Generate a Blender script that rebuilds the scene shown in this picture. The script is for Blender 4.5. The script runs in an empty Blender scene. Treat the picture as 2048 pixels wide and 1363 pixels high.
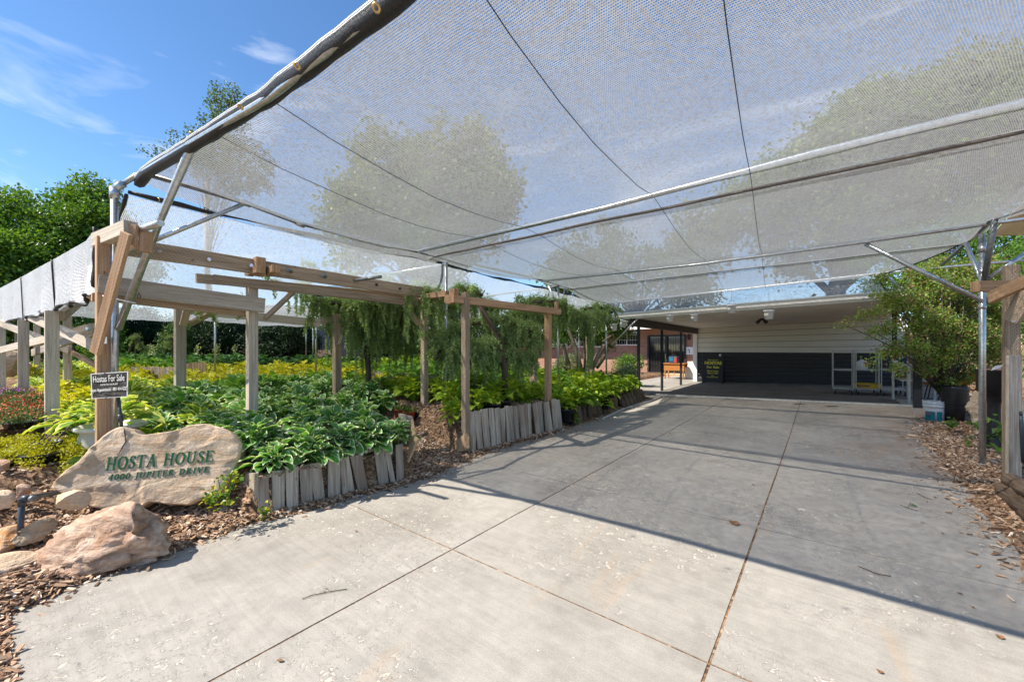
import bpy, bmesh, math, random
import numpy as np
from mathutils import Vector, Matrix, noise as mnoise
S = bpy.context.scene
C = S.collection
R = math.radians
# ---------------------------------------------------------------- camera
TH = R(37.8); F = 796.0; HZ = 697.0; EYE = 1.5
cd = bpy.data.cameras.new('camera'); cam = bpy.data.objects.new('camera', cd); C.objects.link(cam)
cam.location = (0, 0, EYE); cam.rotation_euler = (R(90), 0, TH)
cd.sensor_width = 36; cd.lens = F/2048*36; cd.shift_y = (HZ-681.5)/2048
cd.clip_start = .05; cd.clip_end = 2000
S.camera = cam
# ---------------------------------------------------------------- light
SUN = Vector((-1.55, -2.3, 3.0)).normalized()
sl = bpy.data.lights.new('sun', 'SUN'); so = bpy.data.objects.new('sun', sl); C.objects.link(so)
sl.energy = 5.0; sl.angle = R(.53); sl.color = (1, .955, .89)
so.rotation_euler = SUN.to_track_quat('Z', 'Y').to_euler()
W = bpy.data.worlds.new('World'); S.world = W; W.use_nodes = True
nt = W.node_tree; nt.nodes.clear()
def nd(t, ty, **k):
    n = t.nodes.new(ty)
    for a, v in k.items(): setattr(n, a, v)
    return n
wo = nd(nt, 'ShaderNodeOutputWorld'); bg = nd(nt, 'ShaderNodeBackground'); bg.inputs[1].default_value = .10
sky = nd(nt, 'ShaderNodeTexSky', sky_type='NISHITA', sun_disc=False)
sky.sun_elevation = math.asin(SUN.z); sky.sun_rotation = math.atan2(SUN.x, SUN.y); sky.air_density = 1.0; sky.dust_density = .3; sky.ozone_density = 3.2; sky.altitude = 1400
hs = nd(nt, 'ShaderNodeHueSaturation'); hs.inputs['Saturation'].default_value = 1.16; hs.inputs['Value'].default_value = 1.36; hs.inputs['Hue'].default_value = .500
nt.links.new(sky.outputs[0], hs.inputs['Color'])
tc = nd(nt, 'ShaderNodeTexCoord'); mp = nd(nt, 'ShaderNodeMapping'); mp.inputs['Scale'].default_value = (1.0, 1.6, 5.5); mp.inputs['Rotation'].default_value = (0.25, .1, .7); mp.inputs['Location'].default_value = (.35, .2, .6)
nt.links.new(tc.outputs['Generated'], mp.inputs[0])
nz = nd(nt, 'ShaderNodeTexNoise'); nz.inputs['Scale'].default_value = 1.7; nz.inputs['Detail'].default_value = 9; nz.inputs['Roughness'].default_value = .58; nz.inputs['Distortion'].default_value = .7
nt.links.new(mp.outputs[0], nz.inputs['Vector'])
cr = nd(nt, 'ShaderNodeValToRGB'); cr.color_ramp.elements[0].position = .54; cr.color_ramp.elements[1].position = .88
cr.color_ramp.elements[0].color = (0, 0, 0, 1); cr.color_ramp.elements[1].color = (.7, .7, .7, 1)
nt.links.new(nz.outputs[0], cr.inputs[0])
mx = nd(nt, 'ShaderNodeMix', data_type='RGBA'); mx.inputs[7].default_value = (8.2, 8.6, 9.2, 1)
nt.links.new(cr.outputs[0], mx.inputs[0]); nt.links.new(hs.outputs[0], mx.inputs[6]); nt.links.new(mx.outputs[2], bg.inputs[0]); nt.links.new(bg.outputs[0], wo.inputs[0])
S.view_settings.view_transform = 'Standard'; S.view_settings.look = 'None'; S.view_settings.exposure = 0.84
try: S.view_settings.use_white_balance = True; S.view_settings.white_balance_temperature = 6900; S.view_settings.white_balance_tint = 10
except Exception: pass; S.view_settings.gamma = 1
S.render.engine = 'CYCLES'
cy = S.cycles; cy.max_bounces = 7; cy.diffuse_bounces = 4; cy.glossy_bounces = 3; cy.transmission_bounces = 4; cy.transparent_max_bounces = 14
cy.sample_clamp_indirect = 6; cy.use_denoising = True
try: cy.denoiser = 'OPENIMAGEDENOISE'
except Exception: pass
cy.use_adaptive_sampling = False
random.seed(7); rng = np.random.default_rng(7)
sT, cT = math.sin(TH), math.cos(TH)
# design-time conversion between photo measurements and metres: depth d, or the plane x=, y=, z= the thing stands in
def at(px, py, d=None, x=None, y=None, z=None):
    t = (px-1024)/F
    if z is not None: d = F*(EYE-z)/(py-HZ)
    if x is not None: d = x/(-sT+cT*t)
    if y is not None: d = y/(cT+sT*t)
    return Vector((d*(-sT+cT*t), d*(cT+sT*t), EYE-(py-HZ)/F*d))
def px_of(x, y):
    d = -sT*x+cT*y; xc = cT*x+sT*y
    return (1024+F*xc/d if d > .05 else -9999), d
def sm(a, b, v):
    t = min(1, max(0, (v-a)/(b-a))); return t*t*(3-2*t)
def lerp(a, b, t): return a+(b-a)*t
def nz3(x, y, z=0, s=1): return mnoise.noise(Vector((x*s, y*s, z)))
# ---------------------------------------------------------------- objects
def tag(o, label=None, cat=None, group=None, kind=None):
    if label: o['label'] = label
    if cat: o['category'] = cat
    if group: o['group'] = group
    if kind: o['kind'] = kind
    return o
def thing(name, label, cat, loc=(0, 0, 0), rz=0, group=None):
    o = bpy.data.objects.new(name, None); C.objects.link(o); o.empty_display_size = .1
    o.location = loc; o.rotation_euler = (0, 0, rz)
    return tag(o, label, cat, group)
def origin(o):
    v = Vector((0, 0, 0))
    while o is not None: v += o.location; o = o.parent
    return v
def link(name, me, mat=None, parent=None, local=False):
    """link a mesh; coordinates are world ones unless local (things placed with rotation use local)"""
    o = bpy.data.objects.new(name, me); C.objects.link(o)
    if mat is not None and not me.materials:
        for m in (mat if isinstance(mat, (list, tuple)) else [mat]): me.materials.append(m)
    if parent is not None:
        o.parent = parent
        if not local:
            w = origin(parent); me.transform(Matrix.Translation(-w))
    return o
def np_mesh(name, V, Q, uv=None, mi=None, smooth=False):
    """V (n,3), Q (m,4) or (m,3) index arrays, uv (m*k,2)"""
    V = np.asarray(V, np.float32); Q = np.asarray(Q, np.int32); k = Q.shape[1]
    me = bpy.data.meshes.new(name); me.vertices.add(len(V)); me.vertices.foreach_set('co', V.ravel())
    me.loops.add(Q.size); me.loops.foreach_set('vertex_index', Q.ravel())
    me.polygons.add(len(Q)); me.polygons.foreach_set('loop_start', np.arange(0, Q.size, k, dtype=np.int32))
    if uv is not None:
        u = me.uv_layers.new(name='UVMap'); u.data.foreach_set('uv', np.asarray(uv, np.float32).ravel())
    if mi is not None: me.polygons.foreach_set('material_index', np.asarray(mi, np.int32))
    me.polygons.foreach_set('use_smooth', np.full(len(Q), smooth))
    me.update(calc_edges=True); return me
class MB:
    def __init__(s): s.v = []; s.f = []; s.uv = []; s.sm = []; s.mi = []
    def face(s, idx, uv=None, smooth=False, mi=0):
        s.f.append(list(idx)); s.uv.append(uv or [(0, 0)]*len(idx)); s.sm.append(smooth); s.mi.append(mi)
    def bar(s, p, q, w, h, up=(0, 0, 1), mi=0, taper=1, ends=None):
        """squared timber from p to q; w across, h along up"""
        p = Vector(p); q = Vector(q); L = (q-p).length; a = (q-p)/L; up = Vector(up)
        if abs(a.dot(up)) > .97: up = Vector((0, 1, 0)) if abs(a.y) < .9 else Vector((1, 0, 0))
        x = a.cross(up).normalized(); y = x.cross(a).normalized(); b = len(s.v)
        for (c, k) in ((p, 1), (q, taper)):
            for (i, j) in ((-1, -1), (1, -1), (1, 1), (-1, 1)): s.v.append(c+x*(i*w/2*k)+y*(j*h/2*k))
        o = random.random()*7; o2 = random.random()*5
        for i in range(4):
            j = (i+1) % 4; ww = w if i % 2 == 0 else h
            s.face((b+i, b+j, b+4+j, b+4+i), [(o, o2+i*.3), (o, o2+i*.3+ww), (o+L, o2+i*.3+ww), (o+L, o2+i*.3)], mi=mi)
        s.face((b+3, b+2, b+1, b), [(o, 0), (o+.01, w), (o+h*.2, w), (o+h*.2, 0)], mi=mi); s.face((b+4, b+5, b+6, b+7), [(o, 0), (o+.01, w), (o+h*.2, w), (o+h*.2, 0)], mi=mi)
        return s
    def box(s, c, d, rz=0, mi=0):
        c = Vector(c); return s.bar(c-Vector((0, 0, d[2]/2)), c+Vector((0, 0, d[2]/2)), d[0], d[1], up=(-math.sin(rz), math.cos(rz), 0), mi=mi) if False else s._box(c, d, rz, mi)
    def _box(s, c, d, rz, mi):
        b = len(s.v); M = Matrix.Rotation(rz, 3, 'Z')
        for k in (-1, 1):
            for (i, j) in ((-1, -1), (1, -1), (1, 1), (-1, 1)): s.v.append(c+M @ Vector((i*d[0]/2, j*d[1]/2, k*d[2]/2)))
        dz = d[2]
        for i in range(4):
            j = (i+1) % 4; w = d[0] if i % 2 == 0 else d[1]
            s.face((b+i, b+j, b+4+j, b+4+i), [(0, 0), (w, 0), (w, dz), (0, dz)], mi=mi)
        s.face((b+3, b+2, b+1, b), [(0, 0), (d[0], 0), (d[0], d[1]), (0, d[1])], mi=mi); s.face((b+4, b+5, b+6, b+7), [(0, 0), (d[0], 0), (d[0], d[1]), (0, d[1])], mi=mi)
        return s
    def tube(s, pts, r, n=10, cap=True, mi=0, hollow=False):
        pts = [Vector(p) for p in pts]; rs = r if isinstance(r, (list, tuple)) else [r]*len(pts); b = len(s.v); N = len(pts)
        t0 = (pts[1]-pts[0]).normalized(); up = Vector((0, 0, 1)) if abs(t0.z) < .9 else Vector((0, 1, 0)); L = 0
        for i, p in enumerate(pts):
            t = ((pts[min(i+1, N-1)]-pts[max(i-1, 0)])).normalized()
            x = t.cross(up).normalized(); y = x.cross(t).normalized(); up = y
            for k in range(n):
                a = 2*math.pi*k/n; s.v.append(p+x*(math.cos(a)*rs[i])+y*(math.sin(a)*rs[i]))
        o = random.random()*5
        for i in range(N-1):
            L2 = L+(pts[i+1]-pts[i]).length; c = 2*math.pi*rs[i]
            for k in range(n):
                k2 = (k+1) % n; s.face((b+i*n+k, b+i*n+k2, b+(i+1)*n+k2, b+(i+1)*n+k), [(o+L, c*k/n), (o+L, c*(k+1)/n), (o+L2, c*(k+1)/n), (o+L2, c*k/n)], True, mi)
            L = L2
        if cap:
            s.face([b+k for k in range(n)][::-1], [(0, 0)]*n, False, mi); s.face([b+(N-1)*n+k for k in range(n)], [(0, 0)]*n, False, mi)
        return s
    def lathe(s, prof, c, n=20, mi=0):
        b = len(s.v); c = Vector(c)
        for (r, z) in prof:
            for k in range(n): a = 2*math.pi*k/n; s.v.append(c+Vector((r*math.cos(a), r*math.sin(a), z)))
        for i in range(len(prof)-1):
            for k in range(n):
                k2 = (k+1) % n; s.face((b+i*n+k, b+i*n+k2, b+(i+1)*n+k2, b+(i+1)*n+k), [(k/n, prof[i][1]), ((k+1)/n, prof[i][1]), ((k+1)/n, prof[i+1][1]), (k/n, prof[i+1][1])], True, mi)
        return s
    def disc(s, c, r, n=16, mi=0, ax=None, up=1):
        b = len(s.v); c = Vector(c); ax = Vector(ax or (0, 0, 1)).normalized()
        x = ax.orthogonal().normalized(); y = ax.cross(x)
        for k in range(n): a = 2*math.pi*k/n; s.v.append(c+x*(r*math.cos(a))+y*(r*math.sin(a)))
        s.face([b+k for k in range(n)], [(0, 0)]*n, False, mi); return s
    def poly(s, pts, mi=0, uv=None):
        b = len(s.v); s.v += [Vector(p) for p in pts]; s.face(range(b, b+len(pts)), uv, False, mi); return s
    def prism(s, pts, dv, mi=0):
        """flat outline pts extruded by vector dv, uv from the first edge"""
        pts = [Vector(p) for p in pts]; dv = Vector(dv); n = len(pts); b = len(s.v)
        s.v += pts+[p+dv for p in pts]
        ux = Vector((0, 0, 1)) if abs(dv.normalized().z) < .5 else Vector((1, 0, 0)); uy = dv.cross(ux).normalized(); o = random.random()*6
        uv = [(o+p.dot(ux), p.dot(uy)) for p in pts]
        s.face(list(range(b, b+n))[::-1], uv[::-1], False, mi); s.face(range(b+n, b+2*n), uv, False, mi)
        for i in range(n):
            j = (i+1) % n; s.face((b+i, b+j, b+n+j, b+n+i), [uv[i], uv[j], (uv[j][0], uv[j][1]+.03), (uv[i][0], uv[i][1]+.03)], False, mi)
        return s
    def mesh(s, name, bevel=0):
        me = bpy.data.meshes.new(name); me.from_pydata([tuple(v) for v in s.v], [], s.f)
        u = me.uv_layers.new(name='UVMap'); u.data.foreach_set('uv', [c for f in s.uv for p in f for c in p])
        me.polygons.foreach_set('use_smooth', s.sm); me.polygons.foreach_set('material_index', s.mi)
        bm = bmesh.new(); bm.from_mesh(me); bmesh.ops.recalc_face_normals(bm, faces=bm.faces)
        if bevel: bmesh.ops.bevel(bm, geom=[e for e in bm.edges if len(e.link_faces) == 2 and e.calc_face_angle(0) > .5], offset=bevel, segments=1, affect='EDGES', profile=.5)
        bm.to_mesh(me); bm.free(); me.update(); return me
    def build(s, name, mat, parent=None, bevel=0, local=False):
        return link(name, s.mesh(name, bevel), mat, parent, local)
def copy_tree(o, parent=None):
    c = o.copy(); C.objects.link(c)
    if parent is not None: c.parent = parent
    for ch in list(o.children): copy_tree(ch, c)
    return c
# ---------------------------------------------------------------- materials
def mat(name):
    m = bpy.data.materials.new(name); m.use_nodes = True; t = m.node_tree; b = t.nodes['Principled BSDF']
    return m, t, b
def pmat(name, col, rough=.6, metal=0, var=.12, scale=8, bump=.15, spec=.4, det=6):
    """plain surface with real unevenness: colour noise, roughness noise, bump"""
    m, t, b = mat(name); tc = nd(t, 'ShaderNodeTexCoord'); n = nd(t, 'ShaderNodeTexNoise'); n.inputs['Scale'].default_value = scale; n.inputs['Detail'].default_value = det
    t.links.new(tc.outputs['Object'], n.inputs['Vector'])
    r = nd(t, 'ShaderNodeValToRGB'); r.color_ramp.elements[0].position = .25; r.color_ramp.elements[1].position = .75
    r.color_ramp.elements[0].color = tuple(c*(1-var) for c in col)+(1,); r.color_ramp.elements[1].color = tuple(min(1, c*(1+var)) for c in col)+(1,)
    t.links.new(n.outputs[0], r.inputs[0]); t.links.new(r.outputs[0], b.inputs['Base Color'])
    b.inputs['Roughness'].default_value = rough; b.inputs['Metallic'].default_value = metal; b.inputs['Specular IOR Level'].default_value = spec
    if bump:
        bp = nd(t, 'ShaderNodeBump'); bp.inputs['Strength'].default_value = bump; bp.inputs['Distance'].default_value = .01; t.links.new(n.outputs[0], bp.inputs['Height']); t.links.new(bp.outputs[0], b.inputs['Normal'])
    return m
def mth(t, op, a, b=None, c=None):
    n = nd(t, 'ShaderNodeMath', operation=op)
    for i, v in enumerate((a, b, c)):
        if v is None: continue
        if isinstance(v, (int, float)): n.inputs[i].default_value = v
        else: t.links.new(v, n.inputs[i])
    return n.outputs[0]
def ramp(t, src, stops):
    r = nd(t, 'ShaderNodeValToRGB'); e = r.color_ramp.elements
    while len(e) < len(stops): e.new(.5)
    for i, (p, c) in enumerate(stops): e[i].position = p; e[i].color = (c if isinstance(c, tuple) else (c, c, c))+(1,)
    t.links.new(src, r.inputs[0]); return r.outputs[0]
def noise(t, vec, scale, det=5, rough=.55, dist=0):
    n = nd(t, 'ShaderNodeTexNoise'); n.inputs['Scale'].default_value = scale; n.inputs['Detail'].default_value = det; n.inputs['Roughness'].default_value = rough; n.inputs['Distortion'].default_value = dist
    t.links.new(vec, n.inputs['Vector']); return n.outputs[0]
def mapping(t, src, sc=(1, 1, 1), rot=(0, 0, 0), loc=(0, 0, 0)):
    n = nd(t, 'ShaderNodeMapping'); n.inputs['Scale'].default_value = sc; n.inputs['Rotation'].default_value = rot; n.inputs['Location'].default_value = loc; t.links.new(src, n.inputs[0]); return n.outputs[0]
def mixc(t, f, a, b, mode='MIX'):
    n = nd(t, 'ShaderNodeMix', data_type='RGBA', blend_type=mode)
    for i, v in ((0, f), (6, a), (7, b)):
        if isinstance(v, tuple): n.inputs[i].default_value = v+(1,)
        elif isinstance(v, (int, float)): n.inputs[i].default_value = v
        else: t.links.new(v, n.inputs[i])
    return n.outputs[2]
def bump(t, b, h, s=.3, dist=.01):
    n = nd(t, 'ShaderNodeBump'); n.inputs['Strength'].default_value = s; n.inputs['Distance'].default_value = dist; t.links.new(h, n.inputs['Height']); t.links.new(n.outputs[0], b.inputs['Normal']); return n
def wood(name, dark, mid, light, incise=0.0, stain=None):
    m, t, b = mat(name); uv = nd(t, 'ShaderNodeUVMap').outputs[0]
    g = noise(t, mapping(t, uv, (1.6, 42, 1)), 1, 7, .62, .6); g2 = noise(t, mapping(t, uv, (.8, 7, 1)), 1, 4); g3 = noise(t, mapping(t, uv, (9, 240, 1)), 1, 3)
    c = ramp(t, g, [(.28, dark), (.5, mid), (.74, light)])
    c = mixc(t, mth(t, 'MULTIPLY', ramp(t, g2, [(.42, 0.), (.7, 1.)]), .45), c, tuple(x*.62 for x in mid))
    c = mixc(t, .35, c, ramp(t, g3, [(.35, .35), (.65, 1.)]), 'MULTIPLY')
    ge = nd(t, 'ShaderNodeNewGeometry'); rn = ge.outputs['Random Per Island']
    c = mixc(t, 1, c, ramp(t, rn, [(0, .85), (1, 1.08)]), 'MULTIPLY'); oi = nd(t, 'ShaderNodeObjectInfo').outputs['Random']; c = mixc(t, 1, c, ramp(t, oi, [(0, (.70, .68, .66)), (.5, (1., .97, .93)), (1, (1.1, 1.08, 1.06))]), 'MULTIPLY')
    if stain: c = mixc(t, ramp(t, noise(t, mapping(t, uv, (1.1, 4, 1)), 1, 3), [(.5, 0.), (.66, .8)]), c, stain)
    v = nd(t, 'ShaderNodeTexVoronoi'); t.links.new(mapping(t, uv, (5, 9, 1)), v.inputs['Vector']); v.inputs['Scale'].default_value = 1
    c = mixc(t, ramp(t, v.outputs['Distance'], [(.035, .8), (.09, 0.)]), c, tuple(x*.3 for x in dark))
    h = g
    if incise:
        br = nd(t, 'ShaderNodeTexBrick'); br.offset = .5; br.squash = 1
        sx = nd(t, 'ShaderNodeSeparateXYZ'); t.links.new(uv, sx.inputs[0])
        row = mth(t, 'MULTIPLY', sx.outputs[1], 62.); rf = mth(t, 'FRACT', row); ri = mth(t, 'FLOOR', row)
        col = mth(t, 'FRACT', mth(t, 'ADD', mth(t, 'MULTIPLY', sx.outputs[0], 26.), mth(t, 'MULTIPLY', ri, .37)))
        d1 = mth(t, 'LESS_THAN', mth(t, 'ABSOLUTE', mth(t, 'SUBTRACT', rf, .5)), .17); d2 = mth(t, 'LESS_THAN', col, .42)
        dd = mth(t, 'MULTIPLY', mth(t, 'MULTIPLY', d1, d2), incise)
        c = mixc(t, dd, c, tuple(x*.35 for x in dark)); h = mth(t, 'SUBTRACT', g, mth(t, 'MULTIPLY', dd, .6))
    t.links.new(c, b.inputs['Base Color']); b.inputs['Roughness'].default_value = .85; b.inputs['Specular IOR Level'].default_value = .2
    bump(t, b, h, .55, .004); return m
M = {}
M['wood_grey'] = wood('weathered_timber', (.31, .26, .205), (.53, .475, .40), (.72, .665, .58), .25)
M['wood_brown'] = wood('treated_timber', (.30, .17, .09), (.50, .325, .20), (.66, .48, .33), .28)
M['wood_tan'] = wood('pale_timber', (.26, .19, .13), (.45, .355, .26), (.62, .52, .405), .55)
M['plank'] = wood('old_plank', (.19, .16, .13), (.43, .375, .31), (.66, .60, .52), 0, (.22, .16, .12))
M['plank_raw'] = wood('split_plank', (.28, .17, .09), (.46, .32, .19), (.60, .46, .32), 0)
M['log'] = wood('log_bark', (.07, .045, .03), (.17, .12, .085), (.32, .25, .19), 0)
M['log_end'] = pmat('log_end', (.50, .30, .15), .8, var=.3, scale=25, bump=.4)
M['fence'] = wood('fence_boards', (.22, .14, .09), (.34, .24, .16), (.46, .35, .25), 0)
M['table_wood'] = wood('oiled_table', (.25, .09, .025), (.42, .17, .05), (.55, .26, .09), 0)
M['galv'] = pmat('galvanised_steel', (.48, .51, .52), .34, .85, .25, 30, .1)
M['galv_dark'] = pmat('dull_galvanised_steel', (.20, .215, .225), .48, .7, .3, 24, .15)
M['bolt'] = pmat('zinc_bolt', (.75, .76, .77), .3, .9, .1, 60, 0)
M['black_metal'] = pmat('black_painted_metal', (.018, .019, .024), .45, 0, .3, 12, .1)
M['black_band'] = pmat('black_webbing', (.018, .018, .02), .55, 0, .4, 60, .4)
M['cable'] = pmat('dark_cable', (.03, .03, .032), .5, .2, .2, 60, 0)
M['brass'] = pmat('brass_grommet', (.62, .42, .16), .35, .9, .2, 40, 0)
M['white_paint'] = pmat('white_painted_metal', (.50, .49, .45), .5, 0, .2, 9, .1)
M['white_wood'] = pmat('white_painted_wood', (.72, .70, .65), .6, 0, .1, 6, .1)
M['soffit'] = pmat('soffit_paint', (.72, .68, .60), .75, 0, .08, 1.5, .1)
M['beam_brown'] = pmat('brown_beam_paint', (.048, .038, .032), .55, 0, .25, 7, .1)
M['dark_trim'] = pmat('dark_trim', (.02, .02, .022), .5, 0, .3, 7, .1)
M['black_plastic'] = pmat('black_plastic', (.014, .014, .015), .42, 0, .3, 12, .1)
M['terracotta'] = pmat('terracotta_plastic', (.30, .075, .035), .55, 0, .25, 20, .1)
M['white_plastic'] = pmat('white_plastic', (.74, .75, .76), .4, 0, .08, 9, .05)
M['urn'] = pmat('cream_resin', (.62, .60, .56), .5, 0, .12, 6, .2)
M['pvc'] = pmat('grey_pvc', (.042, .052, .064), .38, 0, .2, 20, .05)
M['orange'] = pmat('orange_plastic', (.62, .14, .008), .4, 0, .15, 6, .05)
M['yellow'] = pmat('yellow_sack', (.55, .33, .02), .5, 0, .3, 14, .2)
M['teal'] = pmat('teal_label', (.0, .17, .22), .4, 0, .35, 20, 0)
M['red'] = pmat('red_ink', (.5, .03, .02), .5, 0, .1, 20, 0)
M['green_ink'] = pmat('green_enamel', (.003, .095, .02), .42, 0, .35, 30, .2)
M['gold_ink'] = pmat('gold_ink', (.62, .56, .07), .5, 0, .1, 30, 0)
M['white_ink'] = pmat('white_ink', (.72, .71, .66), .5, 0, .1, 30, 0)
M['cream_cloth'] = pmat('cream_canvas', (.62, .57, .43), .8, 0, .1, 3, .2)
M['purple'] = pmat('purple_cord', (.16, .05, .42), .6, 0, .1, 40, 0)
M['tan_wall'] = pmat('tan_siding', (.50, .42, .31), .7, 0, .06, 3, .1)
M['roof'] = pmat('roof_shingle', (.11, .105, .10), .85, 0, .3, 20, .4)
M['leaf_litter'] = pmat('dead_leaf', (.20, .10, .045), .7, 0, .4, 40, .2)
M['twig'] = pmat('twig_bark', (.12, .08, .055), .8, 0, .3, 40, .2)
M['flower_pink'] = pmat('magenta_petals', (.55, .06, .50), .6, 0, .2, 90, 0)
M['flower_orange'] = pmat('orange_petals', (.62, .13, .05), .6, 0, .3, 90, 0)
M['flower_red'] = pmat('red_petals', (.6, .02, .02), .6, 0, .3, 90, 0)
def concrete():
    m, t, b = mat('old_concrete'); P = nd(t, 'ShaderNodeTexCoord').outputs['Object']
    big = noise(t, mapping(t, P, (.9, .55, 1)), 1, 6, .6, .4); fine = noise(t, P, 140, 4, .7); mid = noise(t, P, 9, 6, .65)
    c = ramp(t, big, [(.28, (.285, .263, .229)), (.5, (.355, .331, .292)), (.74, (.415, .388, .345))])
    cb_ = noise(t, mapping(t, P, (1, 1, 1), (0, 0, 0), (5, 5, 0)), 3.3, 8, .7, .8); c = mixc(t, .55, c, ramp(t, cb_, [(.35, .78), (.55, 1.04), (.7, 1.0)]), 'MULTIPLY')
    c = mixc(t, .55, c, ramp(t, fine, [(.3, .58), (.7, 1.22)]), 'MULTIPLY'); c = mixc(t, .5, c, ramp(t, mid, [(.3, .74), (.7, 1.12)]), 'MULTIPLY')
    v = nd(t, 'ShaderNodeTexVoronoi'); v.inputs['Scale'].default_value = 190; t.links.new(P, v.inputs['Vector'])
    c = mixc(t, ramp(t, v.outputs['Distance'], [(.08, .5), (.2, 0.)]), c, (.16, .14, .12))
    # broom streaks across the slabs and rubber marks along them
    st = noise(t, mapping(t, P, (1.1, 34, 1), (0, 0, .12)), 1, 4); c = mixc(t, .55, c, ramp(t, st, [(.3, .84), (.6, 1.05)]), 'MULTIPLY')
    ty = noise(t, mapping(t, P, (5.5, .35, 1), (0, 0, .1)), 1, 3); c = mixc(t, .3, c, ramp(t, ty, [(.3, .82), (.5, 1.03)]), 'MULTIPLY')
    # spalled patches with bare aggregate
    pz = noise(t, P, .85, 2); pt = noise(t, P, 17, 5, .72, 1.2); sp = mth(t, 'MULTIPLY', ramp(t, pz, [(.46, 0.), (.55, 1.)]), ramp(t, pt, [(.565, 0.), (.595, 1.)]))
    pt2 = noise(t, mapping(t, P, (1, 1, 1), (0, 0, 0), (7, 3, 0)), 30, 1); sp2 = ramp(t, pt2, [(.785, 0.), (.80, 1.)]); sp = mth(t, 'MAXIMUM', sp, sp2)
    v2 = nd(t, 'ShaderNodeTexVoronoi'); v2.inputs['Scale'].default_value = 75; t.links.new(P, v2.inputs['Vector'])
    ag = ramp(t, nd_rgb(t, v2.outputs['Color']), [(.0, (.33, .31, .28)), (.3, (.50, .46, .39)), (.6, (.53, .46, .38)), (.9, (.60, .57, .50)), (1, (.30, .30, .30))])
    c = mixc(t, mth(t, 'MULTIPLY', sp, .9), c, ag)
    # rust and soil washed off the bed at the far right
    sx = nd(t, 'ShaderNodeSeparateXYZ'); t.links.new(P, sx.inputs[0])
    a = mth(t, 'MULTIPLY', ramp(t, mth(t, 'MULTIPLY', sx.outputs[0], 1.), [(0.0, 0.), (1., 1.)]), ramp(t, mth(t, 'DIVIDE', sx.outputs[1], 14.), [(.44, 0.), (.52, 1.), (.8, 1.), (.93, 0.)]))
    so_ = ramp(t, noise(t, mapping(t, P, (1.3, 1.3, 1), (0, 0, 0), (3, 1, 0)), 1.6, 6, .6), [(.36, 0.), (.62, 1.)])
    c = mixc(t, mth(t, 'MULTIPLY', mth(t, 'MULTIPLY', a, so_), .62), c, (.21, .125, .075))
    rs = ramp(t, noise(t, mapping(t, P, (3, .6, 1), (0, 0, 0), (9, 4, 0)), 1.2, 5, .6, .8), [(.6, 0.), (.72, 1.)]); c = mixc(t, mth(t, 'MULTIPLY', rs, .22), c, (.42, .26, .13))
    t.links.new(c, b.inputs['Base Color']); b.inputs['Roughness'].default_value = .88; b.inputs['Specular IOR Level'].default_value = .25
    h = mth(t, 'ADD', mth(t, 'MULTIPLY', fine, .25), mth(t, 'SUBTRACT', mth(t, 'MULTIPLY', mid, .3), mth(t, 'MULTIPLY', sp, .55)))
    bump(t, b, h, .8, .008); return m
def nd_rgb(t, col):
    n = nd(t, 'ShaderNodeSeparateColor'); t.links.new(col, n.inputs[0]); return n.outputs[0]
M['concrete'] = concrete()
def soil(name, cols, sc=1):
    m, t, b = mat(name); P = nd(t, 'ShaderNodeTexCoord').outputs['Object']
    v = nd(t, 'ShaderNodeTexVoronoi'); v.inputs['Scale'].default_value = 55*sc; t.links.new(mapping(t, P, (1, .45, 1), (0, 0, .5)), v.inputs['Vector'])
    v3 = nd(t, 'ShaderNodeTexVoronoi'); v3.inputs['Scale'].default_value = 60*sc; t.links.new(mapping(t, P, (.4, 1, 1), (0, 0, -.4)), v3.inputs['Vector'])
    c1 = ramp(t, nd_rgb(t, v.outputs['Color']), [(0, cols[0]), (.4, cols[1]), (.75, cols[2]), (1, cols[3])]); c2 = ramp(t, nd_rgb(t, v3.outputs['Color']), [(0, cols[0]), (.5, cols[1]), (.9, cols[2]), (1, cols[3])])
    c = mixc(t, ramp(t, noise(t, P, 12*sc, 3), [(.42, 0.), (.55, 1.)]), c1, c2); c = mixc(t, ramp(t, noise(t, P, 1.3, 4), [(.45, 0.), (.68, .75)]), c, cols[0])
    t.links.new(c, b.inputs['Base Color']); b.inputs['Roughness'].default_value = .92; b.inputs['Specular IOR Level'].default_value = .15
    bump(t, b, mth(t, 'ADD', nd_rgb(t, v.outputs['Color']), nd_rgb(t, v3.outputs['Color'])), .9, .02); return m
M['mulch'] = soil('bark_mulch', [(.085, .05, .03), (.22, .13, .075), (.38, .24, .145), (.5, .37, .25)])
def rock(name, a, b_, c_, patch=(.42, .22, .09), sc=1, pf=.56, amt=.85):
    m, t, b = mat(name); P = nd(t, 'ShaderNodeTexCoord').outputs['Object']
    n1 = noise(t, mapping(t, P, (1, 1, 2.6), (.3, .2, 0)), 3.2*sc, 8, .62, 1.1); n2 = noise(t, P, 26*sc, 6, .7); n3 = noise(t, mapping(t, P, (1, 1, 1.6), (0, .5, 0), (4, 2, 1)), 2.1*sc, 7, .66, .8)
    c = ramp(t, n1, [(.3, a), (.5, b_), (.7, c_)]); c = mixc(t, mth(t, 'MULTIPLY', ramp(t, n3, [(pf, 0.), (pf+.07, 1.)]), amt), c, patch)
    c = mixc(t, .6, c, ramp(t, n2, [(.3, .72), (.7, 1.15)]), 'MULTIPLY')
    sp = noise(t, P, 70*sc, 3); c = mixc(t, ramp(t, sp, [(.66, 0.), (.74, .5)]), c, (.3, .24, .2))
    t.links.new(c, b.inputs['Base Color']); b.inputs['Roughness'].default_value = .85; b.inputs['Specular IOR Level'].default_value = .25
    bump(t, b, mth(t, 'ADD', mth(t, 'MULTIPLY', n1, 1.4), mth(t, 'MULTIPLY', n2, .5)), .8, .03); return m
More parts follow.
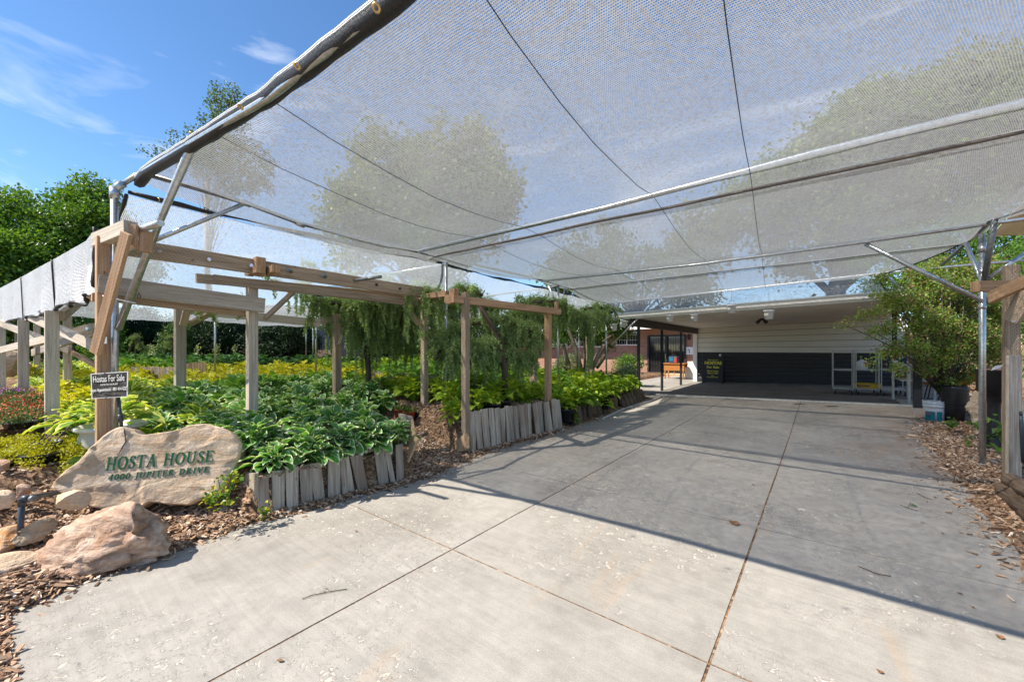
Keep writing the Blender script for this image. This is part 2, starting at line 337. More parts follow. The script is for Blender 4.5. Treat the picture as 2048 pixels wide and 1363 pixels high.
M['sandstone'] = rock('buff_sandstone', (.46, .32, .20), (.64, .48, .33), (.76, .62, .47), (.52, .33, .18), 1, .54, .6)
M['pink_rock'] = rock('pink_quartzite', (.24, .15, .10), (.49, .33, .235), (.70, .55, .43), (.42, .22, .12), 1.5, .54, .6)
M['tan_rock'] = rock('tan_boulder', (.28, .20, .13), (.44, .34, .23), (.55, .45, .33), (.3, .2, .12), 1.2)
M['orange_slab'] = rock('orange_flagstone', (.44, .22, .10), (.58, .36, .21), (.64, .50, .38), (.52, .24, .09), 1.6, .5)
def brick(name, c1, c2, mo):
    m, t, b = mat(name); uv = nd(t, 'ShaderNodeUVMap').outputs[0]
    n = nd(t, 'ShaderNodeTexBrick'); n.inputs['Scale'].default_value = 1; n.inputs['Brick Width'].default_value = .30; n.inputs['Row Height'].default_value = .068; n.inputs['Mortar Size'].default_value = .007; n.inputs['Mortar Smooth'].default_value = .3; n.inputs['Bias'].default_value = -.1
    n.inputs['Color1'].default_value = c1+(1,); n.inputs['Color2'].default_value = c2+(1,); n.inputs['Mortar'].default_value = mo+(1,); t.links.new(uv, n.inputs[0])
    c = mixc(t, .5, n.outputs[0], ramp(t, noise(t, uv, 14, 6), [(.3, .7), (.7, 1.15)]), 'MULTIPLY'); t.links.new(c, b.inputs['Base Color']); b.inputs['Roughness'].default_value = .85
    bump(t, b, mth(t, 'SUBTRACT', 1, n.outputs['Fac']), .6, .01); return m
M['brick'] = brick('red_brown_brick', (.34, .165, .11), (.46, .25, .175), (.26, .21, .17))
M['brick2'] = brick('tan_brick', (.33, .24, .18), (.40, .29, .2), (.2, .17, .14))
def siding(name, col, pitch=.2):
    m, t, b = mat(name); uv = nd(t, 'ShaderNodeUVMap').outputs[0]
    g = noise(t, mapping(t, uv, (1.2, 26, 1)), 1, 5); l = noise(t, uv, .7, 4)
    c = mixc(t, .5, col, ramp(t, g, [(.3, .82), (.7, 1.08)]), 'MULTIPLY'); c = mixc(t, .4, c, ramp(t, l, [(.3, .8), (.7, 1.1)]), 'MULTIPLY'); t.links.new(c, b.inputs['Base Color']); b.inputs['Roughness'].default_value = .6
    bump(t, b, g, .2, .003); return m
M['siding_white'] = siding('white_board_siding', (.72, .69, .60)); M['siding_black'] = siding('black_board_siding', (.040, .040, .046))
def glass(name):
    m, t, b = mat(name); b.inputs['Base Color'].default_value = (.012, .014, .014, 1); b.inputs['Roughness'].default_value = .06; b.inputs['Specular IOR Level'].default_value = .9; b.inputs['Coat Weight'].default_value = .6; b.inputs['Coat Roughness'].default_value = .03
    P = nd(t, 'ShaderNodeTexCoord').outputs['Object']; bump(t, b, noise(t, P, 1.5, 2), .06, .02); return m
M['glass'] = glass('dark_window_glass')
def foliage(name, dark, mid, light, rough=.45, trans=.35, spec=.35):
    """leaf colour varies leaf by leaf; light passing through shows as a warmer green"""
    m = bpy.data.materials.new(name); m.use_nodes = True; t = m.node_tree; b = t.nodes['Principled BSDF']; out = t.nodes['Material Output']
    ge = nd(t, 'ShaderNodeNewGeometry'); c = ramp(t, ge.outputs['Random Per Island'], [(0, dark), (.5, mid), (1, light)])
    t.links.new(c, b.inputs['Base Color']); b.inputs['Roughness'].default_value = rough; b.inputs['Specular IOR Level'].default_value = spec
    tr = nd(t, 'ShaderNodeBsdfTranslucent'); t.links.new(mixc(t, 1, c, (1.5, 1.45, .55), 'MULTIPLY'), tr.inputs[0])
    ms = nd(t, 'ShaderNodeMixShader'); ms.inputs[0].default_value = trans; t.links.new(b.outputs[0], ms.inputs[1]); t.links.new(tr.outputs[0], ms.inputs[2]); t.links.new(ms.outputs[0], out.inputs[0]); return m
M['leaf_tree'] = foliage('maple_leaves', (.055, .125, .016), (.09, .19, .024), (.15, .27, .04))
M['leaf_yel'] = foliage('yellow_green_leaves', (.075, .13, .018), (.12, .18, .025), (.17, .235, .04))
M['leaf_grey'] = foliage('cottonwood_leaves', (.055, .095, .04), (.085, .14, .055), (.13, .19, .08))
M['leaf_dark'] = foliage('evergreen_sprays', (.008, .026, .008), (.015, .042, .013), (.028, .065, .02), .6, .15)
M['leaf_hedge'] = foliage('bright_conifer_sprays', (.03, .07, .012), (.055, .12, .018), (.09, .17, .03), .6, .2)
M['leaf_cedar'] = foliage('blue_cedar_needles', (.13, .21, .09), (.23, .34, .15), (.36, .48, .24), .55, .35)
M['leaf_cedar_tip'] = foliage('fresh_cedar_tips', (.20, .29, .08), (.28, .38, .12), (.36, .46, .17), .55, .3)
M['leaf_shrub'] = foliage('shrub_leaves', (.10, .17, .035), (.17, .27, .05), (.27, .37, .09), .45, .45)
M['leaf_red'] = foliage('reddish_shrub_tips', (.20, .10, .055), (.28, .15, .08), (.30, .22, .10))
M['leaf_sedum'] = foliage('golden_groundcover', (.26, .27, .012), (.38, .38, .02), (.50, .46, .04), .5, .3)
M['leaf_white'] = foliage('white_variegated_leaves', (.16, .24, .09), (.36, .42, .24), (.55, .58, .42))
M['leaf_grass'] = foliage('iceplant_leaves', (.05, .10, .03), (.08, .15, .045), (.13, .2, .07))
M['bark'] = wood('tree_bark', (.10, .075, .055), (.22, .175, .135), (.36, .30, .245), 0)
M['bark_dark'] = wood('dark_bark', (.05, .038, .03), (.11, .085, .065), (.18, .15, .12), 0)
M['bark_pale'] = wood('pale_bark', (.24, .18, .13), (.42, .34, .26), (.58, .49, .39), 0)
def hosta_mat(name, body, vein, edge, w=.2, hi=None):
    m = bpy.data.materials.new(name); m.use_nodes = True; t = m.node_tree; b = t.nodes['Principled BSDF']; out = t.nodes['Material Output']
    uv = nd(t, 'ShaderNodeUVMap').outputs[0]; sx = nd(t, 'ShaderNodeSeparateXYZ'); t.links.new(uv, sx.inputs[0])
    u = mth(t, 'ABSOLUTE', mth(t, 'SUBTRACT', mth(t, 'MULTIPLY', sx.outputs[0], 2.), 1.))       # 0 midrib .. 1 edge
    vv = sx.outputs[1]; ge = nd(t, 'ShaderNodeNewGeometry'); rn = ge.outputs['Random Per Island']
    c = mixc(t, rn, tuple(x*.72 for x in body), hi or tuple(min(1, x*1.35) for x in body))
    ph = mth(t, 'FRACT', mth(t, 'MULTIPLY', mth(t, 'ADD', u, mth(t, 'MULTIPLY', vv, .0)), 5.)); vn = ramp(t, ph, [(0, 1.), (.16, 0.), (.9, 0.), (1, 1.)])
    c = mixc(t, mth(t, 'MULTIPLY', vn, .35), c, vein)
    nn = noise(t, mapping(t, uv, (9, 9, 1)), 1, 3); k = mth(t, 'ADD', u, mth(t, 'MULTIPLY', mth(t, 'SUBTRACT', nn, .5), .3)); k = mth(t, 'MAXIMUM', k, mth(t, 'SUBTRACT', mth(t, 'MULTIPLY', vv, 1.12), .11))
    if edge: c = mixc(t, ramp(t, k, [(1-w-.03, 0.), (1-w+.03, 1.)]), c, edge)
    t.links.new(c, b.inputs['Base Color']); b.inputs['Roughness'].default_value = .48; b.inputs['Specular IOR Level'].default_value = .32
    bump(t, b, vn, .5, .006)
    tr = nd(t, 'ShaderNodeBsdfTranslucent'); t.links.new(mixc(t, 1, c, (1.4, 1.4, .6), 'MULTIPLY'), tr.inputs[0])
    ms = nd(t, 'ShaderNodeMixShader'); ms.inputs[0].default_value = .28; t.links.new(b.outputs[0], ms.inputs[1]); t.links.new(tr.outputs[0], ms.inputs[2]); t.links.new(ms.outputs[0], out.inputs[0]); return m
M['hosta_white'] = hosta_mat('white_margined_leaf', (.12, .30, .065), (.055, .16, .035), (.70, .75, .50), .15)
M['hosta_gold'] = hosta_mat('gold_leaf', (.48, .52, .025), (.28, .34, .015), None, hi=(.66, .60, .05))
M['hosta_goldedge'] = hosta_mat('gold_margined_leaf', (.15, .30, .03), (.08, .17, .015), (.62, .64, .14), .3)
M['hosta_lime'] = hosta_mat('lime_leaf', (.24, .43, .035), (.13, .26, .02), None, hi=(.44, .54, .05))
M['hosta_green'] = hosta_mat('green_leaf', (.14, .33, .05), (.07, .17, .028), None, hi=(.26, .45, .07))
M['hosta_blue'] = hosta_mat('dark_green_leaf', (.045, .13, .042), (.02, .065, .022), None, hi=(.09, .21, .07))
def net_mat(name, open_=.4, tone=.8, pitch=.0135, trans=.5, metal=.3):
    """knitted aluminised shade cloth: rows of stitches with open slots between them"""
    m = bpy.data.materials.new(name); m.use_nodes = True; t = m.node_tree; b = t.nodes['Principled BSDF']; out = t.nodes['Material Output']
    uv = nd(t, 'ShaderNodeUVMap').outputs[0]; wob = noise(t, mapping(t, uv, (3, 3, 1)), 1, 3)
    sx = nd(t, 'ShaderNodeSeparateXYZ'); t.links.new(uv, sx.inputs[0]); U, V = sx.outputs[0], sx.outputs[1]
    V = mth(t, 'ADD', V, mth(t, 'MULTIPLY', wob, .02)); U = mth(t, 'ADD', U, mth(t, 'MULTIPLY', wob, .02))
    vr = mth(t, 'DIVIDE', V, pitch); rowi = mth(t, 'FLOOR', vr); rf = mth(t, 'ABSOLUTE', mth(t, 'SUBTRACT', mth(t, 'FRACT', vr), .5))
    ur = mth(t, 'ADD', mth(t, 'DIVIDE', U, pitch*.8), mth(t, 'MULTIPLY', rowi, .5)); cf = mth(t, 'ABSOLUTE', mth(t, 'SUBTRACT', mth(t, 'FRACT', ur), .5)); coli = mth(t, 'FLOOR', ur)
    wn = nd(t, 'ShaderNodeTexWhiteNoise', noise_dimensions='2D'); cb = nd(t, 'ShaderNodeCombineXYZ'); t.links.new(rowi, cb.inputs[0]); t.links.new(coli, cb.inputs[1]); t.links.new(cb.outputs[0], wn.inputs['Vector'])
    rnd = wn.outputs['Value']
    dens = noise(t, mapping(t, uv, (.7, .7, 1)), 1, 4, .6); ln = noise(t, mapping(t, uv, (.5, 40, 1)), 1, 2); ln2 = noise(t, mapping(t, uv, (40, .5, 1)), 1, 2)
    hw = mth(t, 'ADD', mth(t, 'MULTIPLY', rnd, .20), open_*.5+.02); hw = mth(t, 'ADD', hw, mth(t, 'ADD', mth(t, 'MULTIPLY', mth(t, 'SUBTRACT', dens, .5), .16), mth(t, 'MULTIPLY', mth(t, 'SUBTRACT', mth(t, 'ADD', ln, ln2), 1.), .05)))
    hole = mth(t, 'MULTIPLY', mth(t, 'LESS_THAN', rf, hw), mth(t, 'LESS_THAN', cf, mth(t, 'ADD', hw, .07)))
    col = ramp(t, rnd, [(0, tuple([tone*.6]*3)), (.4, tuple([tone*.88]*3)), (1, (tone*1.03, tone*1.05, tone*1.06))])
    t.links.new(col, b.inputs['Base Color']); b.inputs['Metallic'].default_value = metal; b.inputs['Roughness'].default_value = .42
    bump(t, b, mth(t, 'ADD', rnd, mth(t, 'MULTIPLY', rf, 2.)), .8, .006)
    tr = nd(t, 'ShaderNodeBsdfTranslucent'); t.links.new(mixc(t, 1, col, (.90, .96, 1.0), 'MULTIPLY'), tr.inputs[0])
    ms = nd(t, 'ShaderNodeMixShader'); ms.inputs[0].default_value = trans; t.links.new(b.outputs[0], ms.inputs[1]); t.links.new(tr.outputs[0], ms.inputs[2])
    tp = nd(t, 'ShaderNodeBsdfTransparent'); m2 = nd(t, 'ShaderNodeMixShader'); t.links.new(hole, m2.inputs[0]); t.links.new(ms.outputs[0], m2.inputs[1]); t.links.new(tp.outputs[0], m2.inputs[2]); t.links.new(m2.outputs[0], out.inputs[0]); return m
M['net'] = net_mat('knitted_shade_cloth', .28, .95, .0125, .17, .1)
M['net_dense'] = net_mat('denser_shade_cloth', .15, .90, .011, .17, .1)
M['net_side'] = net_mat('side_shade_cloth', .10, .84, .016, .1, .1)
M['net_garden'] = net_mat('garden_shade_cloth', .30, .80, .013, .40, .1)
# ================================================================ SETTING
LE = [(-3, -3.2), (.03, -3.62), (.5, -3.77), (1.33, -3.88), (3.07, -3.60), (4.28, -3.84), (6.4, -3.72), (9, -3.95), (12, -4.15), (13.2, -4.3)]
RE = [(-3, 2.2), (2.0, 1.35), (4.4, 1.14), (6.0, 1.2), (7.46, 1.27), (9.0, 1.3), (11.1, 1.62), (13.2, 2.2)]
def interp(T, y):
    if y <= T[0][0]: return T[0][1]
    for (a, b) in zip(T, T[1:]):
        if y <= b[0]: return lerp(a[1], b[1], (y-a[0])/(b[0]-a[0]))
    return T[-1][1]
def D(x, y): return .027*(x+3.83)*sm(7, 13, y)                     # the slab falls to the left towards the carport
def H(x, y):
    """ground surface outside the slabs"""
    w = .07*nz3(x, y, 3, 1.7)+.04*nz3(x, y, 8, 6)
    le = interp(LE, y)+w; re = interp(RE, y)+w*1.2; u = le-x; v = x-re
    bumps = .035*nz3(x, y, 0, 2.2)+.015*nz3(x, y, 1, 8)
    if u <= -.02 and v <= -.02: return -.0045 + (D(x, y) if y > 7 else 0) - (.03 if y > 13 else 0)
    if v > 0: return D(min(x, 2), y)*.8+.008+min(.55, .07*v)+min(1, v*4)*bumps*.8
    if u < 0 or v > -.02 and u < 0: return -.014
    g = .47+.03*max(0, -x-5)+.03*max(0, y-1); g = min(g, 1.15)
    edge = min(1, u*6)
    front = min(g, .012+.15*u+.45*max(0, u-1.15)); p1 = min(g, (.34 if u > .16 else .02)+.10*max(0, u-.2)); gap = min(g, .012+.17*u); p2 = min(g, (.50 if u > .22 else .03)+.05*max(0, u-.2)); lg = min(g, (.24 if u > .16 else .02)+.12*max(0, u-.2))
    k1 = sm(1.3, 1.42, y); h = lerp(front, p1, k1); h = lerp(h, gap, sm(2.8, 3.0, y)); h = lerp(h, p2, sm(4.0, 4.14, y)); h = lerp(h, lg, sm(6.4, 6.6, y))
    if y > 12.2 and x > -6.8: h = lerp(h, -.03, sm(12.2, 12.6, y))
    if y > 12.6 and -17 < x < -6.8: h = lerp(h, .12, sm(12.6, 14.5, y))
    if y < -.5: h *= sm(-4, -.5, y)
    return h+edge*bumps*.7
xs = np.concatenate([np.linspace(-400, -60, 8), np.linspace(-50, -20, 12), np.arange(-19.5, -9, .5), np.arange(-9, -2.5, .055), np.arange(-2.5, 1.0, .5), np.arange(1.0, 3.2, .07), np.arange(3.3, 12, .5), np.linspace(13, 60, 10), np.linspace(90, 400, 6)])
ys = np.concatenate([np.linspace(-60, -4, 6), np.arange(-3.5, -.4, .35), np.arange(-.3, 7.2, .055), np.arange(7.3, 13.4, .11), np.arange(13.6, 26, .6), np.linspace(28, 80, 12), np.linspace(120, 600, 8)])
V = []; nx = len(xs)
for y in ys:
    for x in xs: V.append((x, y, H(float(x), float(y))))
idx = np.arange(len(V)).reshape(len(ys), nx)
Q = np.stack([idx[:-1, :-1].ravel(), idx[:-1, 1:].ravel(), idx[1:, 1:].ravel(), idx[1:, :-1].ravel()], 1)
tag(link('ground', np_mesh('ground', V, Q, smooth=True), M['mulch']), kind='structure')
# concrete slabs with real open joints
mb = MB()
def slab(x0, x1, y0, y1, cut=None):
    g = .007; x0 += g; x1 -= g; y0 += g; y1 -= g; nx_ = max(2, int((x1-x0)/.25)); ny_ = max(2, int((y1-y0)/.25)); b = len(mb.v)
    for j in range(ny_+1):
        for i in range(nx_+1):
            x = lerp(x0, x1, i/nx_); y = lerp(y0, y1, j/ny_); wob = .004*nz3(x, y, 2, 9)
            e = min(i, nx_-i, j, ny_-j) == 0; mb.v.append(Vector((x+(wob if i in (0, nx_) else 0), y+(wob if j in (0, ny_) else 0), D(x, y))))
    for j in range(ny_):
        for i in range(nx_): a = b+j*(nx_+1)+i; mb.face((a, a+1, a+nx_+2, a+nx_+1))
    rim = [b+i for i in range(nx_+1)]+[b+j*(nx_+1)+nx_ for j in range(1, ny_+1)]+[b+ny_*(nx_+1)+i for i in range(nx_-1, -1, -1)]+[b+j*(nx_+1) for j in range(ny_-1, 0, -1)]
    o = len(mb.v); mb.v += [mb.v[k]-Vector((0, 0, .1)) for k in rim]; n = len(rim)
    for k in range(n): k2 = (k+1) % n; mb.face((rim[k], o+k, o+k2, rim[k2]))
yb = [.03, 2.08, 3.9, 7.75, 11.95, 13.12]; xb = [-4.5, -2.18, -.42, 2.4]
for j in range(5):
    for i in range(3):
        if j == 0 and i == 0: slab(-3.87, xb[1], yb[0], yb[1]); continue
        slab(xb[i], xb[i+1], yb[j], yb[j+1])
slab(-2.75, -.42, -3, .03); slab(-.42, 3.4, -3, .03); slab(-5.2, -2.9, -2.2, -.06)
tag(mb.build('driveway', M['concrete']), kind='structure')
# carport floor, sloping up to the right with the house, and the patio beside it
def FL(x, y=13): return .03+.027*(x+3.83)
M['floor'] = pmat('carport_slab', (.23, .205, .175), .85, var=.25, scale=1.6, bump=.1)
mb = MB(); b = 0
def quad_sheet(mb, x0, x1, y0, y1, zf, th=.12):
    p = [Vector((x0, y0, zf(x0))), Vector((x1, y0, zf(x1))), Vector((x1, y1, zf(x1))), Vector((x0, y1, zf(x0)))]; mb.prism([q-Vector((0, 0, th)) for q in p], (0, 0, th))
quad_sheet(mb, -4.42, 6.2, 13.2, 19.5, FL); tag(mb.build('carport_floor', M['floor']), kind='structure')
mb = MB(); quad_sheet(mb, -6.7, -4.45, 12.5, 23.4, lambda x: .012, .1); tag(mb.build('patio', M['concrete']), kind='structure')
mb = MB(); mb.bar((-4.25, 13.16, FL(-4.25)-.012), (2.6, 13.16, FL(2.6)-.012), .055, .05); mb.tube([at(1325, 793, z=.02), at(1302, 801, z=.018), at(1275, 808, z=.018), at(1245, 818, z=.016), at(1206, 836, z=.015)], .016)
tag(mb.build('kerb_strip', M['white_paint']), kind='structure')

# ================================================================ SHADE STRUCTURE
XL = -4.93
frame = thing('pipe_shelter', 'galvanised steel pipe frame of poles, rails and braces holding up the silver shade cloth', 'shelter', (1.61, 7.5, 0))
def tube_part(name, pts, r, parent, m='galv', n=10): return MB().tube(pts, r, n).build(name, M[m], parent)
cx, cyy = -5.1, .66
ctop = at(229, 378, d=3.66)
# corner pole, poles down the left, right and far ends
tube_part('pole', [(ctop.x, ctop.y, .25), ctop], .029, frame)
for (x, y, z0, z1, r) in ((-5.02, 4.65, .12, 2.98, .026), (-4.93, 8.15, .3, 2.98, .026), (-5.3, 11.65, .25, 2.93, .026), (1.61, 7.6, 0, 2.95, .032), (1.98, 11.55, .1, 3.1, .02), (1.55, .95, 0, 2.98, .03)):
    tube_part('pole', [(x, y, z0), (x, y, z1)], r, frame)
MB().tube([(1.61, 7.6, 0), (1.61, 7.6, .06)], .043).build('pole_foot', M['galv_dark'], frame)
MB().tube([(1.61, 7.6, 2.72), (1.61, 7.6, 2.80)], .042).build('coupling', M['galv'], frame)
for (z) in (2.0, 2.45): MB().tube([(1.61, 7.6, z), (1.61, 7.6, z+.05)], .038).build('clamp', M['galv'], frame)
e0 = Vector(ctop); fr = [e0, at(275, 350, y=.80), at(385, 285, y=.88), at(540, 195, y=.98), at(790, 0, y=1.02)]; fr.append(fr[-1]+Vector((2.6, .02, .0))); fr.append(Vector((3.2, 1.0, fr[4].z)))
tube_part('front_rail', fr, .022, frame)
# elbow
MB().tube([e0-Vector((0, 0, .09)), e0+Vector((0, 0, .01))], .037).tube([e0, e0+(fr[1]-e0).normalized()*.09], .035).build('elbow', M['galv'], frame)
left_rail = [at(290, 347, y=.82)]+[at(490, 405, x=-4.72), at(600, 447, x=-4.78), at(835, 503, x=-4.93), at(1112, 566, x=-4.9), at(1225, 606, x=-5.33)]
tube_part('long_rail', left_rail, .023, frame, 'galv_dark')
for p in (left_rail[1], left_rail[2]): MB().tube([p-Vector((0, .05, -.004)), p+Vector((0, .05, -.012))], .03).build('coupling', M['galv'], frame)
cr1 = [at(835, 503, x=-4.93), at(1200, 418, y=3.9), at(1640, 303, y=3.88), at(2048, 205, y=3.85)]; cr1.append(cr1[-1]+(cr1[-1]-cr1[-2])*.8)
tube_part('cross_rail', cr1, .026, frame)
cr2 = [at(1083, 562, x=-4.9), at(1400, 528, y=7.4), at(1700, 488, y=7.36), at(1968, 449, y=7.45)]; cr2.append(cr2[-1]+Vector((1.8, .1, .05)))
tube_part('cross_rail', cr2, .022, frame)
cr3 = [at(1225, 606, x=-5.33), at(1480, 578, y=11.6), at(1770, 545, y=11.5), at(2048, 520, y=11.0)]
tube_part('cross_rail', cr3, .024, frame)
rr = [at(2048, 378, x=1.62), at(1990, 432, x=1.62), at(1960, 460, x=1.63), at(1925, 492, x=1.72), at(1884, 530, x=1.8)]; rr.insert(0, rr[0]+Vector((0, -3.4, 0)))
tube_part('long_rail', rr, .026, frame, 'galv_dark')
# braces
tube_part('brace', [at(385, 290, y=.9), at(320, 440, d=3.62), at(236, 658, d=3.66)], .031, frame)
tube_part('brace', [at(489, 407, x=-4.72), at(245, 506, d=3.66)], .021, frame)
tube_part('brace', [at(322, 446, d=3.25), at(248, 470, d=3.72)], .027, frame)
tube_part('brace', [at(1730, 487, y=7.4), (1.60, 7.58, 2.10)], .028, frame)
tube_part('brace', [at(1990, 436, x=1.62), (1.62, 7.6, 2.3)], .03, frame, 'galv_dark')
tube_part('brace', [at(1925, 470, x=1.66), (1.61, 7.62, 2.35)], .026, frame)
tube_part('brace', [at(2052, 505, y=7.6), (1.64, 7.6, 2.36)], .025, frame)
tube_part('brace', [at(1315, 597, y=11.6), at(1223, 690, d=11.9)], .024, frame)
tube_part('brace', [at(1097, 571, d=9.4), at(1116, 612, d=9.4)], .02, frame); tube_part('brace', [at(1131, 574, d=9.55), at(1120, 608, d=9.4)], .018, frame)
tube_part('brace', [at(1770, 546, y=11.6), at(1808, 584, y=11.7)], .022, frame)
tube_part('brace', [at(1203, 610, d=12), at(1222, 640, d=12)], .02, frame)
# rails of the garden side
tube_part('garden_rail', [at(893, 527, d=6.8), at(705, 560, d=9)], .02, frame); tube_part('garden_rail', [at(1118, 572, d=9.4), at(960, 594, d=12.5)], .02, frame, 'galv_dark')
tube_part('garden_rail', [at(1225, 607, d=12.2), at(1125, 618, d=14.5)], .02, frame); 
# long poles standing in the garden
for i, (px, py, d) in enumerate(((430, 744, 9.0), (632, 741, 8.6), (626, 722, 12), (612, 700, 14), (808, 742, 13), (848, 730, 15), (865, 722, 16), (1158, 735, 12.2), (1188, 732, 12.8), (494, 735, 9.5))):
    p = at(px, py, d); o = thing('garden_pole', ['slim steel pole rising from the gold hosta bed beyond the front timber post', 'slim steel pole standing beside the far brick pillar', 'slim steel pole close behind its twin by the far grey wall', 'farthest slim steel pole near the rounded dark evergreen', 'slim steel pole among the cedar curtains, left of its fellows', 'slim steel pole among the hanging cedar curtains', 'slim steel pole at the right of the cedar curtains', 'slim steel pole between the pale leaning trunks', 'slim steel pole right of the pale timber post by the white trunks', 'slim dark pole just left of the middle timber post'][i], 'pole', (p.x, p.y, p.z-.3), 0, 'steel poles standing in the garden')
    MB().tube([(p.x, p.y, p.z-.3), (p.x, p.y, 2.55)], .02).build('shaft', M['galv'], o); MB().tube([(p.x, p.y, 2.30), (p.x, p.y, 2.36)], .028).build('clamp', M['galv_dark'], o)

# ---------------------------------------------------------------- cloths
def sheet(name, P, nu, nv, m, parent=None, uvs=1.0):
    """P(u,v) -> Vector ; uv laid out in metres"""
    V = []; UV = []
    for j in range(nv+1):
        for i in range(nu+1):
            p = P(i/nu, j/nv); V.append(p)
    L = np.array([tuple(v) for v in V]).reshape(nv+1, nu+1, 3)
    du = np.zeros((nv+1, nu+1)); du[:, 1:] = np.cumsum(np.linalg.norm(np.diff(L, axis=1), axis=2), 1); dv = np.zeros((nv+1, nu+1)); dv[1:] = np.cumsum(np.linalg.norm(np.diff(L, axis=0), axis=2), 0)
    du[:] = du.mean(0)[None, :]; dv[:] = dv.mean(1)[:, None]
    idx = np.arange((nv+1)*(nu+1)).reshape(nv+1, nu+1); Q = np.stack([idx[:-1, :-1], idx[:-1, 1:], idx[1:, 1:], idx[1:, :-1]], 2).reshape(-1, 4)
    uv = np.stack([du.ravel()[Q], dv.ravel()[Q]], 2).reshape(-1, 2)
    return link(name, np_mesh(name, L.reshape(-1, 3), Q, uv, smooth=True), m, parent)
def zt(x, y): return 3.01+.010*(x+5)*sm(7, 12, y)*2.4-.085*sm(8, 11.6, y)
def sag(x, y, y0, y1, a): s = (y-y0)/(y1-y0); return a*4*s*(1-s)
def left_x(y): return -5.06-.35*sm(8.2, 11.65, y)
def right_x(y, y0, y1, cat): s = (y-y0)/(y1-y0); return 1.95-cat*4*s*(1-s)
fe = [tuple(p) for p in fr]
def front_pt(u):                                              # the front hem runs along the front rail
    x = lerp(-5.0, 2.7, u)
    for a, b in zip(fe, fe[1:]):
        if a[0] <= x <= b[0]: k = (x-a[0])/(b[0]-a[0]); return Vector((x, lerp(a[1], b[1], k), lerp(a[2], b[2], k)))
    return Vector((x, fe[-1][1], fe[-1][2]))
def P1(u, v):
    f = front_pt(u); y = lerp(f.y, 4.46, v); x = lerp(lerp(-5.17, -5.10, v)+.05*(1-sm(0, .1, v)), lerp(2.7, 2.3, v), u); z = lerp(f.z+.03, 3.0, v)-.07*math.exp(-u/.025)
    s = min(1, v/.86); z -= .13*4*s*(1-s)*(1-.5*u*0)+.018*nz3(x, y, 1, 1.3)+.012*nz3(x*.35, y*3, 9, 1.5)+.010*nz3(x*3, y*.5, 5, 1.6)*(1-v)
    x += .012*nz3(x, y, 4, 2); return Vector((x, y, z))
net = thing('shade_cloth', 'front panel of silver shade cloth with black hem and brass grommets over the driveway', 'shade cloth', (-1, 2.5, 3), 0, 'silver shade cloths over the driveway')
sheet('cloth', P1, 60, 40, M['net'], net)
# folded black hem with a silver roll above it
hem = []; rp = []
for i in range(64):
    u = i/63*.985; p = P1(u, 0); wv = .5+.5*math.sin(i*1.15+math.sin(i*.4)*2); hem.append(p+Vector((0, .008, -.005))); rp.append(.034+.018*wv)
V = []; Q = []; UV = []
for i, p in enumerate(hem):
    w = rp[i]; V += [p+Vector((0, -.034, .008)), p+Vector((0, -.033, -.044)), p+Vector((0, .006, -.058)), p+Vector((0, .028+w*.3, -.040))]
Q = [(i*4+k, i*4+k+1, i*4+k+5, i*4+k+4) for i in range(63) for k in range(3)]
link('hem', np_mesh('hem', V, Q, smooth=True), M['black_band'], net)
V = []
for i, p in enumerate(hem):
    w = rp[i]
    for k in range(5): a = R(-40+k*55); V.append(p+Vector((0, -.024-.014*math.sin(a)*(1+w*5), .016+.018*math.cos(a)*(1+w*3))))
link('rolled_edge', np_mesh('rolled_edge', V, [(i*5+k, i*5+k+1, i*5+k+6, i*5+k+5) for i in range(63) for k in range(4)], [c for i in range(63) for k in range(4) for c in ((i*.12, k*.03), (i*.12, k*.03+.03), (i*.12+.12, k*.03+.03), (i*.12+.12, k*.03))], smooth=True), M['net_side'], net)
def grommet(p, n, parent, r=.017):
    x = Vector(n).orthogonal().normalized(); y = Vector(n).normalized().cross(x); pts = [Vector(p)+x*math.cos(a)*r+y*math.sin(a)*r for a in np.linspace(0, 2*math.pi, 13)]
    MB().tube(pts, .005, 6, False).build('grommet', M['brass'], parent)
for (px, py) in ((274, 353), (334, 313), (403, 263), (504, 208), (620, 128), (780, 14)):
    p = at(px, py, y=.93); grommet(p-Vector((0, .06, .045)), (0.1, -.8, -1), net, .014)
n2 = thing('shade_cloth', 'middle greyer panel of silver cloth, dark hem just behind the nearest cross pipe', 'shade cloth', (-1, 6, 3), 0, 'silver shade cloths over the driveway')
def P2(u, v):
    y = lerp(4.30, 9.0, v); x = lerp(left_x(y), lerp(2.35, 1.62, v)-.16*math.sin(math.pi*v), u); z = 3.0+.006*(x+5)*v; s = (y-3.9)/(7.4-3.9)
    z = zt(x, y)+.035-(.12*4*s*(1-s) if y < 7.4 else .05*4*((y-7.4)/1.6)*(1-(y-7.4)/1.6))+.012*nz3(x, y, 2, 1.2); return Vector((x, y, z))
sheet('cloth', P2, 54, 40, M['net_dense'], n2)
MB().tube([P2(i/30, 0)+Vector((0, 0, -.012)) for i in range(31)], .017, 6).build('hem', pmat('hem_braid', (.14, .13, .12), .7), n2)
n3 = thing('shade_cloth', 'far panel of silver cloth ending at the last cross pipe, right edge scooped', 'shade cloth', (-1, 10, 3), 0, 'silver shade cloths over the driveway')
def P3(u, v):
    y = lerp(8.8, 11.62, v); x = lerp(left_x(y), lerp(1.66, .98, sm(0, 1, v)**.8)-.12*math.sin(math.pi*v), u); s = (y-8.85)/2.8
    return Vector((x, y, zt(x, y)+.028*(1-v)-.10*4*max(0, s)*(1-s)+.01*nz3(x, y, 5, 1.3)))
sheet('cloth', P3, 44, 24, M['net_dense'], n3)
MB().tube([P3(i/30, 0)+Vector((0, 0, -.02)) for i in range(31)], .009, 5).build('hem', M['galv_dark'], n3)
